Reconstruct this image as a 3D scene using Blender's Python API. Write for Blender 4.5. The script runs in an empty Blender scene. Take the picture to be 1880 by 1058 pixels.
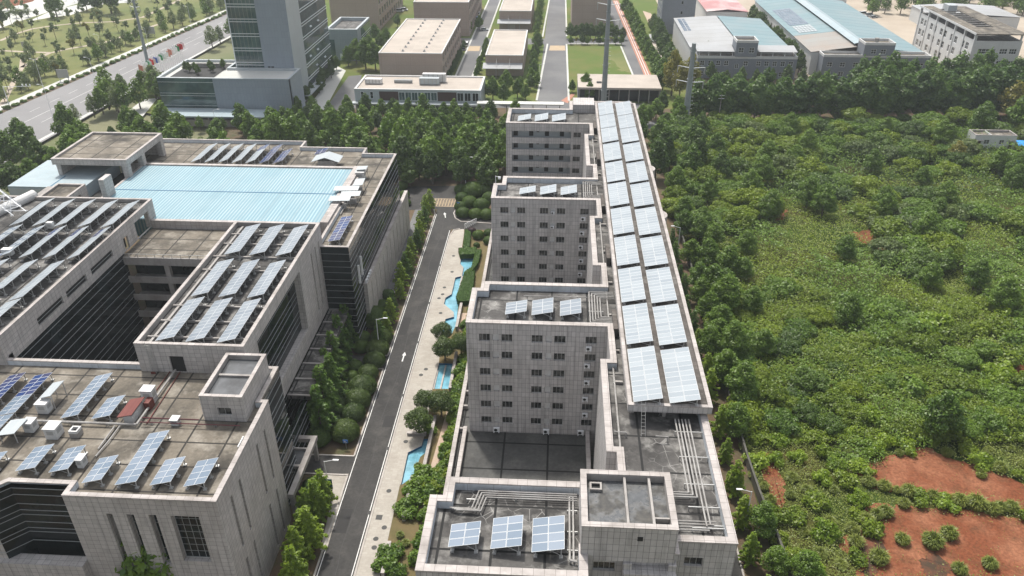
import bpy, math, random
import numpy as np
from mathutils import Vector, Matrix
random.seed(7); RNG = np.random.default_rng(7)
PI = math.pi; R = math.radians
scene = bpy.context.scene; COL = scene.collection
# ------------------------------------------------------------------ camera (drone at 94 m)
H = 94.0; FPX = 1444.5; W0, H0 = 1880.0, 1058.0
pitch, yaw, roll = R(30.367), R(-3.3855), R(-.1695)
_F = Vector((math.sin(yaw)*math.cos(pitch), math.cos(yaw)*math.cos(pitch), -math.sin(pitch)))
_R0 = Vector((math.cos(yaw), -math.sin(yaw), 0)); _U0 = _R0.cross(_F)
_R = _R0*math.cos(roll)+_U0*math.sin(roll); _U = -_R0*math.sin(roll)+_U0*math.cos(roll)
cam = bpy.data.cameras.new('camera'); cob = bpy.data.objects.new('camera', cam); COL.objects.link(cob)
cam.sensor_width = 36; cam.lens = FPX/W0*36; cam.clip_start = 1; cam.clip_end = 5000
M = Matrix((_R, _U, -_F)).transposed().to_4x4(); M.translation = Vector((0, 0, H)); cob.matrix_world = M
scene.camera = cob
def G(px, py, z=0.0):
    """survey: the place on the level plane z that the photograph shows at (px, py)"""
    d = _R*((px-940)/FPX) - _U*((py-529)/FPX) + _F
    t = (z-H)/d.z
    return Vector((d.x*t, d.y*t, z))
# ------------------------------------------------------------------ light
SUN = Vector((-.42, .84, 0)).normalized()*math.cos(R(62)) + Vector((0, 0, math.sin(R(62))))
w = bpy.data.worlds.new('World'); scene.world = w; w.use_nodes = True
nt = w.node_tree; sky = nt.nodes.new('ShaderNodeTexSky'); sky.sky_type = 'NISHITA'; sky.sun_disc = False
sky.sun_elevation = R(62); sky.sun_rotation = math.atan2(SUN.x, SUN.y); sky.dust_density = 4.0; sky.air_density = 1.2
hs_ = nt.nodes.new('ShaderNodeHueSaturation'); hs_.inputs['Saturation'].default_value = .35; nt.links.new(sky.outputs[0], hs_.inputs['Color']); nt.links.new(hs_.outputs[0], nt.nodes['Background'].inputs[0]); nt.nodes['Background'].inputs[1].default_value = .13
sl = bpy.data.lights.new('sun', 'SUN'); sl.energy = 2.7; sl.angle = R(4); sl.color = (1, .95, .87)
so = bpy.data.objects.new('sun', sl); COL.objects.link(so); so.rotation_euler = SUN.to_track_quat('Z', 'Y').to_euler()
so.location = (0, 0, 300)
scene.view_settings.view_transform = 'Standard'; scene.view_settings.look = 'None'
scene.view_settings.exposure = .64; scene.view_settings.gamma = 1
# ------------------------------------------------------------------ materials
def nodes(name):
    m = bpy.data.materials.new(name); m.use_nodes = True
    return m, m.node_tree, m.node_tree.nodes['Principled BSDF']
def rgba(c): return (c[0], c[1], c[2], 1)
def wallcoord(t):
    """metres along a wall or across a level surface, chosen by the face's normal"""
    g = t.nodes.new('ShaderNodeNewGeometry'); s = t.nodes.new('ShaderNodeSeparateXYZ'); t.links.new(g.outputs['Position'], s.inputs[0])
    n = t.nodes.new('ShaderNodeSeparateXYZ'); t.links.new(g.outputs['True Normal'], n.inputs[0])
    def comb(a, b):
        c = t.nodes.new('ShaderNodeCombineXYZ'); t.links.new(s.outputs[a], c.inputs[0]); t.links.new(s.outputs[b], c.inputs[1]); return c.outputs[0]
    def big(o):
        a = t.nodes.new('ShaderNodeMath'); a.operation = 'ABSOLUTE'; t.links.new(o, a.inputs[0])
        b = t.nodes.new('ShaderNodeMath'); b.operation = 'GREATER_THAN'; b.inputs[1].default_value = .6; t.links.new(a.outputs[0], b.inputs[0]); return b.outputs[0]
    def mix(f, a, b):
        m = t.nodes.new('ShaderNodeMix'); m.data_type = 'VECTOR'; t.links.new(f, m.inputs[0]); t.links.new(a, m.inputs[4]); t.links.new(b, m.inputs[5]); return m.outputs[1]
    v = mix(big(n.outputs[0]), comb(0, 2), comb(1, 2))
    return mix(big(n.outputs[2]), v, comb(0, 1)), g.outputs['Position']
def cmix(t, f, a, b, mode='MIX'):
    m = t.nodes.new('ShaderNodeMix'); m.data_type = 'RGBA'; m.blend_type = mode
    if hasattr(f, 'is_linked'): t.links.new(f, m.inputs[0])
    else: m.inputs[0].default_value = f
    for i, c in ((6, a), (7, b)):
        if hasattr(c, 'is_linked'): t.links.new(c, m.inputs[i])
        else: m.inputs[i].default_value = rgba(c)
    return m.outputs[2]
def noise(t, vec, scale, detail=4, stretch=None, lo=.35, hi=.65):
    if stretch:
        k = t.nodes.new('ShaderNodeMapping'); k.inputs['Scale'].default_value = stretch; t.links.new(vec, k.inputs[0]); vec = k.outputs[0]
    n = t.nodes.new('ShaderNodeTexNoise'); n.inputs['Scale'].default_value = scale; n.inputs['Detail'].default_value = detail
    n.inputs['Roughness'].default_value = .6
    t.links.new(vec, n.inputs['Vector'])
    r = t.nodes.new('ShaderNodeMapRange'); r.inputs[1].default_value = lo; r.inputs[2].default_value = hi; r.clamp = True
    t.links.new(n.outputs[0], r.inputs[0]); return r.outputs[0]
def grid(t, vec, gw, gh, mortar, c1, c2, cm, offset=0.0, shift=(0, 0)):
    k = t.nodes.new('ShaderNodeMapping'); k.inputs['Location'].default_value = (shift[0], shift[1], 0); t.links.new(vec, k.inputs[0])
    b = t.nodes.new('ShaderNodeTexBrick'); b.offset = offset; b.squash = 1; b.offset_frequency = 2
    b.inputs['Scale'].default_value = 1; b.inputs['Brick Width'].default_value = gw; b.inputs['Row Height'].default_value = gh
    b.inputs['Mortar Size'].default_value = mortar; b.inputs['Mortar Smooth'].default_value = .1; b.inputs['Bias'].default_value = 0
    for i, c in (('Color1', c1), ('Color2', c2), ('Mortar', cm)):
        b.inputs[i].default_value = rgba(c)
    t.links.new(k.outputs[0], b.inputs['Vector']); return b.outputs[0], b.outputs[1]
def scl(c, f): return tuple(min(1, x*f) for x in c)
def surf(name, col, rough=.8, dirt=None, dirt_scale=.15, dirt_amt=.6, g=None, streak=0, spec=.3, metal=0, fine=.12, light=None, cracks=False):
    """weathered surface: colour, large stains (dirt), fine grain, optional joint grid g=(w,h,mortar,joint colour,var,offset)"""
    m, t, b = nodes(name); vec, pos = wallcoord(t)
    if g:
        gw, gh, mo, cm, var = g[:5]; off = g[5] if len(g) > 5 else 0
        c, gf = grid(t, vec, gw, gh, mo, scl(col, 1-var), scl(col, 1+var), scl(col, 1), off, g[6] if len(g) > 6 else (0, 0))
    else:
        r = t.nodes.new('ShaderNodeRGB'); r.outputs[0].default_value = rgba(col); c = r.outputs[0]
    if dirt:
        f = noise(t, pos, dirt_scale, 6, None, .42, .68)
        mm = t.nodes.new('ShaderNodeMath'); mm.operation = 'MULTIPLY'; mm.inputs[1].default_value = dirt_amt; t.links.new(f, mm.inputs[0])
        c = cmix(t, mm.outputs[0], c, dirt)
    if light:
        f = noise(t, pos, dirt_scale*2.3, 9, None, .5, .68)
        mm = t.nodes.new('ShaderNodeMath'); mm.operation = 'MULTIPLY'; mm.inputs[1].default_value = .7; t.links.new(f, mm.inputs[0])
        c = cmix(t, mm.outputs[0], c, light)
    if streak:
        f = noise(t, pos, 1.6, 5, (1, 1, .09), .5, .75)
        mm = t.nodes.new('ShaderNodeMath'); mm.operation = 'MULTIPLY'; mm.inputs[1].default_value = streak; t.links.new(f, mm.inputs[0])
        c = cmix(t, mm.outputs[0], c, scl(col, .35))
    if fine:
        f = noise(t, pos, 2.2, 5, None, .3, .7)
        c = cmix(t, f, cmix(t, fine, c, (0, 0, 0)), c)
    if cracks:
        v = t.nodes.new('ShaderNodeTexVoronoi'); v.feature = 'DISTANCE_TO_EDGE'; v.inputs['Scale'].default_value = .62; t.links.new(pos, v.inputs['Vector'])
        k = t.nodes.new('ShaderNodeMath'); k.operation = 'LESS_THAN'; k.inputs[1].default_value = .026; t.links.new(v.outputs['Distance'], k.inputs[0])
        f = noise(t, pos, .23, 4, None, .5, .62); mm = t.nodes.new('ShaderNodeMath'); mm.operation = 'MULTIPLY'; t.links.new(k.outputs[0], mm.inputs[0]); t.links.new(f, mm.inputs[1])
        m2 = t.nodes.new('ShaderNodeMath'); m2.operation = 'MULTIPLY'; m2.inputs[1].default_value = .38; t.links.new(mm.outputs[0], m2.inputs[0]); c = cmix(t, m2.outputs[0], c, (.4, .39, .37))
    if g: c = cmix(t, gf, c, cm)
    t.links.new(c, b.inputs['Base Color']); b.inputs['Roughness'].default_value = rough
    b.inputs['Specular IOR Level'].default_value = spec; b.inputs['Metallic'].default_value = metal
    return m
def plain(name, col, rough=.6, metal=0, spec=.4):
    m, t, b = nodes(name); b.inputs['Base Color'].default_value = rgba(col); b.inputs['Roughness'].default_value = rough
    b.inputs['Metallic'].default_value = metal; b.inputs['Specular IOR Level'].default_value = spec; return m
def glassy(name, col, rough=.08, wob=.0, spec=.6, col2=None, sc=.25):
    m, t, b = nodes(name); vec, pos = wallcoord(t)
    c = cmix(t, noise(t, pos, sc, 3, None, .45, .6), col, col2 or scl(col, 1.7)); t.links.new(c, b.inputs['Base Color'])
    b.inputs['Roughness'].default_value = rough; b.inputs['Specular IOR Level'].default_value = spec; return m
def leafmat(name, dark, lite, trans=.35):
    """foliage: each leaf clump and each plant has its own green"""
    m = bpy.data.materials.new(name); m.use_nodes = True; t = m.node_tree; t.nodes.clear()
    o = t.nodes.new('ShaderNodeOutputMaterial'); at = t.nodes.new('ShaderNodeAttribute'); at.attribute_name = 'leaf_tint'
    oi = t.nodes.new('ShaderNodeObjectInfo')
    a = t.nodes.new('ShaderNodeMath'); a.operation = 'MULTIPLY_ADD'; a.inputs[1].default_value = .45; t.links.new(oi.outputs['Random'], a.inputs[0])
    s = t.nodes.new('ShaderNodeMath'); s.operation = 'MULTIPLY'; s.inputs[1].default_value = .6; t.links.new(at.outputs['Fac'], s.inputs[0])
    t.links.new(s.outputs[0], a.inputs[2])
    c = cmix(t, a.outputs[0], dark, lite)
    d = t.nodes.new('ShaderNodeBsdfDiffuse'); tr = t.nodes.new('ShaderNodeBsdfTranslucent'); mx = t.nodes.new('ShaderNodeMixShader')
    t.links.new(c, d.inputs[0]); t.links.new(c, tr.inputs[0]); mx.inputs[0].default_value = trans
    gl = t.nodes.new('ShaderNodeBsdfGlossy'); gl.inputs['Roughness'].default_value = .45; gl.inputs['Color'].default_value = (.5, .5, .5, 1)
    m2 = t.nodes.new('ShaderNodeMixShader'); m2.inputs[0].default_value = .05
    t.links.new(d.outputs[0], mx.inputs[1]); t.links.new(tr.outputs[0], mx.inputs[2])
    t.links.new(mx.outputs[0], m2.inputs[1]); t.links.new(gl.outputs[0], m2.inputs[2]); t.links.new(m2.outputs[0], o.inputs[0]); return m
MT = {}
JT = (.10, .096, .094)
MT['tile'] = surf('grey stone cladding', (.53, .505, .49), .55, (.36, .335, .315), .12, .5, (.62, .9, .018, JT, .1), .6)
MT['tile_left'] = surf('pale stone cladding', (.49, .465, .445), .55, (.35, .315, .29), .1, .5, (.9, .75, .02, (.15, .145, .14), .1), .5)
MT['coping'] = surf('pinkish coping stone', (.45, .415, .395), .75, (.25, .225, .205), .35, .75, (1.1, 1.1, .025, (.2, .18, .17), .07))
MT['parapet_paint'] = surf('white parapet paint in bluish shade', (.58, .62, .66), .7, (.25, .26, .26), .25, .4, (3.0, 9, .03, (.3, .32, .33), .02), .3)  # bluish tint of sky-lit shade is put into the white paint
MT['deck'] = surf('stained concrete roof', (.105, .10, .095), .85, (.03, .029, .028), .17, .95, (5.6, 6.3, .15, (.018, .018, .018), .12), 0, .3, 0, .3, (.34, .33, .31), True)
MT['deck_dark'] = surf('dark mossy concrete roof', (.10, .10, .096), .85, (.05, .05, .048), .16, .8, (7.0, 6.0, .16, (.015, .015, .015), .1), 0, .3, 0, .3, (.13, .128, .12))
MT['deck_brown'] = surf('sun bleached brown roof', (.2, .175, .14), .85, (.05, .045, .038), .16, .95, (5.4, 4.6, .14, (.03, .027, .024), .1), 0, .3, 0, .3, (.36, .33, .28))
MT['deck_tile'] = surf('brown roof tiles', (.12, .105, .095), .85, (.05, .045, .04), .2, .7, (.9, .9, .03, (.06, .055, .05), .15), 0, .3, 0, .25, (.24, .23, .21))
MT['puddle'] = surf('wet roof', (.1, .105, .11), .18, (.03, .03, .03), .35, .8, None, 0, .5, 0, .1)
def wet(name):
    m, t, b = nodes(name); vec, pos = wallcoord(t); f = noise(t, pos, .4, 5, None, .44, .58); g_ = noise(t, pos, 1.3, 6, None, .35, .7)
    t.links.new(cmix(t, f, cmix(t, g_, (.05, .05, .05), (.10, .095, .085)), cmix(t, g_, (.07, .075, .08), (.12, .125, .13))), b.inputs['Base Color'])
    r = t.nodes.new('ShaderNodeMapRange'); r.inputs[3].default_value = .85; r.inputs[4].default_value = .16; t.links.new(f, r.inputs[0]); t.links.new(r.outputs[0], b.inputs['Roughness']); return m
MT['wet_deck'] = wet('wet mossy roof')
MT['concrete'] = surf('raw concrete', (.36, .34, .32), .8, (.17, .15, .14), .3, .6, None, .3)
MT['concrete_old'] = surf('mossy old concrete', (.12, .115, .1), .9, (.05, .055, .04), .5, .8)
MT['blue_roof'] = surf('pale blue corrugated roof', (.27, .375, .41), .65, (.35, .43, .45), .09, .9, (.72, 400, .2, (.16, .28, .34), .13), 0, .25, 0, .05)
MT['blue_panel'] = surf('pale blue metal panels', (.30, .37, .40), .6, (.37, .405, .42), .08, .6, (2.4, 1.1, .03, (.24, .36, .42), .05), 0, .4, 0, .1)
MT['shed_blue'] = surf('faded teal roof sheets', (.175, .265, .29), .65, (.24, .29, .305), .05, .8, (400, 7.5, .25, (.09, .15, .17), .05), 0, .3, 0, .1)
MT['shed_white'] = surf('white roof sheets', (.36, .37, .38), .65, (.29, .29, .285), .06, .7, (400, 7.5, .22, (.24, .24, .24), .05), 0, .3, 0, .1)
MT['shed_rust'] = surf('rusty roof sheets', (.3, .25, .21), .6, (.25, .32, .34), .04, .5, (400, 7.5, .12, (.2, .16, .14), .04), 0, .3, 0, .1)
MT['glass_dark'] = glassy('dark curtain glass', (.006, .009, .010), .05, 0, .28, (.014, .022, .024))
MT['glass_green'] = glassy('green curtain glass', (.022, .055, .058), .04, 0, .8, (.06, .11, .11), .12)
MT['pane'] = glassy('window glass', (.02, .022, .022), .1, 0, .6, (.085, .085, .08), .9)
MT['frame'] = plain('grey window frame', (.34, .34, .33), .5)
MT['bar'] = plain('pale glazing bar', (.3, .31, .31), .4)
MT['bar_white'] = plain('white glazing bar', (.7, .73, .74), .4)
MT['white'] = surf('white paint', (.62, .62, .61), .6, (.5, .49, .47), .4, .4, None, .12)
MT['white_metal'] = plain('white metal', (.75, .76, .77), .4)
MT['galv'] = plain('galvanised steel', (.45, .45, .44), .45, .4)
MT['lagging'] = surf('pipe lagging', (.36, .35, .335), .6, (.2, .185, .17), .8, .7)
MT['grate'] = plain('dark iron', (.05, .05, .048), .7)
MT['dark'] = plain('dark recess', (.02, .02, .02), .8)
MT['rust'] = surf('rusty red sheet', (.15, .045, .035), .6, (.14, .05, .04), .8, .6, (.35, 40, .04, (.15, .03, .03), .1))
MT['redpipe'] = plain('dark red pipe', (.09, .02, .025), .5)
MT['grey_panel'] = surf('blue grey metal panels', (.26, .30, .35), .38, (.21, .25, .30), .05, .6, (1.2, 2.4, .02, (.15, .19, .23), .04), 0, .5, 0, .08)
MT['light_panel'] = surf('light grey metal panels', (.38, .415, .43), .45, None, .1, 0, (1.2, 3.0, .02, (.4, .43, .45), .03), 0, .4, 0, .06)
MT['brown_wall'] = surf('brown rendered wall', (.38, .30, .255), .8, (.33, .255, .215), .06, .6, (6, 3.4, .03, (.24, .19, .165), .03), .12)
MT['beige_roof'] = surf('beige flat roof', (.44, .39, .34), .85, (.33, .29, .25), .1, .7, (30, 2.6, .05, (.46, .41, .36), .04))
MT['grey_render'] = surf('slate grey render', (.21, .23, .26), .7, (.17, .185, .21), .15, .5, (.6, .3, .015, (.18, .2, .23), .05), .1)
MT['white_render'] = surf('white rendered wall', (.56, .57, .57), .7, (.6, .6, .59), .1, .5, None, .12)
MT['maroon'] = surf('dark maroon panel', (.055, .028, .024), .6)
MT['asphalt'] = surf('asphalt', (.06, .058, .056), .85, (.036, .035, .035), .11, .8, None, 0, .25, 0, .3, (.095, .09, .084))
MT['road_dark'] = surf('fresh asphalt repair', (.04, .039, .039), .9)
MT['asphalt_far'] = surf('worn street asphalt', (.13, .13, .135), .85, (.19, .19, .185), .05, .8, None, 0, .25, 0, .12)
MT['highway'] = surf('pale road concrete', (.24, .236, .238), .85, (.18, .178, .18), .04, .7, None, 0, .25, 0, .12)
MT['paving'] = surf('pale granite paving', (.40, .37, .325), .8, (.29, .26, .22), .25, .6, (.9, .45, .012, (.3, .28, .25), .07, .5))
MT['kerb'] = surf('kerb stone', (.45, .42, .39), .75, (.28, .24, .21), .5, .6, (1.0, 8, .02, (.25, .23, .2), .05))
MT['paint'] = surf('road paint', (.72, .72, .7), .7, (.4, .4, .4), 1.2, .5)
MT['red_path'] = surf('red cycle lane', (.42, .2, .14), .8, (.3, .16, .12), .2, .5)
MT['orange_hatch'] = surf('faded orange hatching', (.45, .34, .22), .8, (.3, .26, .2), .5, .5)
MT['campus_soil'] = surf('brown planting soil', (.12, .08, .05), .9, (.06, .075, .03), .3, .8)
MT['red_soil'] = surf('red laterite soil', (.22, .075, .037), .95, (.36, .16, .09), .16, .95, None, 0, .1, 0, .5, (.16, .075, .04))
MT['wild_ground'] = surf('weedy ground', (.05, .08, .015), .95, (.13, .075, .035), .06, .6, None, 0, .1, 0, .3)
MT['lawn'] = surf('lawn', (.10, .145, .035), .95, (.17, .155, .06), .05, .8, None, 0, .1, 0, .15)
MT['dry_lawn'] = surf('dry park grass', (.18, .185, .075), .95, (.10, .14, .045), .03, .85, None, 0, .1, 0, .15)
MT['dry_grass'] = surf('dead grass', (.15, .115, .055), .95, (.08, .085, .03), .3, .7)
MT['sand'] = surf('pale sandy ground', (.42, .36, .29), .9, (.33, .27, .21), .05, .8)
MT['pale_concrete'] = surf('bleached concrete', (.54, .54, .51), .85, (.42, .43, .4), .03, .7)
MT['base_ground'] = surf('distant ground', (.12, .14, .06), .95, (.25, .22, .15), .012, .8)
MT['pool'] = surf('blue painted pool floor', (.17, .41, .52), .2, (.07, .2, .24), .45, .75, (1.2, 1.2, .02, (.2, .42, .52), .08), 0, .5)
MT['pool_wall'] = surf('deep blue pool wall', (.03, .14, .26), .4)
MT['tan'] = surf('tan plaza paving', (.44, .33, .25), .8, (.36, .3, .25), .3, .6)
MT['bark'] = surf('bark', (.1, .075, .055), .9, (.16, .14, .12), 1.5, .6)
MT['pale_bark'] = surf('pale bark', (.32, .29, .25), .9, (.18, .16, .13), 1.5, .6)
MT['steel_pole'] = surf('weathered steel pole', (.26, .29, .3), .5, (.2, .22, .23), .3, .6)
MT['black'] = plain('black rubber', (.02, .02, .02), .7)
MT['tyre'] = MT['black']
MT['sign_blue'] = plain('sign blue', (.03, .16, .45), .4)
MT['sign_teal'] = plain('sign teal', (.02, .1, .11), .4)
MT['tarp'] = plain('blue tarpaulin', (.05, .32, .75), .5)
MT['scorched'] = surf('burnt earth', (.06, .04, .025), .95, (.17, .065, .035), .5, .9)
MT['fabric_white'] = plain('white flag cloth', (.8, .8, .8), .8)
MT['fabric_red'] = plain('red flag cloth', (.55, .03, .03), .8)
MT['fabric_green'] = plain('green flag cloth', (.03, .22, .08), .8)
MT['fabric_blue'] = plain('blue flag cloth', (.04, .1, .4), .8)
MT['salmon'] = plain('salmon flag cloth', (.6, .25, .18), .8)
# photovoltaic glass
def pvmat(name, c1, c2, rough=.22):
    m, t, b = nodes(name)
    oi = t.nodes.new('ShaderNodeObjectInfo'); c = cmix(t, oi.outputs['Random'], c1, c2)
    t.links.new(c, b.inputs['Base Color']); b.inputs['Roughness'].default_value = rough; b.inputs['Specular IOR Level'].default_value = .5
    b.inputs['Specular IOR Level'].default_value = .35; return m
MT['pv'] = pvmat('blue solar cells with painted sky sheen', (.13, .175, .23), (.20, .24, .295))  # reflected sky is put into the blue cell colour
MT['pv_mid'] = pvmat('greyish solar cells with painted sky sheen', (.175, .205, .24), (.24, .27, .30), .35)  # greyer tone paints in the sky's reflection
MT['pv_pale'] = pvmat('pale solar cells with painted sky glare', (.235, .27, .30), (.30, .335, .36), .35)  # palest tone paints in the glare of hazy sky and sun
MT['pv_blue'] = pvmat('deep blue solar cells', (.02, .05, .16), (.06, .06, .11), .2)
MT['pv_frame'] = plain('aluminium frame', (.55, .57, .58), .4, 0)
# foliage
MT['leaf_dark'] = leafmat('dark evergreen leaves', (0.036, 0.08, 0.014), (0.115, 0.19, 0.024))
MT['leaf_mid'] = leafmat('mid green leaves', (0.05, 0.115, 0.012), (0.165, 0.265, 0.026))
MT['leaf_bright'] = leafmat('fresh green leaves', (0.13, 0.23, 0.012), (0.32, 0.43, 0.03), .5)
MT['leaf_conifer'] = leafmat('feathery conifer leaves', (0.045, 0.12, 0.014), (0.15, 0.26, 0.03), .4)
MT['leaf_ball'] = leafmat('clipped shrub leaves', (0.028, 0.06, 0.014), (0.105, 0.155, 0.026), .25)
MT['leaf_poplar'] = leafmat('poplar leaves', (0.03, 0.085, 0.014), (0.13, 0.23, 0.028), .5)
MT['leaf_scrub'] = leafmat('scrub leaves', (0.07, 0.13, 0.009), (0.225, 0.30, 0.016), .35)
MT['leaf_grey'] = leafmat('greyish scrub leaves', (0.055, 0.10, 0.028), (0.15, 0.2, 0.05), .3)
MT['leaf_yellow'] = leafmat('yellowish leaves', (.12, .13, .02), (.26, .24, .04), .4)
MT['leaf_park'] = leafmat('pale park leaves', (0.09, 0.14, 0.05), (0.23, 0.28, 0.11), .4)
MT['leaf_hedge'] = leafmat('hedge leaves', (0.035, 0.09, 0.014), (0.11, 0.2, 0.025), .25)
MT['leaf_grass'] = leafmat('wild grass blades', (0.13, 0.18, 0.03), (0.3, 0.34, 0.07), .4)
MT['leaf_red'] = leafmat('dry red leaves', (.1, .035, .02), (.16, .06, .03), .3)
MT['leaf_purple'] = leafmat('purple leaves', (.04, .025, .03), (.08, .045, .05), .3)
# ------------------------------------------------------------------ object helpers
ORG = {}
APART = {'niche_board', 'gallery_door', 'gallery_floor', 'roof_beam', 'roof_upstand', 'upper_support', 'planter_divider', 'planter_wall', 'planter_coping', 'dividing_wall', 'low_roof_beam', 'column', 'frame_pier', 'canopy_pier', 'post', 'awning_post', 'maroon_panel', 'small_window', 'open_sash', 'louvre', 'roof_vent', 'gallery_beam', 'rain_puddle', 'insulator', 'cross_arm', 'door', 'front_awning', 'door_canopy', 'awning_stay', 'leg', 'banner', 'saddle', 'portal_beam', 'pipe_support_frame', 'fin', 'rail'}
class MB:
    def __init__(s): s.v = []; s.f = []; s.mi = []; s.m = 0
    def face(s, pts):
        n = len(s.v); s.v.extend([tuple(p) for p in pts]); s.f.append(tuple(range(n, n+len(pts)))); s.mi.append(s.m); return s
    def box(s, x0, x1, y0, y1, z0, z1):
        c = [(x, y, z) for z in (z0, z1) for x, y in ((x0, y0), (x1, y0), (x1, y1), (x0, y1))]; n = len(s.v); s.v += c
        for q in ((3, 2, 1, 0), (4, 5, 6, 7), (0, 1, 5, 4), (1, 2, 6, 5), (2, 3, 7, 6), (3, 0, 4, 7)):
            s.f.append(tuple(n+i for i in q)); s.mi.append(s.m)
        return s
    def hexa(s, c):
        n = len(s.v); s.v += [tuple(p) for p in c]
        for q in ((3, 2, 1, 0), (4, 5, 6, 7), (0, 1, 5, 4), (1, 2, 6, 5), (2, 3, 7, 6), (3, 0, 4, 7)):
            s.f.append(tuple(n+i for i in q)); s.mi.append(s.m)
        return s
    def prism(s, poly, z0, z1, top=True, bottom=False):
        k = len(poly); n = len(s.v); s.v += [(p[0], p[1], z0) for p in poly]+[(p[0], p[1], z1) for p in poly]
        for i in range(k):
            j = (i+1) % k; s.f.append((n+i, n+j, n+k+j, n+k+i)); s.mi.append(s.m)
        if top: s.f.append(tuple(range(n+k, n+2*k))); s.mi.append(s.m)
        if bottom: s.f.append(tuple(range(n+k-1, n-1, -1))); s.mi.append(s.m)
        return s
    def tube(s, p, q, r0, r1=None, k=8, caps=True):
        p = Vector(p); q = Vector(q); r1 = r0 if r1 is None else r1; d = (q-p).normalized()
        a = d.orthogonal().normalized(); b = d.cross(a); n = len(s.v)
        for c, r in ((p, r0), (q, r1)):
            for i in range(k):
                t = 2*PI*i/k; s.v.append(tuple(c+(a*math.cos(t)+b*math.sin(t))*r))
        for i in range(k):
            j = (i+1) % k; s.f.append((n+i, n+j, n+k+j, n+k+i)); s.mi.append(s.m)
        if caps:
            s.f.append(tuple(range(n+k-1, n-1, -1))); s.mi.append(s.m); s.f.append(tuple(range(n+k, n+2*k))); s.mi.append(s.m)
        return s
    def path(s, pts, r, k=6):
        for a, b in zip(pts, pts[1:]): s.tube(a, b, r, r, k)
        return s
    def bar(s, p, q, w, h=None):
        """square bar from p to q"""
        h = h or w; p = Vector(p); q = Vector(q); d = (q-p).normalized()
        u = Vector((0, 0, 1)); a = d.cross(u)
        a = Vector((1, 0, 0)) if a.length < 1e-4 else a.normalized(); b = a.cross(d).normalized()
        c = []
        for e in (p, q):
            c += [e-a*w/2-b*h/2, e+a*w/2-b*h/2, e+a*w/2+b*h/2, e-a*w/2+b*h/2]
        return s.hexa(c)
    def mesh(s, name, mats, off=(0, 0, 0), smooth=False):
        me = bpy.data.meshes.new(name); v = np.array(s.v, dtype=float)-np.array(off, dtype=float)
        me.from_pydata(v.tolist(), [], s.f)
        if not isinstance(mats, (list, tuple)): mats = [mats]
        for m in mats: me.materials.append(MT[m] if isinstance(m, str) else m)
        if len(mats) > 1: me.polygons.foreach_set('material_index', s.mi)
        if smooth: me.polygons.foreach_set('use_smooth', [True]*len(s.f))
        me.update(); return me
    def pieces(s):
        root = list(range(len(s.v)))
        def find(a):
            while root[a] != a: root[a] = root[root[a]]; a = root[a]
            return a
        for f in s.f:
            for b in f[1:]: root[find(f[0])] = find(b)
        out = {}
        for f, mi in zip(s.f, s.mi):
            m = out.setdefault(find(f[0]), MB()); k = len(m.v); m.v += [s.v[i] for i in f]; m.f.append(tuple(range(k, k+len(f)))); m.mi.append(mi)
        return list(out.values())
    def build(s, name, mats, parent=None, loc=None, smooth=False):
        if parent and name in APART:
            p = s.pieces()
            if 1 < len(p) <= 100:
                for m in p: MB._one(m, name, mats, parent, loc, smooth)
                return None
        return s._one(name, mats, parent, loc, smooth)
    def _one(s, name, mats, parent=None, loc=None, smooth=False):
        off = ORG[parent.name] if parent else Vector(loc or (0, 0, 0))
        o = bpy.data.objects.new(name, s.mesh(name, mats, off, smooth)); COL.objects.link(o)
        if parent: o.parent = parent
        else: o.location = off
        ORG[o.name] = off; return o
def tag(o, label, cat, group=None):
    o['label'] = label; o['category'] = cat
    if group: o['group'] = group
    return o
def thing(name, label, cat, loc, group=None):
    o = bpy.data.objects.new(name, None); o.empty_display_size = .5; COL.objects.link(o); o.location = loc
    ORG[o.name] = Vector(loc); return tag(o, label, cat, group)
def struct(o): o['kind'] = 'structure'; return o
def put(name, me, parent, loc=(0, 0, 0), rot=(0, 0, 0), scale=None):
    """a part that shares the mesh me, placed in its parent's own frame"""
    o = bpy.data.objects.new(name, me); COL.objects.link(o); o.parent = parent; o.location = loc; o.rotation_euler = rot
    if scale: o.scale = scale
    return o
def inset(poly, d):
    k = len(poly); out = []
    for i in range(k):
        a = Vector(poly[i-1]); b = Vector(poly[i]); c = Vector(poly[(i+1) % k])
        u = (b-a).normalized(); v = (c-b).normalized(); n1 = Vector((-u.y, u.x)); n2 = Vector((-v.y, v.x))
        q = 1+n1.dot(n2); out.append(tuple(b+(n1+n2)*(d/max(q, .2))))
    return out
def wall_holes(mb, A, B, z0, z1, holes, depth=.3):
    A = Vector(A); B = Vector(B); L = (B-A).length; u = (B-A)/L; n = Vector((u.y, -u.x))
    xs = sorted({0, L, *[h[0] for h in holes], *[h[1] for h in holes]}); zs = sorted({z0, z1, *[h[2] for h in holes], *[h[3] for h in holes]})
    P = lambda x, z, d=0: (A.x+u.x*x-n.x*d, A.y+u.y*x-n.y*d, z)
    for i in range(len(xs)-1):
        run = None
        for j in range(len(zs)-1):
            cx = (xs[i]+xs[i+1])/2; cz = (zs[j]+zs[j+1])/2
            if any(h[0] < cx < h[1] and h[2] < cz < h[3] for h in holes): continue
            mb.face((P(xs[i], zs[j]), P(xs[i+1], zs[j]), P(xs[i+1], zs[j+1]), P(xs[i], zs[j+1])))
    for x0, x1, a, b in [h[:4] for h in holes]:
        D = depth
        mb.face((P(x0, a), P(x0, b), P(x0, b, D), P(x0, a, D))); mb.face((P(x1, b), P(x1, a), P(x1, a, D), P(x1, b, D)))
        mb.face((P(x0, a), P(x0, a, D), P(x1, a, D), P(x1, a))); mb.face((P(x0, b, D), P(x0, b), P(x1, b), P(x1, b, D)))
WIN = {}
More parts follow.
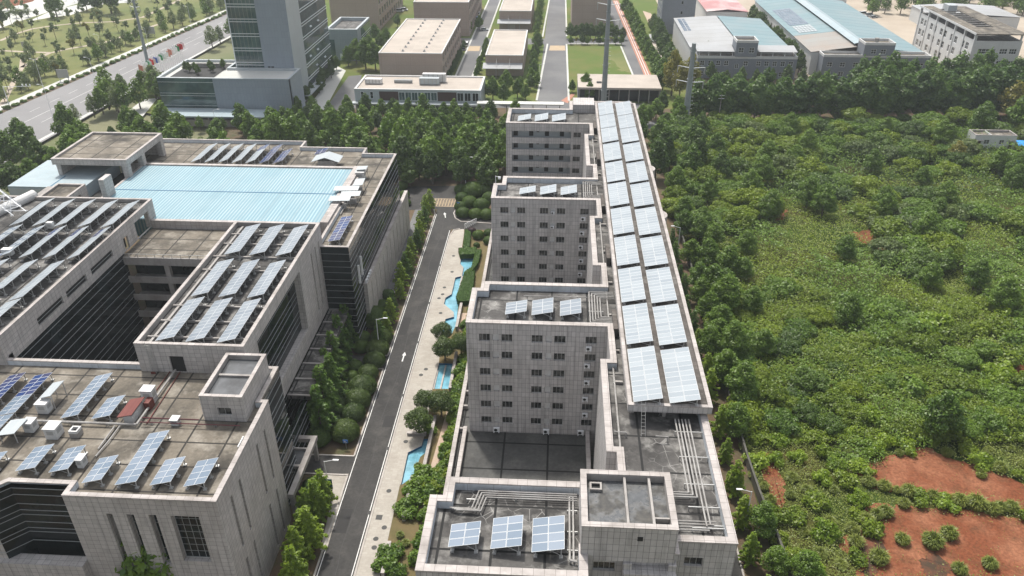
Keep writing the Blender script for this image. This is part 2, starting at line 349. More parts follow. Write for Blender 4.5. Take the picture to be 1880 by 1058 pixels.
def window(parent, A, u, x0, x1, z0, z1, depth, nv=1, nh=0, glass='pane', frame='frame', fw=.06, label=None):
    """a framed window set back in a wall that runs from A along u"""
    wd = x1-x0; hh = z1-z0; key = (round(wd, 2), round(hh, 2), nv, nh, glass, frame, fw)
    if key not in WIN:
        f = MB()
        f.box(-wd/2, wd/2, -.03, .03, -hh/2, -hh/2+fw).box(-wd/2, wd/2, -.03, .03, hh/2-fw, hh/2)
        f.box(-wd/2, -wd/2+fw, -.028, .028, -hh/2+fw, hh/2-fw).box(wd/2-fw, wd/2, -.028, .028, -hh/2+fw, hh/2-fw)
        for i in range(nv):
            x = -wd/2+wd*(i+1)/(nv+1); f.box(x-fw*.4, x+fw*.4, -.026, .026, -hh/2+fw, hh/2-fw)
        for i in range(nh):
            z = -hh/2+hh*(i+1)/(nh+1); f.box(-wd/2+fw, wd/2-fw, -.024, .024, z-fw*.4, z+fw*.4)
        p = MB().face([(-wd/2+.01, .0, -hh/2+.01), (wd/2-.01, .0, -hh/2+.01), (wd/2-.01, .0, hh/2-.01), (-wd/2+.01, .0, hh/2-.01)])
        WIN[key] = (f.mesh('window', frame), p.mesh('pane', glass))
    fm, pm = WIN[key]; n = Vector((u.y, -u.x)); A = Vector(A[:2])
    c = A+u*((x0+x1)/2)-n*(depth-.05)
    o = put('window', fm, parent, Vector((c.x, c.y, (z0+z1)/2))-ORG[parent.name], (0, 0, math.atan2(u.y, u.x)))
    put('pane', pm, o)
    if label: o['label'] = label
    return o
def block(parent, poly, zb, zt, wall='tile', roof='deck', pw=.6, ph=1.1, holes=None, depth=.3, cope='coping', inner='parapet_paint', skip=(), names=('wall', 'coping', 'parapet', 'roof'), cap=.16):
    """walls with openings, a coped parapet and a roof deck over a plan outline (counter-clockwise)"""
    holes = holes or {}; k = len(poly); m = MB()
    for i in range(k):
        if i in skip: continue
        wall_holes(m, poly[i], poly[(i+1) % k], zb, zt-cap, holes.get(i, []), depth)
    m.build(names[0], wall, parent)
    o = inset(poly, -.04); q = inset(poly, pw); c = MB()
    for i in range(k):
        j = (i+1) % k; A, B, C, D = o[i], o[j], q[j], q[i]
        c.face([(*A, zt), (*B, zt), (*C, zt), (*D, zt)]); c.face([(*A, zt-cap), (*B, zt-cap), (*B, zt), (*A, zt)])
        c.face([(*C, zt-cap), (*D, zt-cap), (*D, zt), (*C, zt)]); c.face([(*B, zt-cap), (*A, zt-cap), (*poly[i], zt-cap), (*poly[j], zt-cap)])
    c.build(names[1], cope, parent)
    p = MB()
    for i in range(k):
        j = (i+1) % k; p.face([(*q[j], zt-ph), (*q[i], zt-ph), (*q[i], zt-cap), (*q[j], zt-cap)])
    if inner: p.build(names[2], inner, parent)
    d = MB(); d.face([(*a, zt-ph) for a in q]); d.build(names[3], roof, parent)
def rect(x0, x1, y0, y1): return [(x0, y0), (x1, y0), (x1, y1), (x0, y1)]
def slab(name, poly, z0, z1, m):
    o = MB().prism(poly, z0, z1).build(name, m); return struct(o)
def ordinal(i): return ('first', 'second', 'third', 'fourth', 'fifth', 'sixth', 'seventh', 'eighth', 'ninth', 'tenth', 'eleventh', 'twelfth', 'thirteenth', 'fourteenth', 'fifteenth', 'sixteenth', 'seventeenth', 'eighteenth', 'nineteenth', 'twentieth', 'twenty-first', 'twenty-second', 'twenty-third', 'twenty-fourth', 'twenty-fifth', 'twenty-sixth', 'twenty-seventh', 'twenty-eighth', 'twenty-ninth', 'thirtieth')[i] if i < 30 else str(i+1)+'th'
# ================================================================== comb shaped stone building (right)
B = thing('office_building', 'long grey stone building with four wings and solar panels on its roof', 'building', (3, 120, 0))
OUT = [(-12.9, 52.9), (4.3, 52.9), (4.3, 56.4), (13.7, 56.4), (13.7, 58.1), (19.9, 58.1), (19.9, 210), (3.3, 210), (3.3, 203), (-12.7, 203), (-12.7, 191), (8.2, 191), (8.2, 183.5),
       (6.8, 183.5), (6.8, 163), (8.2, 163), (8.2, 156), (-11, 156), (-11, 152), (-12.7, 152), (-12.7, 144.5), (8.3, 144.5), (8.3, 137), (6.8, 137), (6.8, 117.5), (8.2, 117.5),
       (8.2, 111), (-11, 111), (-11, 108.8), (-12.8, 108.8), (-12.8, 98.6), (8.4, 98.6), (8.4, 90.2), (7.0, 90.2), (7.0, 71.4), (8.2, 71.4), (8.2, 66.1), (-11.2, 66.1), (-11.2, 63.2), (-12.9, 63.2)]
def edge(a):
    for i in range(len(OUT)):
        if OUT[i] == a: return i
PAIRX = [(-10.9, -9.2), (-7.5, -5.8), (-2.9, -1.2), (.5, 2.25), (5.2, 6.95)]
ACX = [(-8.85, -7.85), (-.8, .2)]
HO = {}; wins = []
for key, y in (((-12.8, 98.6), 98.6), ((-12.7, 144.5), 144.5)):
    hs = []
    for r in range(6):
        zt = 28.0-3.2*r
        for a, b in PAIRX: hs.append((a-key[0], b-key[0], zt-1.38, zt)); wins.append((key, a-key[0], b-key[0], zt-1.38, zt))
        for a, b in ACX: hs.append((a-key[0], b-key[0], zt-1.25, zt))
    HO[edge(key)] = hs
key = (-12.7, 191); HO[edge(key)] = [(1.5, 16.4, 26.15-3.2*r, 27.85-3.2*r) for r in range(5)] + [(17.0, 18.9, 26.3-3.2*r, 27.7-3.2*r) for r in range(5)]
HO[edge((4.3, 56.4))] = [(.7, 3.0, 27.0, 28.3)]
HO[edge((13.7, 58.1))] = [(1.0, 2.95, 26.3, 27.6)]
block(B, OUT, 0, 30, 'tile', 'deck', .85, 1.15, HO, .35)
for key, a, b, z0, z1 in wins: window(B, key, Vector((1, 0)), a, b, z0, z1, .33, 2)
window(B, (4.3, 56.4), Vector((1, 0)), .7, 3.0, 27.0, 28.3, .33, 3); window(B, (13.7, 58.1), Vector((1, 0)), 1.0, 2.95, 26.3, 27.6, .33, 2)
# recessed niches that hold air conditioners between the window pairs: pale back boards
m = MB()
for y in (98.6, 144.5):
    for r in range(6):
        for a, b in ACX: m.box(a+.02, b-.02, y+.31, y+.36, 26.6-3.2*r, 27.98-3.2*r)
m.build('niche_board', 'white', B)
# far wing: open access galleries
m = MB(); m.box(-11.6, 4.1, 192.6, 192.7, 12, 28.6).build('gallery_wall', 'light_panel', B)
dk = MB()
for r in range(5):
    for x in (-10.8, -6.9, -2.9, .9): dk.box(x, x+1.05, 192.5, 192.6, 26.2-3.2*r-.1, 27.6-3.2*r)
    dk.box(-5.0, -4.3, 192.5, 192.6, 27.1-3.2*r, 27.5-3.2*r)
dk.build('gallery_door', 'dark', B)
f = MB()
for r in range(5): f.box(-11.6, 4.1, 191.36, 192.58, 25.0-3.2*r, 25.12-3.2*r)
f.build('gallery_floor', 'concrete', B)
for r in range(5): window(B, (-12.7, 191), Vector((1, 0)), 17.0, 18.9, 26.3-3.2*r, 27.7-3.2*r, .33, 1)
# raised solar roof: a slab on short walls
m = MB(); m.prism(rect(9.9, 20.35, 78.3, 203.6), 30.5, 31.42, True, True).build('upper_slab', 'tile', B)
o = rect(9.9, 20.35, 78.3, 203.6); c = MB(); q = inset(o, .5); oo = inset(o, -.04)
for i in range(4):
    j = (i+1) % 4
    c.face([(*oo[i], 31.6), (*oo[j], 31.6), (*q[j], 31.6), (*q[i], 31.6)]); c.face([(*oo[i], 31.42), (*oo[j], 31.42), (*oo[j], 31.6), (*oo[i], 31.6)]); c.face([(*q[j], 31.42), (*q[i], 31.42), (*q[i], 31.6), (*q[j], 31.6)])
c.build('upper_coping', 'coping', B)
MB().face([(*p, 31.46) for p in q]).build('upper_roof', 'deck_tile', B)
m = MB()
for y in np.arange(80, 203, 12.2): m.box(10.4, 10.9, y, y+.6, 28.85, 30.5); m.box(18.9, 19.3, y, y+.6, 28.85, 30.5)
m.box(14.5, 14.9, 79.5, 203, 28.85, 30.5); m.build('upper_support', 'concrete', B)
# steps and beams between the low corridor roof and the raised roof
m = MB()
for y in (86, 93.4, 103, 113, 124, 135, 149, 160, 170, 181): m.box(8.7, 9.86, y, y+.35, 28.85, 29.25)
m.build('roof_beam', 'concrete', B)
m = MB()
for y in (97.5, 119.5, 141, 166, 187): m.prism(rect(9.2, 9.86, y, y+5.4), 28.85, 30.3)
m.build('roof_upstand', 'deck_tile', B)
m = MB(); m.prism(rect(4.2, 9.8, 203.4, 209.6), 28.85, 31.0).build('stair_head', 'tile', B)
# lift machine room over the near wing
m = MB(); TB = rect(3.6, 13.15, 55.9, 63.9)
block(B, TB, 29.1, 34, 'tile', 'wet_deck', .62, .95, None, .3, 'coping', 'concrete', (), ('machine_room_wall', 'machine_room_coping', 'machine_room_parapet', 'machine_room_roof'))
MB().face([(x, y, 29.1) for x, y in reversed(TB)]).build('machine_room_soffit', 'concrete', B)
m = MB(); m.box(8.15, 8.4, 56.55, 63.25, 33.05, 33.75); m.box(10.75, 11.0, 56.55, 63.25, 33.05, 33.75); m.box(11.0, 12.5, 57.6, 57.8, 33.05, 33.6); m.build('dividing_wall', 'concrete', B)
h = MB(); h.prism(rect(4.6, 5.8, 61.6, 62.6), 33.05, 33.4, False)
q = rect(4.75, 5.65, 61.75, 62.45); o = rect(4.55, 5.85, 61.55, 62.65)
for i in range(4): j = (i+1) % 4; h.face([(*o[i], 33.42), (*o[j], 33.42), (*q[j], 33.42), (*q[i], 33.42)])
h.m = 1; h.face([(*p, 33.1) for p in q]); h.build('roof_hatch', ['concrete', 'dark'], B)
m = MB(); m.box(8.0, 13.4, 55.1, 56.37, 26.2, 28.15); m.box(8.0, 8.9, 55.6, 56.37, 28.15, 29.05); m.box(12.6, 13.4, 55.6, 56.37, 28.15, 29.05); m.build('balcony', 'tile', B)
m = MB(); m.box(9.2, 9.75, 55.84, 55.92, 32.2, 32.75).build('wall_vent', 'dark', B)
# rounded stair bays on the east side
for y in (161, 137.5):
    m = MB(); pts = [(20+1.5*math.cos(t), y+1.9*math.sin(t)) for t in np.linspace(-PI/2, PI/2, 9)]; m.prism(pts, 0, 30.4).build('rounded_bay', 'coping', B)
# podium between the wings
POD = rect(-15.1, 6.6, 66.6, 200)
block(B, POD, 0, 9.8, 'tile', 'deck_dark', .62, .95, None, .3, 'coping', 'concrete', (1,), ('podium_wall', 'podium_coping', 'podium_parapet', 'podium_roof'))
m = MB(); c = MB()
for y0, y1 in ((66.7, 98.5), (111.1, 144.4), (156.1, 190.9)): m.box(-13.75, -13.2, y0, y1, 8.8, 9.78); c.box(-13.79, -13.16, y0, y1, 9.78, 9.9)
m.build('planter_wall', 'concrete', B); c.build('planter_coping', 'coping', B)
m = MB()
for y in (98.2, 104, 108, 141, 127): m.box(-14.48, -13.75, y, y+.4, 8.85, 9.6)
m.build('planter_divider', 'concrete', B)
# ---- solar arrays --------------------------------------------------
MODS = {}
def module_mesh(w, l, kind):
    k = (round(w, 2), round(l, 2), kind)
    if k not in MODS:
        m = MB(); b = .034; t = .045
        m.box(-w/2, w/2, -l/2, l/2, 0, t-.004)
        o = rect(-w/2, w/2, -l/2, l/2); q = inset(o, b)
        for i in range(4): j = (i+1) % 4; m.face([(*o[i], t), (*o[j], t), (*q[j], t), (*q[i], t)])
        m.m = 1; m.face([(*p, t) for p in q]); MODS[k] = m.mesh('solar_module', ['pv_frame', kind])
    return MODS[k]
RACK = {}
def array(x0, x1, y0, y1, zd, lift, rise, rows, label, group, kind='pv', cols=2, kinds=None):
    """x0..x1, y0..y1: plan of the tilted table over a deck at zd; the +x edge is the high one"""
    t = thing('solar_array', label, 'solar panels', (x0, y0, zd), group)
    wx = x1-x0; L = y1-y0; tilt = math.atan2(rise, wx); slope = math.hypot(wx, rise); mw = slope/cols; ml = L/rows
    for c in range(cols):
        for r in range(rows):
            s = (c+.5)*mw
            put('solar_module', module_mesh(mw-.03, ml-.03, kinds(c, r) if kinds else kind), t, (s*math.cos(tilt), (r+.5)*ml, lift+s*math.sin(tilt)), (0, -tilt, 0))
    k = (round(wx, 1), round(L, 1), lift, rise)
    if k not in RACK:
        m = MB(); n = max(2, int(round(L/2.6))+1)
        for i in range(n):
            y = .25+(L-.5)*i/(n-1); a = wx*.12; b = wx*.9
            m.box(a-.05, a+.05, y-.05, y+.05, .2, lift+rise*.12-.05); m.box(b-.05, b+.05, y-.05, y+.05, .2, lift+rise*.9-.05)
            m.box(a-.2, a+.2, y-.2, y+.2, 0, .2); m.box(b-.2, b+.2, y-.2, y+.2, 0, .2)
            m.bar((a*.3, y, lift-.06+rise*.03), (wx*.98, y, lift-.06+rise*.97), .08)
            m.bar((wx*.5, y, lift+rise*.5-.06), (b, y, .3), .05)
        for f_ in (.2, .8): m.bar((wx*f_, .05, lift-.03+rise*f_), (wx*f_, L-.05, lift-.03+rise*f_), .06)
        RACK[k] = m.mesh('rack', 'galv')
    put('rack', RACK[k], t); return t
PB = [(78.4, 89.9), (91.1, 101.2), (102.3, 112.6), (113.8, 124.0), (125.2, 136.0), (137.3, 147.9), (149.0, 159.4), (160.6, 171.0), (172.2, 181.6), (181.9, 191.4), (191.7, 202.0)]
for i, (y0, y1) in enumerate(PB):
    for c, (x0, x1) in enumerate(((10.55, 14.15), (15.05, 18.8))):
        pos = 'nearest the camera' if i == 0 else 'farthest away' if i == len(PB)-1 else ordinal(i)+' from the near end'
        array(x0, x1, y0, y1, 31.46, .45, .75, 11, 'wide solar array in the %s row on the raised roof, %s' % (('left', 'right')[c], pos), 'solar arrays on the long raised roof', 'pv_pale')
for y0, y1, zd, nm, xs in ((101.7, 106.0, 28.85, 'second nearest', ((-7.1, -3.8), (-3.05, .25), (1.3, 4.55))), (147.5, 151.5, 28.85, 'third nearest', ((-7.2, -3.9), (-3.0, .3), (1.2, 4.5))), (193.6, 198.6, 28.85, 'farthest', ((-9.9, -6.6), (-5.6, -2.2), (-1.2, 2.3)))):
    for i, (x0, x1) in enumerate(xs):
        array(x0, x1, y0, y1-(.9 if i == 0 else 0), zd, .7, .7, 4, '%s of three small solar arrays on the roof of the %s wing' % (('left', 'middle', 'right')[i], nm), 'small solar arrays on the wing roofs', 'pv_pale' if y0 > 120 else 'pv_mid')
for i, (x0, x1, y0, y1, rows) in enumerate(((-10.05, -6.85, 56.2, 59.3, 3), (-5.65, -2.4, 56.2, 60.4, 4), (-1.4, 2.0, 56.0, 60.6, 4))):
    array(x0, x1, y0, y1, 28.85, .85, .7, rows, '%s pale blue solar array on the near wing roof beside the machine room' % ('left six-module', 'middle eight-module', 'right eight-module')[i], 'small solar arrays on the wing roofs', 'pv')
# ---- pipes on the roofs --------------------------------------------
def pipes(name, label, paths, r, posts=(), mat_='lagging', cat='pipes', z0=28.85, group=None):
    base = Vector(paths[0][0]); base.z = z0
    t = thing(name, label, cat, base, group)
    for p in paths: MB().path(p, r, 7).build('pipe', mat_, t)
    if posts:
        m = MB()
        for x, y, w, zt in posts: m.box(x, x+w, y-.05, y+.05, zt-.1, zt); m.box(x, x+.1, y-.05, y+.05, z0, zt-.1); m.box(x+w-.1, x+w, y-.05, y+.05, z0, zt-.1)
        m.build('pipe_support', 'galv', t)
    return t
z = 29.6
pipes('pipe_run', 'bundle of five long white pipes along the right side of the near roof', [[(15.9+.42*i, 78.2, z), (15.9+.42*i, 60+.2*i if i > 2 else 65.5-.35*i, z)] + ([(13.6, 65.5-.35*i, z)] if i <= 2 else []) for i in range(5)], .1, [(15.6, y, 3.4, 29.5) for y in (60.5, 63.5, 67, 71.5, 76)])
pipes('pipe_run', 'short pipes crossing from the machine room to the roof pipes on the right', [[(13.3, 61.4-.4*i, 29.45), (18.3-.3*i, 61.4-.4*i, 29.45)] for i in range(4)], .09, [(17.2, 61, 1.8, 29.35)])
pipes('pipe_run', 'four pipes running along the back parapet of the near wing roof', [[(-10.6+.25*i, 62.0-.1*i, 29.4), (-8.2+.35*i, 62.0-.1*i, 29.4), (-7.6+.3*i, 64.7-.32*i, 29.4), (3.4, 64.7-.32*i, 29.4)] for i in range(4)], .08, [(-8.9, 63.5, 1.2, 29.3), (-3.5, 63.9, .2, 29.3)])
pipes('pipe_run', 'two thick pipes running along the left side of the machine room', [[(2.55+.4*i, 64.4, 29.3), (2.55+.4*i, 55.6, 29.3), (3.3, 55.4, 29.3)] for i in range(2)], .11, [(2.3, y, 1.1, 29.2) for y in (57, 59.5, 62.5)])
for nm, y in (('second nearest', 98.6), ('third nearest', 144.5)):
    pipes('pipe_run', 'bundle of bent white pipes at the inner corner of the %s wing roof' % nm, [[(9.8, y+10.6-.45*i, 29.55), (5.9+.42*i, y+10.6-.45*i, 29.55), (5.9+.42*i, y+1.6+.4*i, 29.55), (9.8, y+1.6+.4*i, 29.55)] for i in range(5)], .09, [(5.7, y+5, 2.3, 29.45)])
pipes('long_pipe', 'single long white pipe running along the low corridor roof', [[(8.75, 66.5, 29.2), (8.75, 190, 29.2)]], .13, [(8.6, yy, .3, 29.1) for yy in range(70, 190, 8)])
for nm, y in (('second nearest', 107.6), ('third nearest', 153.2)):
    pipes('thin_pipe', 'thin white pipe behind the small solar arrays of the %s wing' % nm, [[(-4.5, y, 29.5), (5.6, y, 29.5)]], .06, [(x, y, .1, 29.45) for x in (-4, 0, 4)])
t = thing('roof_ladder', 'thin steel ladder leaning against the near edge of the raised roof', 'ladder', (11.5, 77.3, 28.85))
m = MB()
for x in (11.5, 12.0): m.bar((x, 75.6, 28.85), (x, 78.2, 32.2), .04)
m.build('rail', 'frame', t); m = MB()
for i in range(9): a = (i+.7)/9.5; m.bar((11.5, 75.6+2.6*a, 28.85+3.35*a), (12.0, 75.6+2.6*a, 28.85+3.35*a), .03)
m.build('rung', 'frame', t)
# ---- air conditioners ----------------------------------------------
acb = MB(); acb.box(-.43, .43, -.17, .17, 0, .62); acb.box(-.4, -.3, -.25, .17, -.14, 0); acb.box(.3, .4, -.25, .17, -.14, 0)
acm = acb.mesh('casing', 'white_metal')
af = MB(); n = 12; af.face([(-.1+.25*math.cos(2*PI*i/n), -.176, .31+.25*math.sin(2*PI*i/n)) for i in range(n)]); afm = af.mesh('fan_grille', 'dark')
def ac(x, y, z, label, s=1.0, rz=0):
    t = thing('air_conditioner', label, 'air conditioner', (x, y, z), 'air conditioners on the stone building'); t.rotation_euler = (0, 0, rz); t.scale = (s, s, s)
    put('casing', acm, t); put('fan_grille', afm, t)
for r in range(5): ac(5.75-.12*(r % 2), 98.3, 25.75-3.2*r, 'white air conditioner under the right-hand window of the second nearest wing, %s from the top' % ordinal(r))
for r in range(5): ac(5.85-.1*(r % 3), 144.2, 25.6-3.2*r, 'white air conditioner under the right-hand window of the third nearest wing, %s from the top' % ordinal(r), 1.05)
for x, nm in ((-8.4, 'left'), (-.35, 'middle'), (5.2, 'right')): ac(x, 98.2, 8.95+.4, 'white air conditioner standing low on the wall above the dark terrace, %s one' % nm, 1.15)
for r in (0, 1): ac(-.3, 144.35, 26.8-3.2*r, 'air conditioner in a niche of the third nearest wing, %s row from the top' % ordinal(r), .8)
# small things standing on the roofs
for x, y, h, nm in ((14.6, 74.6, .9, 'near roof below the raised slab'), (9.6, 75.4, .7, 'corridor roof beside the raised slab')):
    t = pipes('vent_pipe', 'stub of bent vent pipe on the %s' % nm, [[(x, y, 28.85), (x, y, 28.85+h), (x-1.5, y+.1, 28.85+h)]], .07)
t = thing('camera_pole', 'small security camera on a short pole at the left corner of the third nearest wing', 'camera', (-12.3, 151.6, 30))
MB().tube((-12.3, 151.6, 30), (-12.3, 151.6, 31.8), .05).build('pole', 'white_metal', t); m = MB().tube((-12.3, 151.6, 31.7), (-11.6, 151.2, 31.8), .05); m.box(-11.75, -11.2, 151.0, 151.35, 31.3, 31.75); m.build('camera_head', 'white_metal', t)
# ================================================================== courtyard building with the blue roof (left)
L = thing('courtyard_building', 'sprawling pale stone and dark glass building around a courtyard with a blue metal roof', 'building', (-70, 120, 0))
def glazing(parent, A, B, z0, z1, bars, mat_='glass_dark', bw=.1, barmat='bar', posts=0, names=('curtain_glass', 'glazing_bars')):
    A = Vector(A); B = Vector(B); u = (B-A).normalized(); n = Vector((u.y, -u.x)); m = MB()
    m.face([(A.x, A.y, z0), (B.x, B.y, z0), (B.x, B.y, z1), (A.x, A.y, z1)]); m.build(names[0], mat_, parent)
    b = MB(); a2 = A+n*.05; b2 = B+n*.05
    for z in bars: b.bar((a2.x, a2.y, z), (b2.x, b2.y, z), .07, bw*.62)
    if posts:
        k = int((B-A).length/posts)
        for i in range(k+1): p = a2+u*((B-A).length*i/k); b.box(p.x-.03, p.x+.03, p.y-.03, p.y+.03, z0, z1)
    b.build(names[1], barmat, parent)
SE = [(-59.3, 67), (-40, 67), (-40, 86.6), (-41.1, 86.6), (-41.1, 94.6), (-112, 94.6), (-112, 66.6), (-69.6, 66.6), (-67.3, 68.9), (-59.3, 68.9)]
SL = [(3.4, 4.0), (6.3, 6.9), (13.0, 13.65), (16.1, 16.7)]
HO = {0: [(4.8, 5.6, 11.8, 20.7), (7.4, 8.35, 11.8, 20.7), (10.2, 11.2, 11.8, 20.8), (13.0, 16.6, 12.7, 20.8)],
      1: [(a, b, 11.7, 20.8) for a, b in SL]+[(a, b, .8, 9.4) for a, b in SL]}
block(L, SE, 0, 23.6, 'tile_left', 'deck_brown', .62, .95, HO, .95, 'coping', 'parapet_paint', (3, 7, 8))
for a, b in ((4.8, 5.6), (7.4, 8.35), (10.2, 11.2)): window(L, (-59.3, 67), Vector((1, 0)), a, b, 11.8, 20.75, .93, 0, 3, 'glass_dark')
window(L, (-59.3, 67), Vector((1, 0)), 13.0, 16.6, 12.7, 20.8, .8, 3, 6, 'glass_dark', 'bar', .07)
for a, b in SL:
    for z0, z1 in ((11.7, 20.8), (.8, 9.4)): window(L, (-40, 67), Vector((0, 1)), a, b, z0, z1, .6, 0, 2, 'pane')
ZB = [22.5, 21.4, 19.8, 18.7, 17.9, 16.6, 15.5, 14.8, 13.2]
glazing(L, (-112, 66.62), (-69.6, 66.62), 0, 22.64, ZB); glazing(L, (-69.6, 66.62), (-67.3, 68.92), 0, 22.64, ZB); glazing(L, (-67.3, 68.92), (-59.32, 68.92), 0, 22.64, ZB)
MB().box(-112, -59.34, 65.9, 67.6, 0, 12).build('apron_wall', 'tile_left', L)
ZL = [z for k in range(6) for z in (4.3*k+.6, 4.3*k+1.6, 4.3*k+3.5)]
glazing(L, (-41.08, 86.62), (-41.08, 94.6), 0, 23.4, [z for z in ZL if z < 23])
glazing(L, (-42.2, 94.62), (-42.2, 106), 0, 9.2, [1.6, 3.5, 4.9, 5.9, 7.8])
# projecting wing with nine solar arrays
MW = rect(-62.1, -45.4, 93.6, 135.8)
block(L, MW, 9.5, 27.8, 'tile_left', 'deck', .55, .95, {0: [(4.9, 7.1, 22.66, 25.6)], 1: [(4.9, 27.4, 13, 25.3), (34.4, 35.0, 12.5, 25), (37.2, 37.7, 12.5, 25), (39.5, 39.95, 12.5, 25)]}, 1.3, 'coping', 'concrete', (), ('wing_wall', 'wing_coping', 'wing_parapet', 'wing_roof'))
MB().face([(x, y, 9.5) for x, y in reversed(MW)]).build('wing_soffit', 'concrete', L)
glazing(L, (-46.65, 98.5), (-46.65, 121), 13.0, 25.3, [24.4, 23.2, 21.2, 20.1, 19.0, 17.0, 15.9, 14.7])
for a, b in ((34.4, 35.0), (37.2, 37.7), (39.5, 39.95)): window(L, (-45.4, 93.6), Vector((0, 1)), a, b, 12.5, 25, 1.0, 0, 3, 'pane')
MB().box(-57.2, -55.0, 93.85, 93.92, 22.66, 25.58).build('roof_door', 'dark', L)
glazing(L, (-46.0, 94.7), (-46.0, 136), 0, 9.5, [1.6, 3.5, 5.9, 7.8])
m = MB(); m.box(-45.36, -41.4, 106, 134, 8.2, 9.0); m.build('low_roof', 'deck', L)
m = MB()
for y in np.arange(106, 134.1, 4.66): m.box(-45.36, -41.4, y-.18, y+.18, 9.0, 9.22)
m.build('low_roof_beam', 'concrete', L)
m = MB()
for y in (96.5, 101, 105.5, 117.5, 122.5, 127.5, 131.5): m.box(-61.4, -46.1, y-.15, y+.15, 26.86, 27.2)
m.box(-60.6, -60.2, 95, 135, 26.86, 27.1); m.build('roof_beam', 'concrete', L)
# stair tower on the front roof
ST = rect(-47.9, -41.9, 82.8, 93.0)
block(L, ST, 22.66, 27, 'tile_left', 'puddle', .5, .8, {0: [(2.2, 4.1, 23.7, 25.0)]}, .3, 'coping', 'concrete', (), ('stair_tower_wall', 'stair_tower_coping', 'stair_tower_parapet', 'stair_tower_roof'))
window(L, (-47.9, 82.8), Vector((1, 0)), 2.2, 4.1, 23.7, 25.0, .28, 1, 0)
MB().box(-47.3, -42.5, 88.2, 88.6, 26.21, 26.5).build('stair_tower_beam', 'concrete', L)
# wing left of the courtyard
NW = rect(-118, -83.3, 93.9, 145.4)
block(L, NW, 22.66, 27.8, 'tile_left', 'deck', .5, .75, {1: [(9.0, 16.4, 23.95, 25.35), (17.6, 24.1, 23.95, 25.35), (25.8, 33.5, 23.95, 25.35), (37.9, 39.6, 22.7, 25.3), (43.0, 48.9, 22.7, 26.2)]}, .35, 'coping', 'concrete', (2,), ('wing_wall', 'wing_coping', 'wing_parapet', 'wing_roof'))
m = MB(); m.box(-118, -83.36, 145.0, 145.38, 26.6, 27.6); m.box(-84.3, -83.36, 142.6, 145.3, 22.6, 26.2); m.build('portal_beam', 'tile_left', L)
for a, b in ((8.3, 15.7), (16.9, 23.4), (25.1, 32.8)): MB().box(-83.9, -83.63, 94.62+a-.2, 94.62+b+.2, 23.7, 25.6).build('slot_recess', 'dark', L)
MB().box(-84.35, -84.2, 131.5, 133.8, 22.6, 25.5).build('portal_door', 'dark', L)
glazing(L, (-83.36, 95.6), (-83.36, 131), 0, 23.93, [z for k in range(6) for z in (4.3*k+.4, 4.3*k+1.5, 4.3*k+3.3)], 'glass_dark', .09)
MB().box(-83.36, -83.3, 94.62, 95.6, 0, 23.93).build('corner_pier', 'tile_left', L)
# bridge across the back of the courtyard
m = MB(); m.box(-83.3, -62.1, 130.3, 142.6, 21.2, 22.3); m.build('bridge_roof', 'deck_brown', L)
m = MB()
for z0, z1 in ((20.6, 22.25), (16.6, 18.0), (12.6, 13.9), (8.6, 10), (4.4, 5.8)): m.box(-83.28, -62.12, 130.0, 130.28, z0, z1); m.box(-83.28, -62.12, 130.3, 133.2, z0, z0+.25)
for x in (-75.2, -67): m.box(x-.5, x+.5, 130.35, 131.2, 0, 21.1)
m.build('gallery_beam', 'concrete', L)
MB().box(-83.2, -62.2, 133.2, 133.4, 0, 21.1).build('gallery_glass', 'glass_dark', L)
m = MB()
for x in np.arange(-82, -62, 1.7): m.box(x-.04, x+.04, 130.1, 130.2, 22.25, 22.95)
m.box(-83.2, -62.2, 130.12, 130.18, 22.9, 22.98); m.build('railing', 'galv', L)
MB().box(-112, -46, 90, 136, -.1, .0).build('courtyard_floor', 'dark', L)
# blue metal roof
MB().box(-99, -48.0, 143.6, 173.0, 20, 23.9).build('blue_roof', 'blue_roof', L)
m = MB(); m.box(-99, -48.02, 158.3, 158.55, 23.9, 23.96); m.build('gutter', 'pool_wall', L)
m = MB(); m.box(-48.0, -46.32, 143.6, 174.6, 20, 24.15); m.box(-99.6, -99, 143.6, 174.4, 20, 24.0); m.box(-99.6, -48, 173.4, 174.4, 20, 24.1); m.box(-83.2, -48, 142.7, 143.58, 20, 24.1); m.build('roof_curb', 'coping', L)
ND = [(-39.8, 134), (-39.8, 184.8), (-48, 184.8), (-48, 188.6), (-64.9, 188.6), (-64.9, 192.8), (-106, 192.8), (-106, 174.6), (-46.3, 174.6), (-46.3, 134)]
block(L, ND, 0, 23.6, 'tile_left', 'deck_brown', .5, .95, None, .3, 'coping', 'parapet_paint', (0, 9), ('rear_wall', 'rear_coping', 'rear_parapet', 'rear_roof'))
ZE = [z for k in range(6) for z in (4.2*k+1.0, 4.2*k+2.3, 4.2*k+3.6)]
glazing(L, (-39.82, 134), (-39.82, 184.8), 0, 23.4, [z for z in ZE if z < 23], 'glass_dark', .09)
glazing(L, (-46.3, 134.02), (-39.82, 134.02), 0, 23.4, [z for z in ZE if z < 23], 'glass_dark', .09)
# slotted screen wall along the lane
wl = MB(); wall_holes(wl, (-38.9, 141.4), (-38.9, 190.8), 0, 10.9, [(3.5+4.15*i, 3.85+4.15*i, 1.2, 9.6) for i in range(11)], .4)
wl.face([(-39.75, 141.4, 0), (-38.9, 141.4, 0), (-38.9, 141.4, 10.9), (-39.75, 141.4, 10.9)]); wl.face([(-39.75, 190.8, 0), (-38.9, 190.8, 0), (-38.9, 190.8, 10.9), (-39.75, 190.8, 10.9)])
wl.build('screen_wall', 'tile_left', L); MB().box(-39.75, -38.88, 141.36, 190.84, 10.9, 11.05).build('screen_coping', 'coping', L)
MB().box(-39.5, -39.35, 141.5, 190.7, 0, 10.8).build('screen_back', 'dark', L)
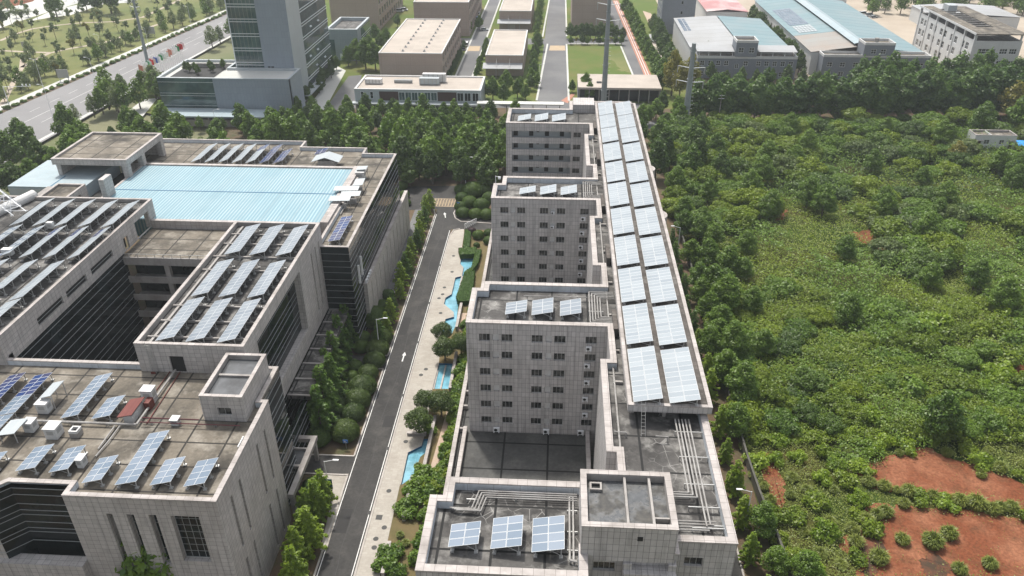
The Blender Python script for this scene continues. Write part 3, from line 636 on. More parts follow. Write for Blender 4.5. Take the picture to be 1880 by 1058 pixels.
# raised frames and blue panels at the back left
block(L, rect(-116.5, -98.6, 165.5, 184.1), 26.7, 28.2, 'tile_left', 'deck_brown', .6, .5, None, .3, 'coping', 'concrete', (), ('frame_beam', 'frame_coping', 'frame_parapet', 'frame_roof'))
m = MB()
for y in (165.52, 172.6, 182.6): m.box(-100, -98.62, y, y+1.4, 22.6, 26.7)
m.box(-116, -115, 166, 184, 22.6, 26.7); m.box(-115, -100, 183.4, 184, 22.6, 26.7); m.build('frame_pier', 'tile_left', L)
MB().face([(-116, 166, 26.7), (-99, 166, 26.7), (-99, 184, 26.7), (-116, 184, 26.7)]).build('frame_soffit', 'concrete', L)
m = MB(); m.box(-124, -106.3, 158.8, 175, 20.3, 24); m.build('sloped_blue_roof', 'blue_panel', L)
MB().box(-114.2, -114.0, 158.8, 165.4, 24, 24.06).build('roof_seam', 'pool_wall', L)
MB().box(-124, -106.4, 158.7, 158.78, 20.4, 23.5).build('panel_fascia', 'light_panel', L)
MB().box(-106, -100, 159, 175, 20, 21.2).build('roof_gutter', 'dark', L)
block(L, rect(-109.5, -103.2, 146.2, 155.3), 20, 26.5, 'tile_left', 'deck_brown', .45, .5, {1: [(2.5, 6.5, 22.6, 25.2)]}, .6, 'coping', 'concrete', (), ('roof_box_wall', 'roof_box_coping', 'roof_box_parapet', 'roof_box_roof'))
MB().box(-99, -97.8, 153.6, 157, 20, 28.2).build('stone_pier', 'tile_left', L)
MB().box(-112.5, -109.6, 145.5, 156, 20, 25.4).build('roof_trough', 'concrete', L)
MB().box(-104, -99.7, 143.6, 173, 19, 20.6).build('roof_walkway', 'deck', L)
# entrance canopy
m = MB(); m.box(-43.2, -39.1, 99.5, 100.4, 4.2, 5); m.box(-40.0, -39.1, 86.7, 99.5, 4.2, 5); m.box(-43.2, -42.5, 86.7, 99.5, 4.2, 5); m.box(-42.5, -40, 93, 93.5, 4.3, 4.9); m.box(-42.5, -40, 97.2, 97.5, 4.3, 4.9)
m.build('entrance_canopy', 'concrete', L); MB().box(-42.5, -40, 93.5, 97.2, 4.35, 4.45).build('canopy_roof', 'puddle', L)
m = MB(); m.box(-39.9, -39.3, 87, 87.6, 0, 4.2); m.box(-39.9, -39.3, 99.6, 100.2, 0, 4.2); m.build('canopy_pier', 'concrete', L)
# white opening windows hanging out of the glass, and air conditioners
m = MB(); m.box(-39.7, -39.3, 138.2, 138.5, 13, 17.2); m.box(-39.7, -39.3, 140.6, 140.9, 13.6, 18); m.build('open_sash', 'white_metal', L)
for i in range(4): ac(-39.2, 142.2+1.3*i, 11.1, 'white air conditioner on top of the slotted screen wall, %s of four' % ('nearest', 'second', 'third', 'farthest')[i], 1.0, R(90))
# ---- arrays on the left building -----------------------------------
for yi, (y0, y1) in enumerate(((94.5, 106.2), (107.5, 119.3), (122.1, 133.5))):
    for xi, (x0, x1) in enumerate(((-59.2, -56.1), (-54.6, -51.5), (-49.8, -46.8))):
        array(x0, x1, y0, y1, 26.85, .8, .85, 11, '%s solar array in the %s row on the projecting stone wing' % (('left', 'middle', 'right')[xi], ('nearest', 'middle', 'farthest')[yi]), 'solar arrays on the projecting wing', 'pv_mid')
pk = lambda c, r: 'pv_blue' if (r > 6 and (c + r) % 3 != 0) else 'pv'
g = 'solar arrays on the roof left of the courtyard'
for i, (x0, x1) in enumerate(((-105, -102), (-100.5, -97.6), (-96.2, -93.3), (-91.5, -88.6), (-86.9, -84.1))):
    array(x0, x1, 131.3, 142.5, 27.05, .75, 1.0, 11, 'pale solar array in the farthest row left of the courtyard, %s from the right' % ordinal(4-i), g, 'pv_pale')
for i, (x0, x1) in enumerate(((-104, -101), (-99.4, -96.5), (-95.1, -92.4), (-90.7, -88), (-86.2, -83.7))):
    array(x0-.2, x1-.2, 118.6, 130.2, 27.05, .75, 1.0, 11, 'solar array in the middle row left of the courtyard, %s from the right' % ordinal(4-i), g, 'pv_pale', 2, (lambda c, r: 'pv_blue' if r > 7 and c == 0 else 'pv_pale') if i > 1 else (lambda c, r: 'pv_pale' if (r+c) % 2 else 'pv'))
for i, (x0, x1) in enumerate(((-98.2, -95.3), (-92.9, -90.1), (-88.0, -85.2))):
    array(x0-.2, x1-.2, 106.9-2.6*(i == 2), 116.9, 27.05, .7, .95, 10, 'solar array in the nearest row left of the courtyard, %s from the right' % ordinal(2-i), g, 'pv_pale')
array(-88.2, -85.3, 95.5, 103.8, 27.05, .7, .95, 8, 'solar array at the front end left of the courtyard, nearest the parapet', g, 'pv_pale')
array(-93.2, -90.3, 95.5, 105.8, 27.05, .7, .95, 9, 'second solar array from the parapet, front end, left of the courtyard', g, 'pv_pale')
array(-98.2, -95.3, 95.5, 105.8, 27.05, .7, .95, 9, 'third solar array from the parapet, front end, left of the courtyard', g, 'pv_pale')
g = 'solar arrays on the rear roof'
for i in range(7):
    x0 = -89.3+3.4*i; dk = i > 3
    array(x0, x0+2.7, 177.0, 188.4 if i < 6 else 185.5, 22.66, .65, 1.0, 10, '%s solar array on the rear roof behind the blue roof, %s from the left' % ('deep blue' if i > 4 else 'pale', ordinal(i)), g, 'pv_blue' if i > 4 else 'pv_pale', 2, (lambda c, r: 'pv_blue' if r > 6 else 'pv_pale') if i == 4 else None)
array(-60.1, -57.2, 182.6, 186, 22.66, 1.0, .7, 3, 'small dark solar array standing apart at the right end of the rear roof', g, 'pv_blue')
array(-44.5, -42.0, 136.3, 147.5, 22.66, .8, .5, 9, 'deep blue solar array alone on the narrow roof right of the blue roof', g, 'pv_blue')
g = 'solar arrays on the front roof'
SA = [(-67.8, -64.9, 71.0, 75.5, 4, 'front row, second from the left', None), (-63.4, -60.6, 71.0, 75.5, 4, 'front row, third from the left', None), (-58.2, -55.4, 69.4, 73.9, 4, 'front row, just left of the tall one', None), (-53.9, -50.9, 69.3, 79.0, 8, 'tall one crossing the pipe in the front row', None),
      (-49.5, -46.6, 69.5, 74.1, 4, 'front row, second from the right corner', None), (-45.2, -42.3, 69.5, 74.1, 4, 'front row, at the right corner', None), (-73.2, -70.2, 69.6, 73.8, 4, 'front row, at the left edge of the picture', None),
      (-67.8, -65.0, 81.4, 91.2, 9, 'long pale one behind the pipe, near the courtyard parapet', None), (-63.4, -60.5, 81.5, 86.1, 4, 'short pale one left of the red shed', None),
      (-77.0, -74.0, 81.4, 90.8, 9, 'long one with mixed blue modules', 'mix'), (-80.8, -78.0, 81.6, 90.6, 9, 'dark blue one at the left picture edge', 'mix2'), (-77.0, -74.0, 76.4, 81.2, 4, 'pale one in front of the long mixed one', None)]
mx = lambda c, r: 'pv_blue' if r > 3 else 'pv'
mx2 = lambda c, r: 'pv_blue' if r > 1 else 'pv'
for x0, x1, y0, y1, n, lb, kk in SA: array(x0, x1, y0, y1, 22.66, .55, .8, n, 'solar array on the front roof: '+lb, g, 'pv', 2, {'mix': mx, 'mix2': mx2}.get(kk))
# ---- plant on the left roofs ---------------------------------------
def kiosk(x, y, w, d, h, label, canopy=None, name='roof_unit', z=22.65, cm='shed_white'):
    t = thing(name, label, 'roof unit', (x, y, z)); m = MB().box(x-w/2, x+w/2, y-d/2, y+d/2, z, z+h); m.box(x-w/2-.1, x+w/2+.1, y-d/2-.1, y+d/2+.1, z+h, z+h+.12); m.build('casing', 'white', t)
    v = MB(); v.box(x-w*.28, x+w*.3, y-d/2-.03, y-d/2, z+h*.45, z+h*.82); v.box(x+w/2, x+w/2+.03, y-d*.28, y+d*.28, z+h*.45, z+h*.82); v.build('louvre', 'frame', t)
    if canopy:
        cx, cy, cw, cd, ch, tilt = canopy; c = MB()
        c.hexa([(cx-cw/2, cy-cd/2, z+ch), (cx+cw/2, cy-cd/2, z+ch+tilt), (cx+cw/2, cy+cd/2, z+ch+tilt), (cx-cw/2, cy+cd/2, z+ch), (cx-cw/2, cy-cd/2, z+ch+.08), (cx+cw/2, cy-cd/2, z+ch+tilt+.08), (cx+cw/2, cy+cd/2, z+ch+tilt+.08), (cx-cw/2, cy+cd/2, z+ch+.08)]); c.build('canopy', 'light_panel', t)
        p = MB()
        for sx in (-.42, .42):
            for sy in (-.42, .42): px, py = cx+sx*cw, cy+sy*cd; p.box(px-.05, px+.05, py-.05, py+.05, z, z+ch+tilt*(sx+.5))
        p.build('post', 'galv', t)
    return t
kiosk(-71.3, 83.6, 1.5, 1.4, 1.6, 'white roof cabinet under a slanted grey canopy left of the long pale array', (-70.9, 85.6, 1.8, 3.6, 2.0, .5))
kiosk(-67.0, 78.6, 1.6, 1.7, 1.7, 'tall white roof cabinet with grey louvres right beside the pipe')
kiosk(-70.9, 79.6, 1.3, 1.3, 1.5, 'white roof cabinet behind a grey slanted sheet near the left edge', (-72.3, 78.2, 2.6, 3.2, 1.3, .5))
kiosk(-57.4, 86.6, 1.6, 1.4, 2.2, 'white roof cabinet behind the rust red shed')
kiosk(-51.6, 81.9, 1.0, 1.0, .9, 'small low white box beside the dark red pipes')
kiosk(-60.2, 73.2, .8, 1.2, 1.3, 'narrow white box at the end of a front row array')
t = thing('chimney_vent', 'small open concrete vent on the brown front roof', 'vent', (-64.1, 78.8, 22.65))
m = MB().box(-64.7, -63.5, 78.2, 79.4, 22.65, 23.4); m.build('base', 'concrete', t)
m = MB()
for a in ((-64.7, -63.5, 78.2, 78.4), (-64.7, -63.5, 79.2, 79.4), (-64.7, -64.5, 78.4, 79.2), (-63.7, -63.5, 78.4, 79.2)): m.box(*a, 23.4, 23.8)
m.build('rim', 'white', t); MB().box(-64.5, -63.7, 78.4, 79.2, 23.41, 23.43).build('opening', 'dark', t)
t = thing('red_shed', 'rust red tin shed beside the pipes on the front roof', 'shed', (-58, 83.6, 22.65))
MB().box(-58.8, -57.5, 81.6, 84.9, 22.65, 23.9).build('wall', 'white', t)
MB().hexa([(-59.4, 81.2, 23.9), (-57.2, 81.2, 24.4), (-57.2, 85.2, 24.4), (-59.4, 85.2, 23.9), (-59.4, 81.2, 24.0), (-57.2, 81.2, 24.5), (-57.2, 85.2, 24.5), (-59.4, 85.2, 24.0)]).build('roof', 'rust', t)
MB().box(-57.2, -56.4, 84.4, 85.8, 22.65, 24).build('tank', 'rust', t)
pipes('main_pipe', 'thick white pipe running across the front roof and turning towards the wing door', [[(-74.6, 80.8, 23.2), (-56.6, 80.8, 23.2), (-56.6, 93.4, 23.2)]], .17, [(x, 80.8, .4, 23.05) for x in (-72, -66, -61)], 'lagging', 'pipes', 22.65)
pipes('branch_pipe', 'white pipe running from the main pipe towards the front edge', [[(-58.9, 80.6, 23.0), (-58.9, 77.5, 23.0), (-59.2, 74.6, 22.9)], [(-59.6, 80.6, 23.0), (-59.6, 76, 22.9)]], .11, (), 'lagging', 'pipes', 22.65)
pipes('cable_duct', 'pair of thin ducts along the roof from the main pipe to the wing door', [[(-57.6, 87, 22.8), (-57.6, 93.5, 22.8)], [(-55.6, 81.5, 22.8), (-56.0, 93.5, 22.8)]], .07, (), 'rust', 'ducts', 22.65)
pipes('red_pipes', 'two dark red pipes running right from the red shed', [[(-56.3, 81.2, 23.3), (-42.2, 81.2, 23.3)], [(-56.3, 81.9, 23.5), (-48.2, 81.9, 23.5)]], .08, [(x, 81.5, .3, 23.1) for x in (-55, -51, -46)], 'redpipe', 'pipes', 22.65)
pipes('corner_pipe', 'white pipe stub lying near the right corner of the front roof', [[(-41.2, 79.5, 22.9), (-41.2, 77.4, 22.9)]], .1, (), 'white_metal', 'pipes', 22.65)
t = thing('roof_ladder', 'steel ladder with a red foot fixed to the front of the projecting wing', 'ladder', (-60, 93.3, 22.65))
m = MB(); m.bar((-60.3, 93.2, 22.65), (-60.3, 93.45, 28), .06); m.bar((-59.6, 93.2, 22.65), (-59.6, 93.45, 28), .06); m.build('rail', 'galv', t); m = MB()
for i in range(12): m.bar((-60.3, 93.25, 23+.42*i), (-59.6, 93.25, 23+.42*i), .04)
m.build('rung', 'galv', t); MB().box(-60.3, -59.6, 92.95, 93.1, 22.66, 22.95).build('foot', 'rust', t)
# rear roof
def rr(px, py): return G(px, py, 22.65)
p = rr(661, 331); kiosk(p.x, p.y+.8, 2.0, 1.6, 1.8, 'white louvred unit under a small canopy at the right of the rear roof', (p.x+.3, p.y+1.8, 2.4, 2.2, 2.2, .2))
for (a, b, c_, d_), nm in (((-46.2, 159.5, 5.6, 1.9), 'long pale metal awning right of the blue roof'), ((-44.2, 163.2, 2.2, 3.2), 'small pale metal awning behind the long one'), ((-44.6, 156.6, 4.4, 2.0), 'tilted pale metal awning between two others'), ((-46.3, 154.0, 4.6, 2.0), 'nearest pale metal awning over the pipes right of the blue roof')):
    t = thing('roof_awning', nm, 'awning', (a, b, 22.65)); MB().hexa([(a-c_/2, b-d_/2, 24.6), (a+c_/2, b-d_/2, 24.8), (a+c_/2, b+d_/2, 25.1), (a-c_/2, b+d_/2, 24.9), (a-c_/2, b-d_/2, 24.68), (a+c_/2, b-d_/2, 24.88), (a+c_/2, b+d_/2, 25.18), (a-c_/2, b+d_/2, 24.98)]).build('canopy', 'light_panel', t)
    q = MB()
    for sx in (-.4, .4):
        for sy in (-.4, .4): q.box(a+sx*c_-.05, a+sx*c_+.05, b+sy*d_-.05, b+sy*d_+.05, 22.65, 24.75)
    q.build('post', 'galv', t)
    MB().box(a-c_*.3, a+c_*.25, b-.5, b+.5, 22.66, 23.6).build('pump', 'lagging', t)
t = thing('gable_shed', 'small grey gable roofed shed at the back edge of the blue roof', 'shed', (-56, 178, 22.65))
MB().box(-57.6, -53.6, 177, 180.2, 22.65, 24.3).build('wall', 'concrete', t)
m = MB(); m.hexa([(-59, 176.4, 24.2), (-55.6, 176.4, 25.3), (-55.6, 180.8, 25.3), (-59, 180.8, 24.2), (-59, 176.4, 24.3), (-55.6, 176.4, 25.4), (-55.6, 180.8, 25.4), (-59, 180.8, 24.3)]); m.hexa([(-55.6, 176.4, 25.3), (-52.2, 176.4, 24.2), (-52.2, 180.8, 24.2), (-55.6, 180.8, 25.3), (-55.6, 176.4, 25.4), (-52.2, 176.4, 24.3), (-52.2, 180.8, 24.3), (-55.6, 180.8, 25.4)]); m.build('roof', 'light_panel', t)
pipes('back_pipe', 'long white pipe in front of the rear solar arrays', [[(-99, 175.6, 23.1), (-60.5, 175.6, 23.1)], [(-52, 176.4, 23.0), (-45.4, 176.4, 23.0), (-45.4, 150, 23.0)]], .12, [(x, 175.6, .3, 23.0) for x in range(-96, -61, 6)], 'lagging', 'pipes', 22.65)
t = thing('junction_box', 'white box hanging at the end of an array left of the courtyard', 'box', tuple(G(92, 413, 28)))
p = ORG[t.name]; MB().box(p.x-.6, p.x+.6, p.y-.4, p.y+.4, p.z-.6, p.z+.6).build('casing', 'white', t); MB().box(p.x-.3, p.x+.3, p.y-.43, p.y-.4, p.z-.2, p.z+.2).build('panel', 'galv', t)
t = thing('junction_box', 'larger white box beside the arrays near the left edge of the picture', 'box', tuple(G(14, 462, 28)))
p = ORG[t.name]; MB().box(p.x-.9, p.x+.9, p.y-.5, p.y+.5, p.z-.6, p.z+.6).build('casing', 'white', t); MB().box(p.x-.3, p.x+.3, p.y-.53, p.y-.5, p.z-.2, p.z+.2).build('panel', 'galv', t)
# white lattice boom and round duct on the far left roof
t = thing('lattice_boom', 'white steel lattice boom leaning over the roof at the left edge', 'lattice boom', (-112, 138, 27.8))
a0 = G(-70, 310, 34); a1 = G(36, 392, 29.5); d = (a1-a0).normalized(); sdv = d.cross(Vector((0, 0, 1))).normalized(); up = sdv.cross(d)
ch = [sdv*1.6, -sdv*1.6, up*2.6]; m = MB()
for c_ in ch: m.tube(a0+c_, a1+c_*.75, .1, .1, 5)
m.build('chord', 'white_metal', t); m = MB(); n = 9
for i in range(n):
    p0 = a0+(a1-a0)*i/n; p1 = a0+(a1-a0)*(i+1)/n
    for k in range(3): m.tube(p0+ch[k], p1+ch[(k+1) % 3], .06, .06, 4, False); m.tube(p0+ch[k], p0+ch[(k+1) % 3], .06, .06, 4, False)
m.build('lacing', 'white_metal', t)
t = thing('round_duct', 'thick white round duct lying on the roof behind the lattice boom', 'duct', (-113, 135, 27.1))
MB().tube((-108.8, 146, 27.9), (-113.5, 128, 27.9), 1.0, 1.0, 16).build('duct', 'white', t)
m = MB(); m.box(-111, -109.6, 140, 140.4, 26.9, 27.2); m.box(-113.6, -112.2, 131, 131.4, 26.9, 27.2); m.build('saddle', 'concrete', t)
# ================================================================== ground, roads, paths, water
def sheet(name, poly, z, m): return struct(MB().face([(p[0], p[1], z) for p in poly]).build(name, m))
def ccw(poly):
    a = sum(poly[i-1][0]*poly[i][1]-poly[i][0]*poly[i-1][1] for i in range(len(poly))); return poly if a > 0 else poly[::-1]
def gp(*pts): return ccw([tuple(G(x, y)[:2]) for x, y in pts])
def strip(name, pts, wd, z, m):
    """a ribbon of width wd along a ground polyline"""
    P = [Vector((p[0], p[1])) for p in pts]; a = []; b = []
    for i, p in enumerate(P):
        d = (P[min(i+1, len(P)-1)]-P[max(i-1, 0)]).normalized(); n = Vector((-d.y, d.x))*wd/2; a.append(p+n); b.append(p-n)
    mb = MB()
    for i in range(len(P)-1): mb.face([(*b[i], z), (*b[i+1], z), (*a[i+1], z), (*a[i], z)])
    return struct(mb.build(name, m))
def kerb(pts, wd=.28, h=.13, name='kerb', m='kerb'):
    P = [Vector((p[0], p[1])) for p in pts]; mb = MB(); a = []; b = []
    for i, p in enumerate(P):
        d = (P[min(i+1, len(P)-1)]-P[max(i-1, 0)]).normalized(); n = Vector((-d.y, d.x))*wd/2; a.append(p+n); b.append(p-n)
    for i in range(len(P)-1):
        mb.face([(*b[i], h), (*b[i+1], h), (*a[i+1], h), (*a[i], h)]); mb.face([(*a[i], h), (*a[i+1], h), (*a[i+1], -.02), (*a[i], -.02)]); mb.face([(*b[i+1], h), (*b[i], h), (*b[i], -.02), (*b[i+1], -.02)])
    return struct(mb.build(name, m))
sheet('ground', rect(-1500, 1500, -300, 2600), -.9, 'base_ground')
# campus earth, with the strip that holds the pools left open
for x0, x1, y0, y1 in ((-120, -25.4, -60, 300), (-19, 33.9, -60, 300), (-25.4, -19, -60, 90), (-25.4, -19, 176, 300)): sheet('soil', rect(x0, x1, y0, y1), -.03, 'campus_soil')
sheet('road', rect(-33.3, -27.8, 20, 206), .0, 'asphalt')
sheet('road', gp((742, 386), (836, 383), (860, 372), (1010, 372), (1010, 338), (690, 344), (700, 386)), .004, 'asphalt')
sheet('lane', rect(-39.6, -36.9, 141, 204), .0, 'asphalt_far'); sheet('road_apron', rect(-46, -33.3, 96.6, 101.0), .0, 'asphalt'); sheet('road_apron', rect(-42, -33.3, 126.8, 131.0), .0, 'asphalt')
sheet('road_apron', rect(-27.8, -16, 190.8, 203), .002, 'asphalt')
sheet('road', [(21.5, 20), (29.3, 20), (27.5, 215), (21.5, 215)], .0, 'asphalt')
for x in (-33.05, -28.05): sheet('road_line', rect(x-.07, x+.07, 20, 200 if x < -30 else 190), .006, 'paint')
for xs in (((-33.45, 40), (-33.45, 96.3)), ((-33.45, 101.2), (-33.45, 126.4)), ((-33.45, 131.4), (-33.45, 200), (-34.2, 203))): kerb(xs)
for ys in (((-33.4, 96.5), (-46, 96.5)), ((-33.4, 101.1), (-45, 101.1)), ((-33.4, 126.6), (-38, 126.6)), ((-33.4, 131.2), (-36.8, 131.2)), ((-36.8, 131.2), (-36.8, 203)), ((-27.6, 20), (-27.6, 187), (-27.0, 190.3), (-25.4, 191)), ((21.4, 40), (21.4, 205)), ((29.4, 40), (28.4, 120), (27.6, 205))): kerb(ys)
kerb([tuple(G(x, y)[:2]) for x, y in ((837, 384), (833, 392), (836, 401), (846, 407), (905, 411))])
sheet('paving', gp((584, 872), (640, 870), (600, 1010), (588, 1010), (612, 905), (580, 905)), .02, 'paving')
# sidewalk with pools along its edge
PA = [(846, 475), (873, 474), (867, 498), (856, 506), (848, 507), (851, 491), (845, 485)]
PBp = [(848, 507), (836, 510), (829, 540.5), (818, 547), (815, 558), (833, 573.5), (833, 582), (818, 586), (812, 612), (830, 612), (836.5, 598), (842, 558), (838, 549), (847, 509)]
PC = [(806, 667), (833, 668), (825, 714), (794, 714)]
PD = [(778, 806), (774, 819), (749, 831), (736, 891), (758, 876), (771.5, 839), (783, 830), (786, 806)]
pw_ = Vector((0, 0))
for k, pp_ in enumerate((PA, PBp, PC, PD)):
    poly = gp(*pp_); sheet('pool', poly, -.42, 'pool'); mb = MB()
    for i in range(len(poly)):
        a, b = poly[i], poly[(i+1) % len(poly)]; mb.face([(*b, -.42), (*a, -.42), (*a, .0), (*b, .0)])
    struct(mb.build('pool_wall', 'pool_wall'))
sheet('sidewalk', [(-27.5, 20), (-23.6, 20), (-23.9, 76), (-24.3, 95), (-27.5, 95)], .03, 'paving')
side = [tuple(G(*q)[:2]) for q in ((736, 891), (749, 831), (774, 819), (778, 806), (781, 795), (794, 714), (806, 667), (808, 640), (812, 612), (818, 586), (833, 582), (833, 573.5), (815, 558), (818, 547), (829, 540.5), (836, 510), (848, 507), (851, 491), (845, 485), (846, 475), (848, 455), (852, 430), (852, 421))]
sheet('sidewalk', [(-27.5, 95), (-24.3, 95)]+side+[(-25.4, 190.8), (-26.8, 190), (-27.5, 187)], .03, 'paving')
gR = [tuple(G(*q)[:2]) for q in ((736, 891), (758, 876), (771.5, 839), (783, 830), (786, 806), (778, 806), (781, 795), (794, 714), (825, 714), (833, 668), (806, 667), (808, 640), (812, 612), (830, 612), (836.5, 598), (842, 558), (838, 549), (847, 509), (856, 506), (867, 498), (873, 474), (846, 475), (848, 455), (852, 430), (852, 421))]
sheet('garden_soil', [(-19, 20), (-15.1, 20), (-15.1, 190.8)]+gR[::-1][0:0]+[(gR[-1][0], 190.8)]+gR[::-1]+[(-24.3, 95), (-23.9, 76), (-23.6, 20)], .0, 'dry_grass')
sheet('tan_paving', [(-20.0, 97), (-16.2, 97), (-16.6, 114), (-19.0, 114)], .02, 'tan'); sheet('tan_paving', gp((842, 575), (858, 575), (852, 607), (836, 607)), .02, 'tan')
for a in ((-33.4, -33.4),): pass
for (u0, v0), (x1, y1) in (((803, 679), (798, 714)), ((818, 669), (811, 714))):
    a = G(u0, v0, 0); b = G(x1, y1, 0); MB_ = MB().box(min(a.x, b.x)-.12, min(a.x, b.x)+.2, b.y, a.y, -.42, -.2); struct(MB_.build('pool_step', 'kerb'))
# road arrows
def arrow(x, y, s, rz=0):
    mb = MB(); pts = [(-.12, -1.6), (.12, -1.6), (.12, .4), (.4, .4), (0, 1.6), (-.4, .4), (-.12, .4)]; c, q = math.cos(rz), math.sin(rz)
    mb.face([(x+s*(a*c-b*q), y+s*(a*q+b*c), .008) for a, b in pts]); struct(mb.build('road_arrow', 'paint'))
p = G(741, 655); arrow(p.x, p.y, 1.05); p = G(817, 395); arrow(p.x, p.y, 1.1, R(12))
# yellow hatched box at the gate road
hb = MB(); p0 = G(795, 379); p1 = G(836, 366)
for i in range(7): y = p0.y+(p1.y-p0.y)*i/6; hb.face([(p0.x-.4, y, .01), (p1.x, y, .01), (p1.x, y+.3, .01), (p0.x-.4, y+.3, .01)])
for i in range(8): x = p0.x+(p1.x-p0.x)*i/7; hb.face([(x, p0.y, .012), (x+.2, p0.y, .012), (x+.2, p1.y, .012), (x, p1.y, .012)])
struct(hb.build('road_marking', 'orange_hatch'))
# manhole covers
for i, (x, y, lb) in enumerate(((745, 811, 'beside the nearest long pool'), (714, 901.5, 'left of the dead grass patch'), (705.5, 968.7, 'right of the square drain grate'), (690, 989.5, 'third from the bottom of the picture'), (687, 1005.5, 'nearest the bottom of the picture'), (782, 678, 'upper one beside the stepped pool'), (773, 688.6, 'lower one beside the stepped pool'), (809, 575, 'beside the point of the channel pool'), (832.6, 470, 'left of the farthest pool'), (830, 499.4, 'below the farthest pool'), (816, 528, 'left of the narrow channel'), (812.7, 540.5, 'in the middle of a cluster of three'), (806, 547.7, 'lowest of a cluster of three'))):
    p = G(x, y, .03); m = MB().prism([(p.x+.42*math.cos(2*PI*k/16), p.y+.42*math.sin(2*PI*k/16)) for k in range(16)], .03, .045); m.prism([(p.x+.3*math.cos(2*PI*k/12), p.y+.3*math.sin(2*PI*k/12)) for k in range(12)], .045, .052)
    tag(m.build('manhole_cover', 'grate', None, p), 'dark round manhole cover in the pale sidewalk, '+lb, 'manhole cover', 'manhole covers in the sidewalk')
p = G(696, 950, .03); m = MB().box(p.x-.5, p.x+.5, p.y-.5, p.y+.5, .03, .045)
for k in range(5): m.box(p.x-.42+.19*k, p.x-.34+.19*k, p.y-.42, p.y+.42, .045, .055)
tag(m.build('drain_grate', 'grate', None, p), 'square dark drain grate in the pale sidewalk', 'drain grate')
# garden walls
def garden_wall(a, b, lb, h=1.1, wd=.5):
    a = G(*a, h); b = G(*b, h); t = thing('garden_wall', lb, 'wall', (a.x, a.y, 0), 'low walls along the pools'); d = (b-a).normalized(); n = Vector((-d.y, d.x, 0))*wd/2
    MB().prism(ccw([tuple((a+n)[:2]), tuple((a-n)[:2]), tuple((b-n)[:2]), tuple((b+n)[:2])]), -.4, h-.12, True).build('wall', 'concrete', t)
    n *= 1.15; MB().prism(ccw([tuple((a+n)[:2]), tuple((a-n)[:2]), tuple((b-n)[:2]), tuple((b+n)[:2])]), h-.12, h, True, True).build('coping', 'coping', t)
garden_wall((799, 762), (777, 862), 'low coped wall beside the tan paving and the nearest long pool')
garden_wall((757, 873), (740, 948), 'low coped wall between the dead grass and dark shrubs'); garden_wall((715, 993), (702, 1052), 'low coped wall at the bottom edge of the picture')
garden_wall((849, 507), (843, 538), 'short low wall right of the narrow channel pool'); garden_wall((847, 556), (838, 600), 'low wall left of the small tan paving')
garden_wall((838, 645), (826, 712), 'low wall right of the stepped pool')
for (px, py), lb in (((766, 795), 'brown concrete planter edge under the rounded tree by the sidewalk'),):
    p = G(px, py, .5); o = MB().box(p.x-1.8, p.x+1.6, p.y-.25, p.y+.25, 0, .5); o.m = 1; o.box(p.x-1.85, p.x+1.65, p.y-.3, p.y+.3, .5, .6); tag(o.build('planter_edge', ['concrete', 'coping'], None, (p.x, p.y, 0)), lb, 'planter')
# east side: boundary wall and waste ground
wa = [G(1372, 833, 2), G(1395, 900, 2), G(1430, 985, 2), G(1480, 1120, 2)]
t = thing('boundary_wall', 'old grey boundary wall between the building and the red soil', 'wall', (wa[0].x, wa[0].y, 0)); m = MB(); c = MB()
far = [Vector((33.5, 200, 2)), Vector((33.8, 150, 2))]+wa
for a, b in zip(far, far[1:]): m.bar((a.x, a.y, .85), (b.x, b.y, .85), .24, 1.9); c.bar((a.x, a.y, 1.9), (b.x, b.y, 1.9), .34, .18)
m.build('wall', 'concrete_old', t); c.build('coping', 'concrete_old', t)
sheet('wild_ground', [(33.9, 20), (330, 20), (330, 283), (33.9, 283)], -.02, 'wild_ground')
def blob(name, pts, z, m, jit=.6, sub=7):
    """an irregular patch: photograph outline with a ragged edge"""
    poly = gp(*pts); out = []
    for i in range(len(poly)):
        a = Vector(poly[i]); b = Vector(poly[(i+1) % len(poly)])
        for k in range(sub): q = a.lerp(b, k/sub); s = min(1, (b-a).length/8); out.append((q.x+random.uniform(-1, 1)*jit*s, q.y+random.uniform(-1, 1)*jit*s))
    return sheet(name, out, z, m)
SOIL = [[(1572, 868), (1600, 850), (1655, 826), (1700, 822), (1760, 845), (1830, 868), (2010, 925), (2010, 962), (1790, 922), (1720, 925), (1650, 905), (1600, 895)],
        [(1560, 905), (1600, 930), (1690, 930), (1760, 935), (2010, 975), (2010, 1075), (1560, 1075), (1590, 1030), (1540, 1010), (1555, 980), (1600, 985), (1620, 960)],
        [(1398, 838), (1412, 830), (1428, 855), (1440, 900), (1440, 935), (1420, 925), (1408, 885)],
        [(1560, 428), (1600, 420), (1640, 430), (1625, 448), (1690, 465), (1650, 468), (1600, 455)], [(1415, 383), (1445, 385), (1430, 410), (1420, 400)],
        [(1845, 672), (1885, 665), (1905, 720), (1860, 700)], [(1520, 790), (1545, 795), (1550, 815), (1528, 808)], [(1830, 615), (1860, 612), (1860, 635)]]
for k, s in enumerate(SOIL): blob('bare_soil', s, .02+.004*k, 'red_soil', .8)
blob('burnt_soil', [(1578, 950), (1605, 965), (1622, 1010), (1612, 1050), (1590, 1062), (1580, 1010)], .075, 'scorched', .9, 9); blob('burnt_soil', [(1690, 1030), (1715, 1015), (1750, 1040), (1735, 1065), (1700, 1062)], .08, 'scorched', .9, 9)
sheet('road', [(30, 276), (330, 291), (330, 299), (30, 284)], .0, 'asphalt_far')
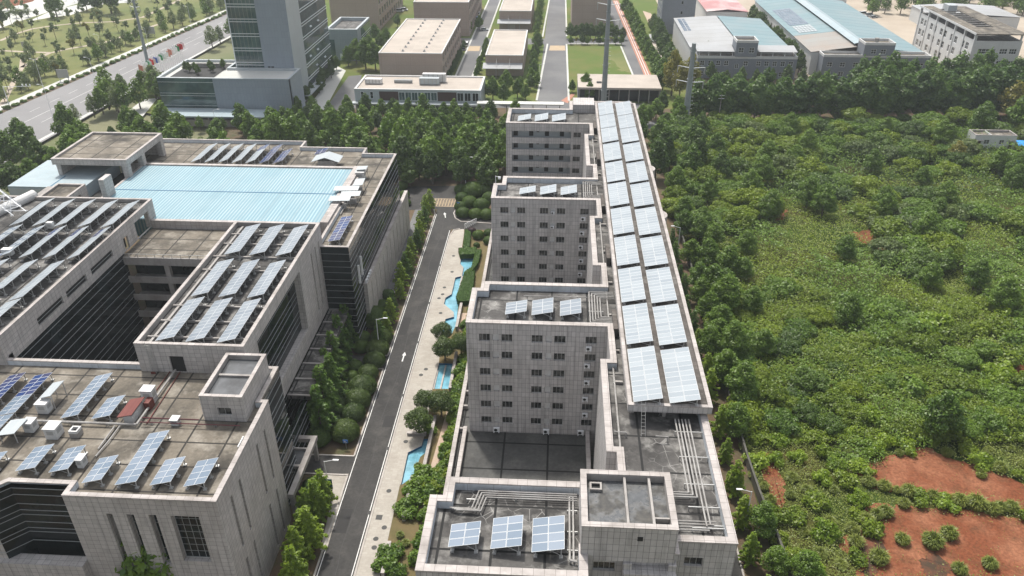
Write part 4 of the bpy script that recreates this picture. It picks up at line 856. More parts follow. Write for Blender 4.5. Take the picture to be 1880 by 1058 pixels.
# the highway and the park beyond it on the left
HW = [(-215, 230), (-179, 230), (-170, 470), (-160, 700), (-186, 700), (-194, 470), (-212, 281)]
sheet('highway', HW, .0, 'highway')
def hx(y, f): l = -213.5+(y-265)*.096; r = -181.5+(y-265)*.055; return l+(r-l)*f
for f in (.3, .7):
    for y in range(236, 520, 12): strip('lane_marking', [(hx(y, f), y), (hx(y+6, f), y+6)], .16, .006, 'paint')
strip('lane_marking', [(hx(y, .5), y) for y in (235, 300, 380, 460, 560)], .18, .006, 'paint')
strip('sidewalk', [(hx(y, 0)-5, y) for y in (225, 300, 380, 460, 600)], 4.2, .03, 'pale_concrete'); strip('verge', [(hx(y, 0)-1.6, y) for y in (225, 300, 380, 460, 600)], 3, .02, 'campus_soil')  # verge in dark soil; hedge and tree shadow put into its tone
strip('sidewalk', [(hx(y, 1)+2.2, y) for y in (225, 300, 380, 460, 600)], 1.6, .03, 'pale_concrete')
sheet('park_lawn', [(-520, 220), (-219, 220), (-200, 480), (-190, 620), (-520, 620)], -.01, 'dry_lawn')
PATHS = [[(0, 75), (30, 62), (60, 53), (100, 47), (150, 42), (210, 40), (262, 32), (330, 0)], [(40, 124), (60, 112), (90, 98), (120, 91), (160, 84), (200, 76), (240, 62), (290, 45)], [(0, 93), (40, 95), (90, 97)], [(0, 200), (20, 160), (40, 124), (42, 105)]]
for p in PATHS: strip('park_path', [tuple(G(x, y)[:2]) for x, y in p], 2.2, .01, 'sand')
sheet('water', gp((-60, 90), (0, 52), (40, 38), (90, 22), (165, 0), (180, -30), (-200, -30)), .015, 'pale_concrete'); bpy.data.objects[COL.objects[-1].name].name = 'pale_ground'  # flat pale sheet beyond the park
sheet('pale_ground', gp((50, 40), (100, 18), (165, 4), (235, -20), (330, -30), (240, 5), (190, 8), (130, 28), (95, 32)), .03, 'pale_concrete')
sheet('bare_soil', gp((-30, 30), (10, 16), (60, 3), (80, -12), (-60, -25)), .04, 'red_soil')
# the works beyond: yards, streets, lawns
sheet('yard', rect(-150, 60, 300, 700), .0-.015, 'lawn'); sheet('yard', rect(40, 330, 346, 700), -.018, 'sand'); sheet('soil', rect(26, 330, 283, 346), -.02, 'campus_soil')  # soil sheet: shade under the poplars put into its dark colour
sheet('street', [(-8, 296), (4.2, 296), (3.2, 700), (-5.5, 700)], .012, 'asphalt_far'); sheet('street', [(-90, 398), (34, 404), (34, 416), (-90, 412)], .016, 'asphalt_far')
sheet('street', rect(-44.5, -37.5, 320, 640), .014, 'asphalt_far'); sheet('street', gp((596, 202), (640, 140), (664, 138), (652, 202)), .013, 'asphalt_far')
sheet('street', [(33.5, 335), (38, 335), (33, 520), (28, 520)], .014, 'asphalt_far'); sheet('cycle_lane', [(38, 335), (41.2, 335), (36.5, 520), (33, 520)], .02, 'red_path')
sheet('street', [(-30, 298), (34, 298), (34, 306), (-30, 306)], .018, 'asphalt_far')
for x in (38.8, 39.9): strip('lane_marking', [(x+.2, 336), (x-4.6, 518)], .3, .026, 'paint')
for xs in (((-8.2, 308), (-5.6, 403)), ((4.6, 308), (3.9, 403)), ((33.2, 338), (30.8, 400)), ((-44.7, 320), (-44.7, 520)), ((-37.3, 335), (-37.3, 520)), ((-8.5, 418), (-6, 560)), ((4, 420), (3.5, 560)), ((27.5, 420), (25, 520)), ((4.6, 403.5), (31, 405))): kerb(xs, .8, .12, 'kerb', 'pale_concrete')
sheet('lawn', [(5, 318), (33, 318), (30.8, 402), (4.2, 400)], .0, 'lawn'); blob('dry_patch', [(1110, 100), (1160, 95), (1175, 135), (1140, 130), (1120, 112)], .01, 'dry_lawn', 2)
sheet('road_marking', gp((1010, 84), (1037, 84), (1038, 93), (1008, 93)), .03, 'orange_hatch'); sheet('road_marking', gp((862, 85), (882, 85), (880, 94), (858, 94)), .03, 'orange_hatch'); sheet('cycle_lane', gp((1030, 185), (1050, 172), (1056, 173), (1042, 190)), .03, 'red_path')
sheet('paving', gp((560, 205), (596, 202), (635, 130), (612, 118), (590, 165)), .02, 'pale_concrete')
sheet('lawn', gp((300, 130), (240, 175), (260, 205), (300, 215), (330, 150)), .0, 'lawn'); sheet('paving', gp((235, 205), (262, 183), (290, 180), (262, 214)), .01, 'pale_concrete')
sheet('sandy_track', gp((1180, 20), (1195, 25), (1262, 150), (1245, 160)), .01, 'tan')
# seams, repairs and drains of the campus road
random.seed(9); pts = [(-30.4+.3*math.sin(y*.21)+random.uniform(-.12, .12), y) for y in range(60, 200, 3)]
strip('road_crack', pts, .07, .004, 'grate')
for y, x0, x1, l in ((84, -32.6, -30.8, 5), (109, -30.2, -28.4, 3.2), (139, -32.8, -31, 7), (168, -30.6, -28.3, 4)): sheet('road_repair', rect(x0, x1, y, y+l), .003, 'road_dark')
for y in (88, 103, 118, 136, 152, 170): sheet('gutter_grate', rect(-28.35, -27.95, y, y+.8), .007, 'grate')
# ================================================================== plants
def leaf_mesh(name, pts, nrm, size, mat_, aspect=.62, extra=None, smooth=False):
    """many leaf-clump faces: one diamond per point"""
    n = len(pts); pts = np.asarray(pts); nrm = nrm/np.maximum(np.linalg.norm(nrm, axis=1, keepdims=True), 1e-6)
    ref = RNG.normal(size=(n, 3)); a = np.cross(nrm, ref); a /= np.maximum(np.linalg.norm(a, axis=1, keepdims=True), 1e-6); b = np.cross(nrm, a)
    s = (size*RNG.uniform(.6, 1.35, n))[:, None]
    v = np.stack([pts-a*s, pts-b*s*aspect, pts+a*s, pts+b*s*aspect], 1).reshape(-1, 3)
    f = np.arange(4*n).reshape(-1, 4); tint = RNG.uniform(0, 1, n)
    V = v.tolist(); Fc = f.tolist(); tl = tint.tolist()
    if extra:
        k = len(V); V += [tuple(p) for p in extra[0]]; Fc += [[k+i for i in q] for q in extra[1]]; tl += [.15]*len(extra[1])  # inner core tinted dark: shade between the leaves put into colour
    me = bpy.data.meshes.new(name); me.from_pydata(V, [], Fc); me.materials.append(MT[mat_])
    at = me.attributes.new('leaf_tint', 'FLOAT', 'FACE'); at.data.foreach_set('value', tl); me.update(); return me
def sph(n):
    v = RNG.normal(size=(n, 3)); return v/np.linalg.norm(v, axis=1, keepdims=True)
def lobes(L, n, size, mat_, name='crown', inner=.62, up=.35, jit=.6, aspect=.62):
    """leaf clumps through the volume of several overlapping lobes (cx,cy,cz,rx,ry,rz)"""
    L = np.array(L, float); w = (L[:, 3]*L[:, 4]*L[:, 5])**(2/3); w /= w.sum(); idx = RNG.choice(len(L), n, p=w); d = sph(n)
    r = inner+(1-inner)*RNG.uniform(0, 1, n)**.6; r *= RNG.normal(1, .05, n)
    p = L[idx, :3]+d*r[:, None]*L[idx, 3:]; nr = d*.8+np.array([0, 0, up])+RNG.normal(size=(n, 3))*jit
    return leaf_mesh(name, p, nr, size, mat_, aspect)
def trunk(h, r0, r1, limbs=0, spread=1.5, mat_='bark', lean=.0):
    m = MB(); k = random.uniform(-lean, lean); m.tube((0, 0, -.1), (k, 0, h*.6), r0, (r0+r1)/2, 7); m.tube((k, 0, h*.6), (k*1.2, .05, h), (r0+r1)/2, r1, 7)
    for i in range(limbs):
        t = 2*PI*i/limbs+random.random(); z = h*random.uniform(.5, .8); m.tube((k*.9, 0, z), (spread*math.cos(t), spread*math.sin(t), z+spread*random.uniform(.7, 1.2)), r1*.9, r1*.3, 5)
    return m.mesh('trunk', mat_)
def rnd(a, b): return random.uniform(a, b)
def camphor(seed, mat_, n=3200, size=.27, sq=.85):
    """broadleaf tree: a rounded, pointed crown of overlapping boughs"""
    random.seed(seed); L = [(0, 0, 5.2, 1.9, 1.9, 2.6)]; k = 17
    for i in range(k):
        f = i/(k-1); t = i*2.4+rnd(-.5, .5); rr = 2.75*math.sin(PI*(.27+.70*f))**.8; q = rr*rnd(.5, .72); r = (1.5-.65*f)*rnd(.8, 1.15); L.append((q*math.cos(t), q*math.sin(t), 2.9+5.3*f, r, r, r*.8))
    L.append((rnd(-.3, .3), rnd(-.3, .3), 8.3, .8, .8, 1.0))
    return trunk(4.0, .24, .12, 4, 1.3), lobes(L, n, size, mat_, jit=.4, inner=.7)
def roundtree(seed, mat_, n=6000):
    random.seed(seed); L = [(0, 0, 4.0, 2.3, 2.3, 1.9)]
    for i in range(13):
        d = Vector((random.gauss(0, 1), random.gauss(0, 1), random.gauss(.2, .8))).normalized(); L.append((d.x*1.75, d.y*1.75, 4.0+d.z*1.45, 1.05, 1.05, .9))
    return trunk(3.0, .2, .12, 3, .9), lobes(L, n, .14, mat_, jit=.4, inner=.72)
def poplar(seed, mat_, n=3400):
    random.seed(seed); L = []
    for i in range(13):
        f = i/12; rr = 2.6*math.sin(PI*min(1, f*.8+.2))**.65+.25; t = rnd(0, 6.28); L.append((rr*.35*math.cos(t), rr*.35*math.sin(t), 2.6+10.2*f, rr*rnd(.75, 1), rr*rnd(.75, 1), 1.5))
    return trunk(6.0, .2, .13, 3, 1.0, 'pale_bark'), lobes(L, n, .34, mat_, up=.45, jit=.38)
def conifer(seed, mat_, n=2300, h=7.5, r=1.75):
    """feathery young conifer: whorls of drooping branch sprays"""
    random.seed(seed); P = []; N = []
    k = 12
    for i in range(k):
        z = .7+(h-.9)*i/k; rr = r*(1-i/k)**.75*rnd(.8, 1.15)+.12; nb = 6 if i < 8 else 4; t0 = rnd(0, 6)
        for b in range(nb):
            t = t0+2*PI*b/nb+rnd(-.25, .25); L_ = rr*rnd(.75, 1.2); m = max(6, int(n/(k*6)*L_/r*1.6))
            s = np.sqrt(RNG.uniform(.03, 1, m)); w = (1-s*.7)*.2*RNG.normal(size=m)
            x = np.cos(t)*s*L_-np.sin(t)*w; y = np.sin(t)*s*L_+np.cos(t)*w; zz = z+.55*s*L_*.5-.25*(s**2)*L_+RNG.normal(size=m)*.09
            P.append(np.stack([x, y, zz], 1)); N.append(np.stack([np.cos(t)*.3+RNG.normal(size=m)*.4, np.sin(t)*.3+RNG.normal(size=m)*.4, np.ones(m)], 1))
    P = np.concatenate(P); N = np.concatenate(N)
    m = MB().tube((0, 0, -.1), (0, 0, h*.95), .11, .03, 6)
    return m.mesh('trunk', 'bark'), leaf_mesh('crown', P, N, .19, mat_, .4)
def ico(r, sz=1.0, n=10, m=7, cz=0):
    v = []; f = []
    for j in range(m+1):
        ph = PI*j/m
        for i in range(n): t = 2*PI*i/n; v.append((r*math.sin(ph)*math.cos(t), r*math.sin(ph)*math.sin(t), cz+r*sz*math.cos(ph)))
    for j in range(m):
        for i in range(n): f.append((j*n+i, (j+1)*n+i, (j+1)*n+(i+1) % n, j*n+(i+1) % n))
    return v, f
def ball(seed, mat_, n=5600, flat=.8):
    """clipped dome shrub, radius 1"""
    random.seed(seed); d = sph(n); d[:, 2] = np.abs(d[:, 2])*1.25-.25; d /= np.linalg.norm(d, axis=1, keepdims=True)
    bump = 1+.035*np.sin(d[:, 0]*9+seed)*np.sin(d[:, 1]*8)+RNG.normal(0, .014, n); p = d*bump[:, None]*np.array([1, 1, flat])+np.array([0, 0, .5])
    return trunk(.4, .1, .08), leaf_mesh('crown', p, d*1+RNG.normal(size=(n, 3))*.3, .048, mat_, .7, ico(.96, flat, 18, 12, .5))
def shrub(seed, mat_, n=1500, size=.16, hgt=1.6):
    random.seed(seed); L = []
    for i in range(8):
        t = rnd(0, 6.28); q = rnd(0, 1.25); L.append((q*math.cos(t), q*math.sin(t), rnd(.35, hgt*.7), rnd(.5, .95), rnd(.5, .95), rnd(.4, .75)))
    return None, lobes(L, n, size, mat_, 'foliage', .5, .5, .45)
def tuft(seed, mat_, n=900, h=1.25):
    """a tussock of long grass blades"""
    random.seed(seed); V = []; Fc = []; tl = []
    for i in range(n):
        t = rnd(0, 6.28); q = .6*math.sqrt(random.random()); l = h*rnd(.5, 1.1)*(1.1-q); o = rnd(.1, .75)*l*.8; x0, y0 = q*math.cos(t), q*math.sin(t); wv = .03; nx, ny = -math.sin(t)*wv, math.cos(t)*wv
        x1, y1, z1 = x0+math.cos(t)*o*.45, y0+math.sin(t)*o*.45, l*.75; x2, y2, z2 = x0+math.cos(t)*o, y0+math.sin(t)*o, l*rnd(.6, .95); k = len(V)
        V += [(x0-nx, y0-ny, 0), (x0+nx, y0+ny, 0), (x1+nx, y1+ny, z1), (x1-nx, y1-ny, z1), (x2, y2, z2)]; Fc += [(k, k+1, k+2, k+3), (k+3, k+2, k+4)]; c = random.random(); tl += [c, c]
    me = bpy.data.meshes.new('blades'); me.from_pydata(V, [], Fc); me.materials.append(MT[mat_]); at = me.attributes.new('leaf_tint', 'FLOAT', 'FACE'); at.data.foreach_set('value', tl); me.update(); return None, me
def mound(seed, mat_, n=5200, size=.15):
    """low spreading tree or overgrown thicket: a bumpy dome of foliage"""
    random.seed(seed); L = [(0, 0, 1.0, 2.3, 2.3, 1.5)]
    for i in range(16):
        t = i*2.4+rnd(-.4, .4); q = 2.3*math.sqrt((i+.5)/16); L.append((q*math.cos(t), q*math.sin(t), .7+1.9*math.sqrt(max(0, 1-(q/2.7)**2))*rnd(.75, 1.1), rnd(.6, 1.05), rnd(.6, 1.05), rnd(.4, .65)))
    return trunk(1.2, .14, .1, 3, .8), lobes(L, n, size, mat_, 'crown', .7, .5, .4)
def sparse(seed, mat_, n=520):
    random.seed(seed); L = []
    for i in range(7): t = rnd(0, 6.28); q = rnd(.3, 1.5); L.append((q*math.cos(t), q*math.sin(t), rnd(3.4, 6.2), rnd(.5, 1.0), rnd(.5, 1.0), rnd(.5, .9)))
    return trunk(5.0, .11, .06, 5, 1.2, 'bark', .3), lobes(L, n, .3, mat_, inner=.3)
PL = {'camphor': [camphor(10+i, 'leaf_dark') for i in range(4)], 'broad': [camphor(30+i, 'leaf_mid') for i in range(4)], 'garden': [roundtree(50+i, 'leaf_ball') for i in range(2)],
      'near_broad': [camphor(60+i, 'leaf_mid', 6000, .17) for i in range(3)], 'yellow': [camphor(70, 'leaf_yellow', 1700)],
      'poplar': [poplar(20+i, 'leaf_poplar') for i in range(4)], 'conifer': [conifer(40+i, 'leaf_conifer', 4200) for i in range(4)], 'bright_conifer': [conifer(80+i, 'leaf_bright', 3600, 7, 1.7) for i in range(3)],
      'ball': [ball(90+i, 'leaf_ball') for i in range(2)], 'dark_ball': [ball(95, 'leaf_dark')], 'purple_ball': [ball(97, 'leaf_purple', 2000)],
      'shrub': [shrub(100+i, 'leaf_scrub') for i in range(4)], 'grey_shrub': [shrub(110+i, 'leaf_grey', 1300) for i in range(2)], 'dark_shrub': [shrub(120+i, 'leaf_mid', 1600) for i in range(3)], 'bright_shrub': [shrub(130+i, 'leaf_bright', 1400, .15) for i in range(2)],
      'mound': [mound(200+i, 'leaf_mid') for i in range(3)], 'dark_mound': [mound(210+i, 'leaf_dark') for i in range(2)], 'light_mound': [mound(220+i, 'leaf_scrub') for i in range(3)], 'grey_mound': [mound(230, 'leaf_grey')],
      'red_shrub': [shrub(140, 'leaf_red', 700)], 'tuft': [tuft(150+i, 'leaf_grass') for i in range(3)], 'park': [sparse(160+i, 'leaf_park') for i in range(4)], 'park_round': [camphor(170+i, 'leaf_park', 1100, .3) for i in range(2)], 'park_yellow': [sparse(180, 'leaf_yellow', 420)],
      'street': [camphor(190+i, 'leaf_mid', 1100, .33) for i in range(2)]}
PN = 0
def plant(kind, x, y, s, label, name='tree', cat='tree', group=None, z=0, sz=1.0):
    global PN
    if name == 'tree': name = {'camphor': 'evergreen_tree', 'near_broad': 'spreading_tree', 'yellow': 'yellow_leaved_tree', 'red_shrub': 'dry_bush'}.get(kind, 'broadleaf_tree')
    PN += 1; tk, cr = PL[kind][PN % len(PL[kind])]; t = thing(name, label, cat, (x, y, z), group); t.rotation_euler = (0, 0, (PN*2.399) % 6.283); t.scale = (s, s, s*sz)
    if tk: put('trunk', tk, t)
    put('crown' if tk else ('blades' if kind == 'tuft' else 'foliage'), cr, t); return t
random.seed(3)
# ---- clipped dome shrubs by the road -------------------------------
DOME = [(633, 790, 26, 'ball', 'nearest the road mouth, above the blue sign'), (648, 757, 22, 'ball', 'yellowish green, second from the near end of the roadside row'), (656, 732, 24, 'ball', 'third from the near end of the roadside row'), (665, 708, 26, 'ball', 'largest of the roadside row, fourth from the near end'), (675, 683, 19, 'ball', 'bright topped, fifth from the near end of the roadside row'),
        (687, 660, 20, 'ball', 'below the street lamp, sixth in the roadside row'), (693, 638, 21, 'ball', 'behind the street lamp, seventh in the roadside row'), (700, 618, 20, 'ball', 'last of the roadside row before the side lane'), (584, 800, 24, 'dark_ball', 'dark green, beside the entrance canopy'), (580, 898, 28, 'dark_ball', 'below the entrance canopy at the drive'),
        (613, 774, 16, 'dark_ball', 'half hidden behind the nearest roadside dome'), (652, 672, 14, 'dark_ball', 'second row, behind the bright topped one'), (663, 636, 15, 'dark_ball', 'second row, behind the street lamp'), (666, 618, 14, 'dark_ball', 'second row, near the side lane'), (689, 582, 26, 'dark_ball', 'large and dark beyond the side lane'), (646, 690, 13, 'dark_ball', 'second row, behind the largest one'), (640, 716, 14, 'dark_ball', 'second row, near the conifers'), (627, 742, 14, 'dark_ball', 'second row, between conifers and roadside row'), (622, 758, 13, 'dark_ball', 'second row, third from the near end')]
def rpx(px, py, r, z=0): p = G(px, py, z); return r*(p-Vector((0, 0, H))).dot(_F)/FPX
for x, y, r, k, lb in DOME:
    s = rpx(x, y, r)*1.0; p = G(x, y, s*.6); plant(k, p.x, p.y, s, 'clipped dome shrub: '+lb, 'dome_shrub', 'shrub', 'clipped dome shrubs by the road')
BC = [(868, 348, 19), (884, 346, 17), (862, 370, 14), (884, 375, 15), (845, 378, 11), (848, 362, 12), (850, 390, 13), (873, 392, 13), (893, 393, 13), (898, 362, 13), (846, 347, 12)]
for i, (x, y, r) in enumerate(BC):
    s = rpx(x, y, r); p = G(x, y, s*.6); plant('dark_ball', p.x, p.y, s, 'round dark clipped shrub in the traffic island by the gate road, %s' % ('back left large', 'back right large', 'middle left', 'middle right', 'left edge, low', 'left edge, upper', 'front left', 'front centre', 'front right', 'right edge', 'back left small')[i], 'dome_shrub', 'shrub', 'dome shrubs in the traffic island')
for x, y, r, k, lb in ((878, 432, 11, 'dark_ball', 'round shrub on the small lawn beside the white fence'), (866, 424, 8, 'purple_ball', 'small purple shrub at the white fence'), (875, 450, 6, 'dark_ball', 'small low shrub in the middle of the small lawn'), (897, 442, 10, 'dark_ball', 'round shrub against the third nearest wing, lower one'), (897, 428, 9, 'dark_ball', 'round shrub against the third nearest wing, upper one')):
    s = rpx(x, y, r); p = G(x, y, s*.5); plant(k, p.x, p.y, s, lb, 'round_shrub', 'shrub')
# ---- conifers along the road ---------------------------------------
CON = [(545, 1075, 'bright_conifer', 1.0), (548, 1040, 'bright_conifer', 1.0), (573, 1010, 'bright_conifer', 1.1), (567, 965, 'bright_conifer', .95), (585, 955, 'bright_conifer', 1.05), (560, 1000, 'bright_conifer', .9), (596, 930, 'bright_conifer', .95), (538, 1090, 'bright_conifer', .8),
       (592, 800, 'conifer', 1.2), (600, 770, 'conifer', 1.3), (615, 740, 'conifer', 1.2), (618, 700, 'conifer', 1.25), (628, 668, 'conifer', 1.25), (640, 640, 'conifer', 1.15), (640, 600, 'conifer', .9), (605, 720, 'conifer', 1.1), (655, 612, 'conifer', .8), (590, 760, 'conifer', 1.0)]
for i, (x, y, k, s) in enumerate(CON):
    p = G(x, y, 0); plant(k, p.x, p.y, s*(1.25 if k[0] == 'b' else 1.35), ('fresh green feathery tree by the near drive, ' if k[0] == 'b' else 'tall dark feathery tree behind the dome shrubs, ')+('%s from the near end' % ordinal(i if k[0] == 'b' else i-8)), 'young_conifer', 'tree', 'feathery trees along the road')
for i in range(15):
    y = 134+4.9*i; plant('bright_conifer' if i % 3 else 'conifer', -35.2+rnd(-.5, .5), y, .85+rnd(-.1, .25) if i else 1.0, 'feathery green tree between the side lane and the road, %s from the near end' % ordinal(i), 'young_conifer', 'tree', 'feathery trees along the lane')
for i, (x, y, r) in enumerate(((665, 585, 15), (700, 560, 13), (712, 540, 12), (742, 357, 10), (747, 372, 8), (738, 340, 11))):
    s = rpx(x, y, r); p = G(x, y, s*.6); plant('dark_ball', p.x, p.y, s, 'low dark round shrub at the foot of the screen wall, %s from the near end' % ordinal(i), 'round_shrub', 'shrub', 'shrubs at the screen wall')
# ---- garden between sidewalk and building --------------------------
for x, y, r, lb in ((811, 606, 18, 'rounded tree on the sidewalk below the channel pool'), (816, 634, 20, 'dark rounded tree left of the wing, above the stepped pool'), (846, 626, 18, 'rounded tree beside the wing wall above the stepped pool'), (781, 731, 19, 'dark rounded tree below the stepped pool, left one'), (809, 735, 22, 'dark rounded tree below the stepped pool, right one'), (768, 768, 23, 'lighter rounded tree overhanging the sidewalk by the planter edge')):
    s = rpx(x, y, r)/2.35; p = G(x, y, 4.0*s); plant('garden', p.x, p.y, s, lb, 'garden_tree', 'tree', 'rounded trees by the pools', 0, .92)
hb = [(845, 392), (862, 394), (852, 472), (838, 470)]
def hedge(pts, h, lb, dens=75, mat_='leaf_hedge', group='hedges around the pools'):
    poly = [Vector(q) for q in gp(*pts)]; cx = sum((q for q in poly), Vector((0, 0)))/len(poly); t = thing('hedge', lb, 'hedge', (cx.x, cx.y, 0), group)
    lx = [q.x for q in poly]; ly = [q.y for q in poly]; P = []; N = []
    def inside(x, y):
        c = False
        for i in range(len(poly)):
            a, b = poly[i-1], poly[i]
            if (a.y > y) != (b.y > y) and x < (b.x-a.x)*(y-a.y)/(b.y-a.y)+a.x: c = not c
        return c
    A = (max(lx)-min(lx))*(max(ly)-min(ly)); n = min(14000, int(A*dens))
    for i in range(n):
        x, y = rnd(min(lx), max(lx)), rnd(min(ly), max(ly))
        if inside(x, y): P.append((x-cx.x, y-cx.y, h+random.gauss(0, .06))); N.append((random.gauss(0, .5), random.gauss(0, .5), 1))
    for i in range(len(poly)):
        a, b = poly[i-1], poly[i]; nn = (b-a).orthogonal().normalized()
        for k in range(int((b-a).length*h*dens*.8)): q = a.lerp(b, random.random()); P.append((q.x-cx.x+random.gauss(0, .05), q.y-cx.y+random.gauss(0, .05), rnd(.05, h))); N.append((nn.x+random.gauss(0, .5), nn.y+random.gauss(0, .5), .5))
    pi = [Vector(q) for q in inset([tuple(q) for q in poly], .1)]; ex = MB().prism([(q.x-cx.x, q.y-cx.y) for q in pi], 0, h-.08)
    put('foliage', leaf_mesh('foliage', np.array(P), np.array(N), .11, mat_, .7, (ex.v, ex.f)), t)
hedge([(854, 428), (865, 428), (862, 460), (850, 460)], 1.0, 'clipped green hedge running along the sidewalk towards the white fence')
hedge([(842, 464), (875, 462), (873, 475), (845, 476)], 1.4, 'clipped green hedge across the far end of the pool')
hedge([(874, 466), (884, 466), (878, 490), (868, 505), (856, 515), (852, 508), (866, 498)], 1.3, 'curved green hedge around the right side of the farthest pool')
hedge([(852, 512), (872, 505), (866, 560), (842, 562), (838, 552)], 1.3, 'dense green shrub bed right of the narrow channel pool')
for i in range(64):
    f = i/63; a = G(846, 650); b = G(795, 900); x = a.x+(b.x-a.x)*f; y = a.y+(b.y-a.y)*f
    plant(('dark_shrub', 'dark_shrub', 'shrub')[i % 3], -16.6+rnd(-.9, .4)-(2.2*rnd(0, 1) if f > .75 else 0), 150-71*f, rnd(.95, 1.45), 'dark green shrub against the podium wall, %s from the far end' % ordinal(i), 'garden_shrub', 'shrub', 'shrubs along the podium wall')
for i, (x, y, s, k) in enumerate(((765, 905, 1.4, 'dark_shrub'), (775, 885, 1.5, 'dark_shrub'), (757, 930, 1.4, 'dark_shrub'), (783, 900, 1.1, 'shrub'), (748, 945, 1.3, 'dark_shrub'), (735, 985, .8, 'tuft'), (745, 1000, .9, 'tuft'), (722, 1020, 1.3, 'dark_shrub'), (715, 1045, 1.4, 'dark_shrub'), (728, 1050, 1.0, 'dark_shrub'), (760, 1030, .7, 'red_shrub'), (768, 860, 1.0, 'tuft'), (850, 600, 1.0, 'dark_shrub'), (790, 790, .9, 'dark_shrub'))):
    p = G(x, y); plant(k, p.x, p.y, s, 'garden plant between the low walls and the podium, %s in a list from the near pool outwards' % ordinal(i) if False else ('bushy dark shrub' if k == 'dark_shrub' else 'spiky grassy plant' if k == 'tuft' else 'reddish low shrub' if k == 'red_shrub' else 'light green shrub')+(' on the strip of dead grass, '+('behind the nearest low wall', 'at the near pool corner', 'below the nearest low wall', 'beside the podium corner', 'at the foot of the low wall', 'on bare soil', 'below another spiky one', 'by the bottom low wall', 'lowest beside the bottom wall', 'right of the bottom wall', 'at the wing corner', 'at the pool edge', 'by the small tan paving', 'at the tan paving')[i]), 'garden_shrub', 'shrub', 'plants on the dead grass strip')
for i, (x, y, s) in enumerate(((238, 1056, 1.5), (300, 1045, 2.3), (285, 1062, 2.0))): p = G(x, y, 6); plant('broad', p.x, p.y, s*.9, 'dark tree in front of the slit windows at the bottom edge, %s' % ('left small one', 'right large one', 'middle low one')[i], 'tree', 'tree', 'trees at the foot of the front facade', 0, 1.0)
# ---- east side row and scrub ---------------------------------------
for i in range(16):
    y = 73+7.6*i+rnd(-1.5, 1.5); plant('bright_conifer' if i < 9 else 'conifer', 30.6-.012*(y-73)+rnd(-.6, .6), y, rnd(.85, 1.2), 'fresh green feathery tree in the row beside the building, %s from the near end' % ordinal(i), 'young_conifer', 'tree', 'feathery trees beside the building')
for i, (px, py, s) in enumerate(((1345, 640, 1.25), (1330, 560, 1.4), (1320, 600, 1.1), (1300, 480, 1.2), (1285, 540, .9), (1360, 720, 1.3), (1330, 690, 1.2), (1255, 420, 1.1), (1290, 410, 1.0), (1240, 340, 1.2), (1270, 300, 1.1), (1230, 300, 1.0), (1380, 560, 1.0), (1365, 500, .9), (1300, 360, 1.1), (1350, 780, 1.0), (1425, 1035, .8), (1480, 1050, .9), (1300, 640, 1.1), (1310, 440, 1.0), (1268, 470, 1.0), (1282, 520, 1.1), (1300, 570, 1.0), (1316, 620, 1.0), (1338, 690, 1.0), (1255, 390, 1.0), (1400, 960, .9), (1400, 640, 1.0))):
    p = G(px, py, 2.5); plant('near_broad', p.x, p.y, s, 'broad dark green tree near the boundary wall, %s of its scattered group' % ordinal(i) if False else 'broad dark green tree on the waste ground near the boundary wall', 'tree', 'tree', 'broad trees near the boundary wall', 0, .8)
def inpoly(x, y, poly):
    c = False
    for i in range(len(poly)):
        (ax, ay), (bx, by) = poly[i-1], poly[i]
        if (ay > y) != (by > y) and x < (bx-ax)*(y-ay)/(by-ay)+ax: c = not c
    return c
SP = [gp(*s) for s in SOIL]
def scrub_ok(x, y, j=0):
    x += random.gauss(0, j); y += random.gauss(0, j)
    return not any(inpoly(x, y, p) for p in SP)
for i, (px, py, s, k, lb) in enumerate(((1482, 372, 1.3, 'near_broad', 'dark dense tree at the red path'), (1510, 388, 1.3, 'near_broad', 'dark bushy tree right of the red path'), (1695, 440, 1.3, 'near_broad', 'lone green tree right of the bare red patch'), (1620, 385, 1.2, 'near_broad', 'dark tree above the bare red patch'), (1722, 790, 1.35, 'near_broad', 'lone dark tree at the edge of the big red clearing'), (1555, 585, 1.1, 'near_broad', 'small dark tree in the middle of the leafy carpet'), (1550, 470, 1.0, 'near_broad', 'small tree left of the bare red patch'), (1830, 310, 1.2, 'near_broad', 'dark tree below the white hut'), (1865, 325, 1.3, 'near_broad', 'dark tree near the right edge below the hut'), (1800, 240, 1.6, 'near_broad', 'tree left of the white hut'), (1870, 230, 1.7, 'broad', 'pale green tree behind the white hut'), (1850, 212, 1.9, 'yellow', 'yellow green tree at the right edge behind the hut'), (1755, 290, 1.0, 'yellow', 'bright yellow green sapling crown in the scrub'), (1260, 360, .9, 'red_shrub', 'dry reddish bush beside the building'), (1600, 310, 1.1, 'near_broad', 'round dark tree in the far scrub'), (1480, 280, 1.3, 'near_broad', 'spreading tree in the far left scrub'), (1790, 520, 1.1, 'near_broad', 'dark tree at the right edge of the leafy carpet'), (1840, 560, 1.2, 'near_broad', 'dark tree near the right edge above the red slope'))):
    p = G(px, py, 2); plant(k, p.x, p.y, s, lb, 'tree', 'tree', None, 0, .85)
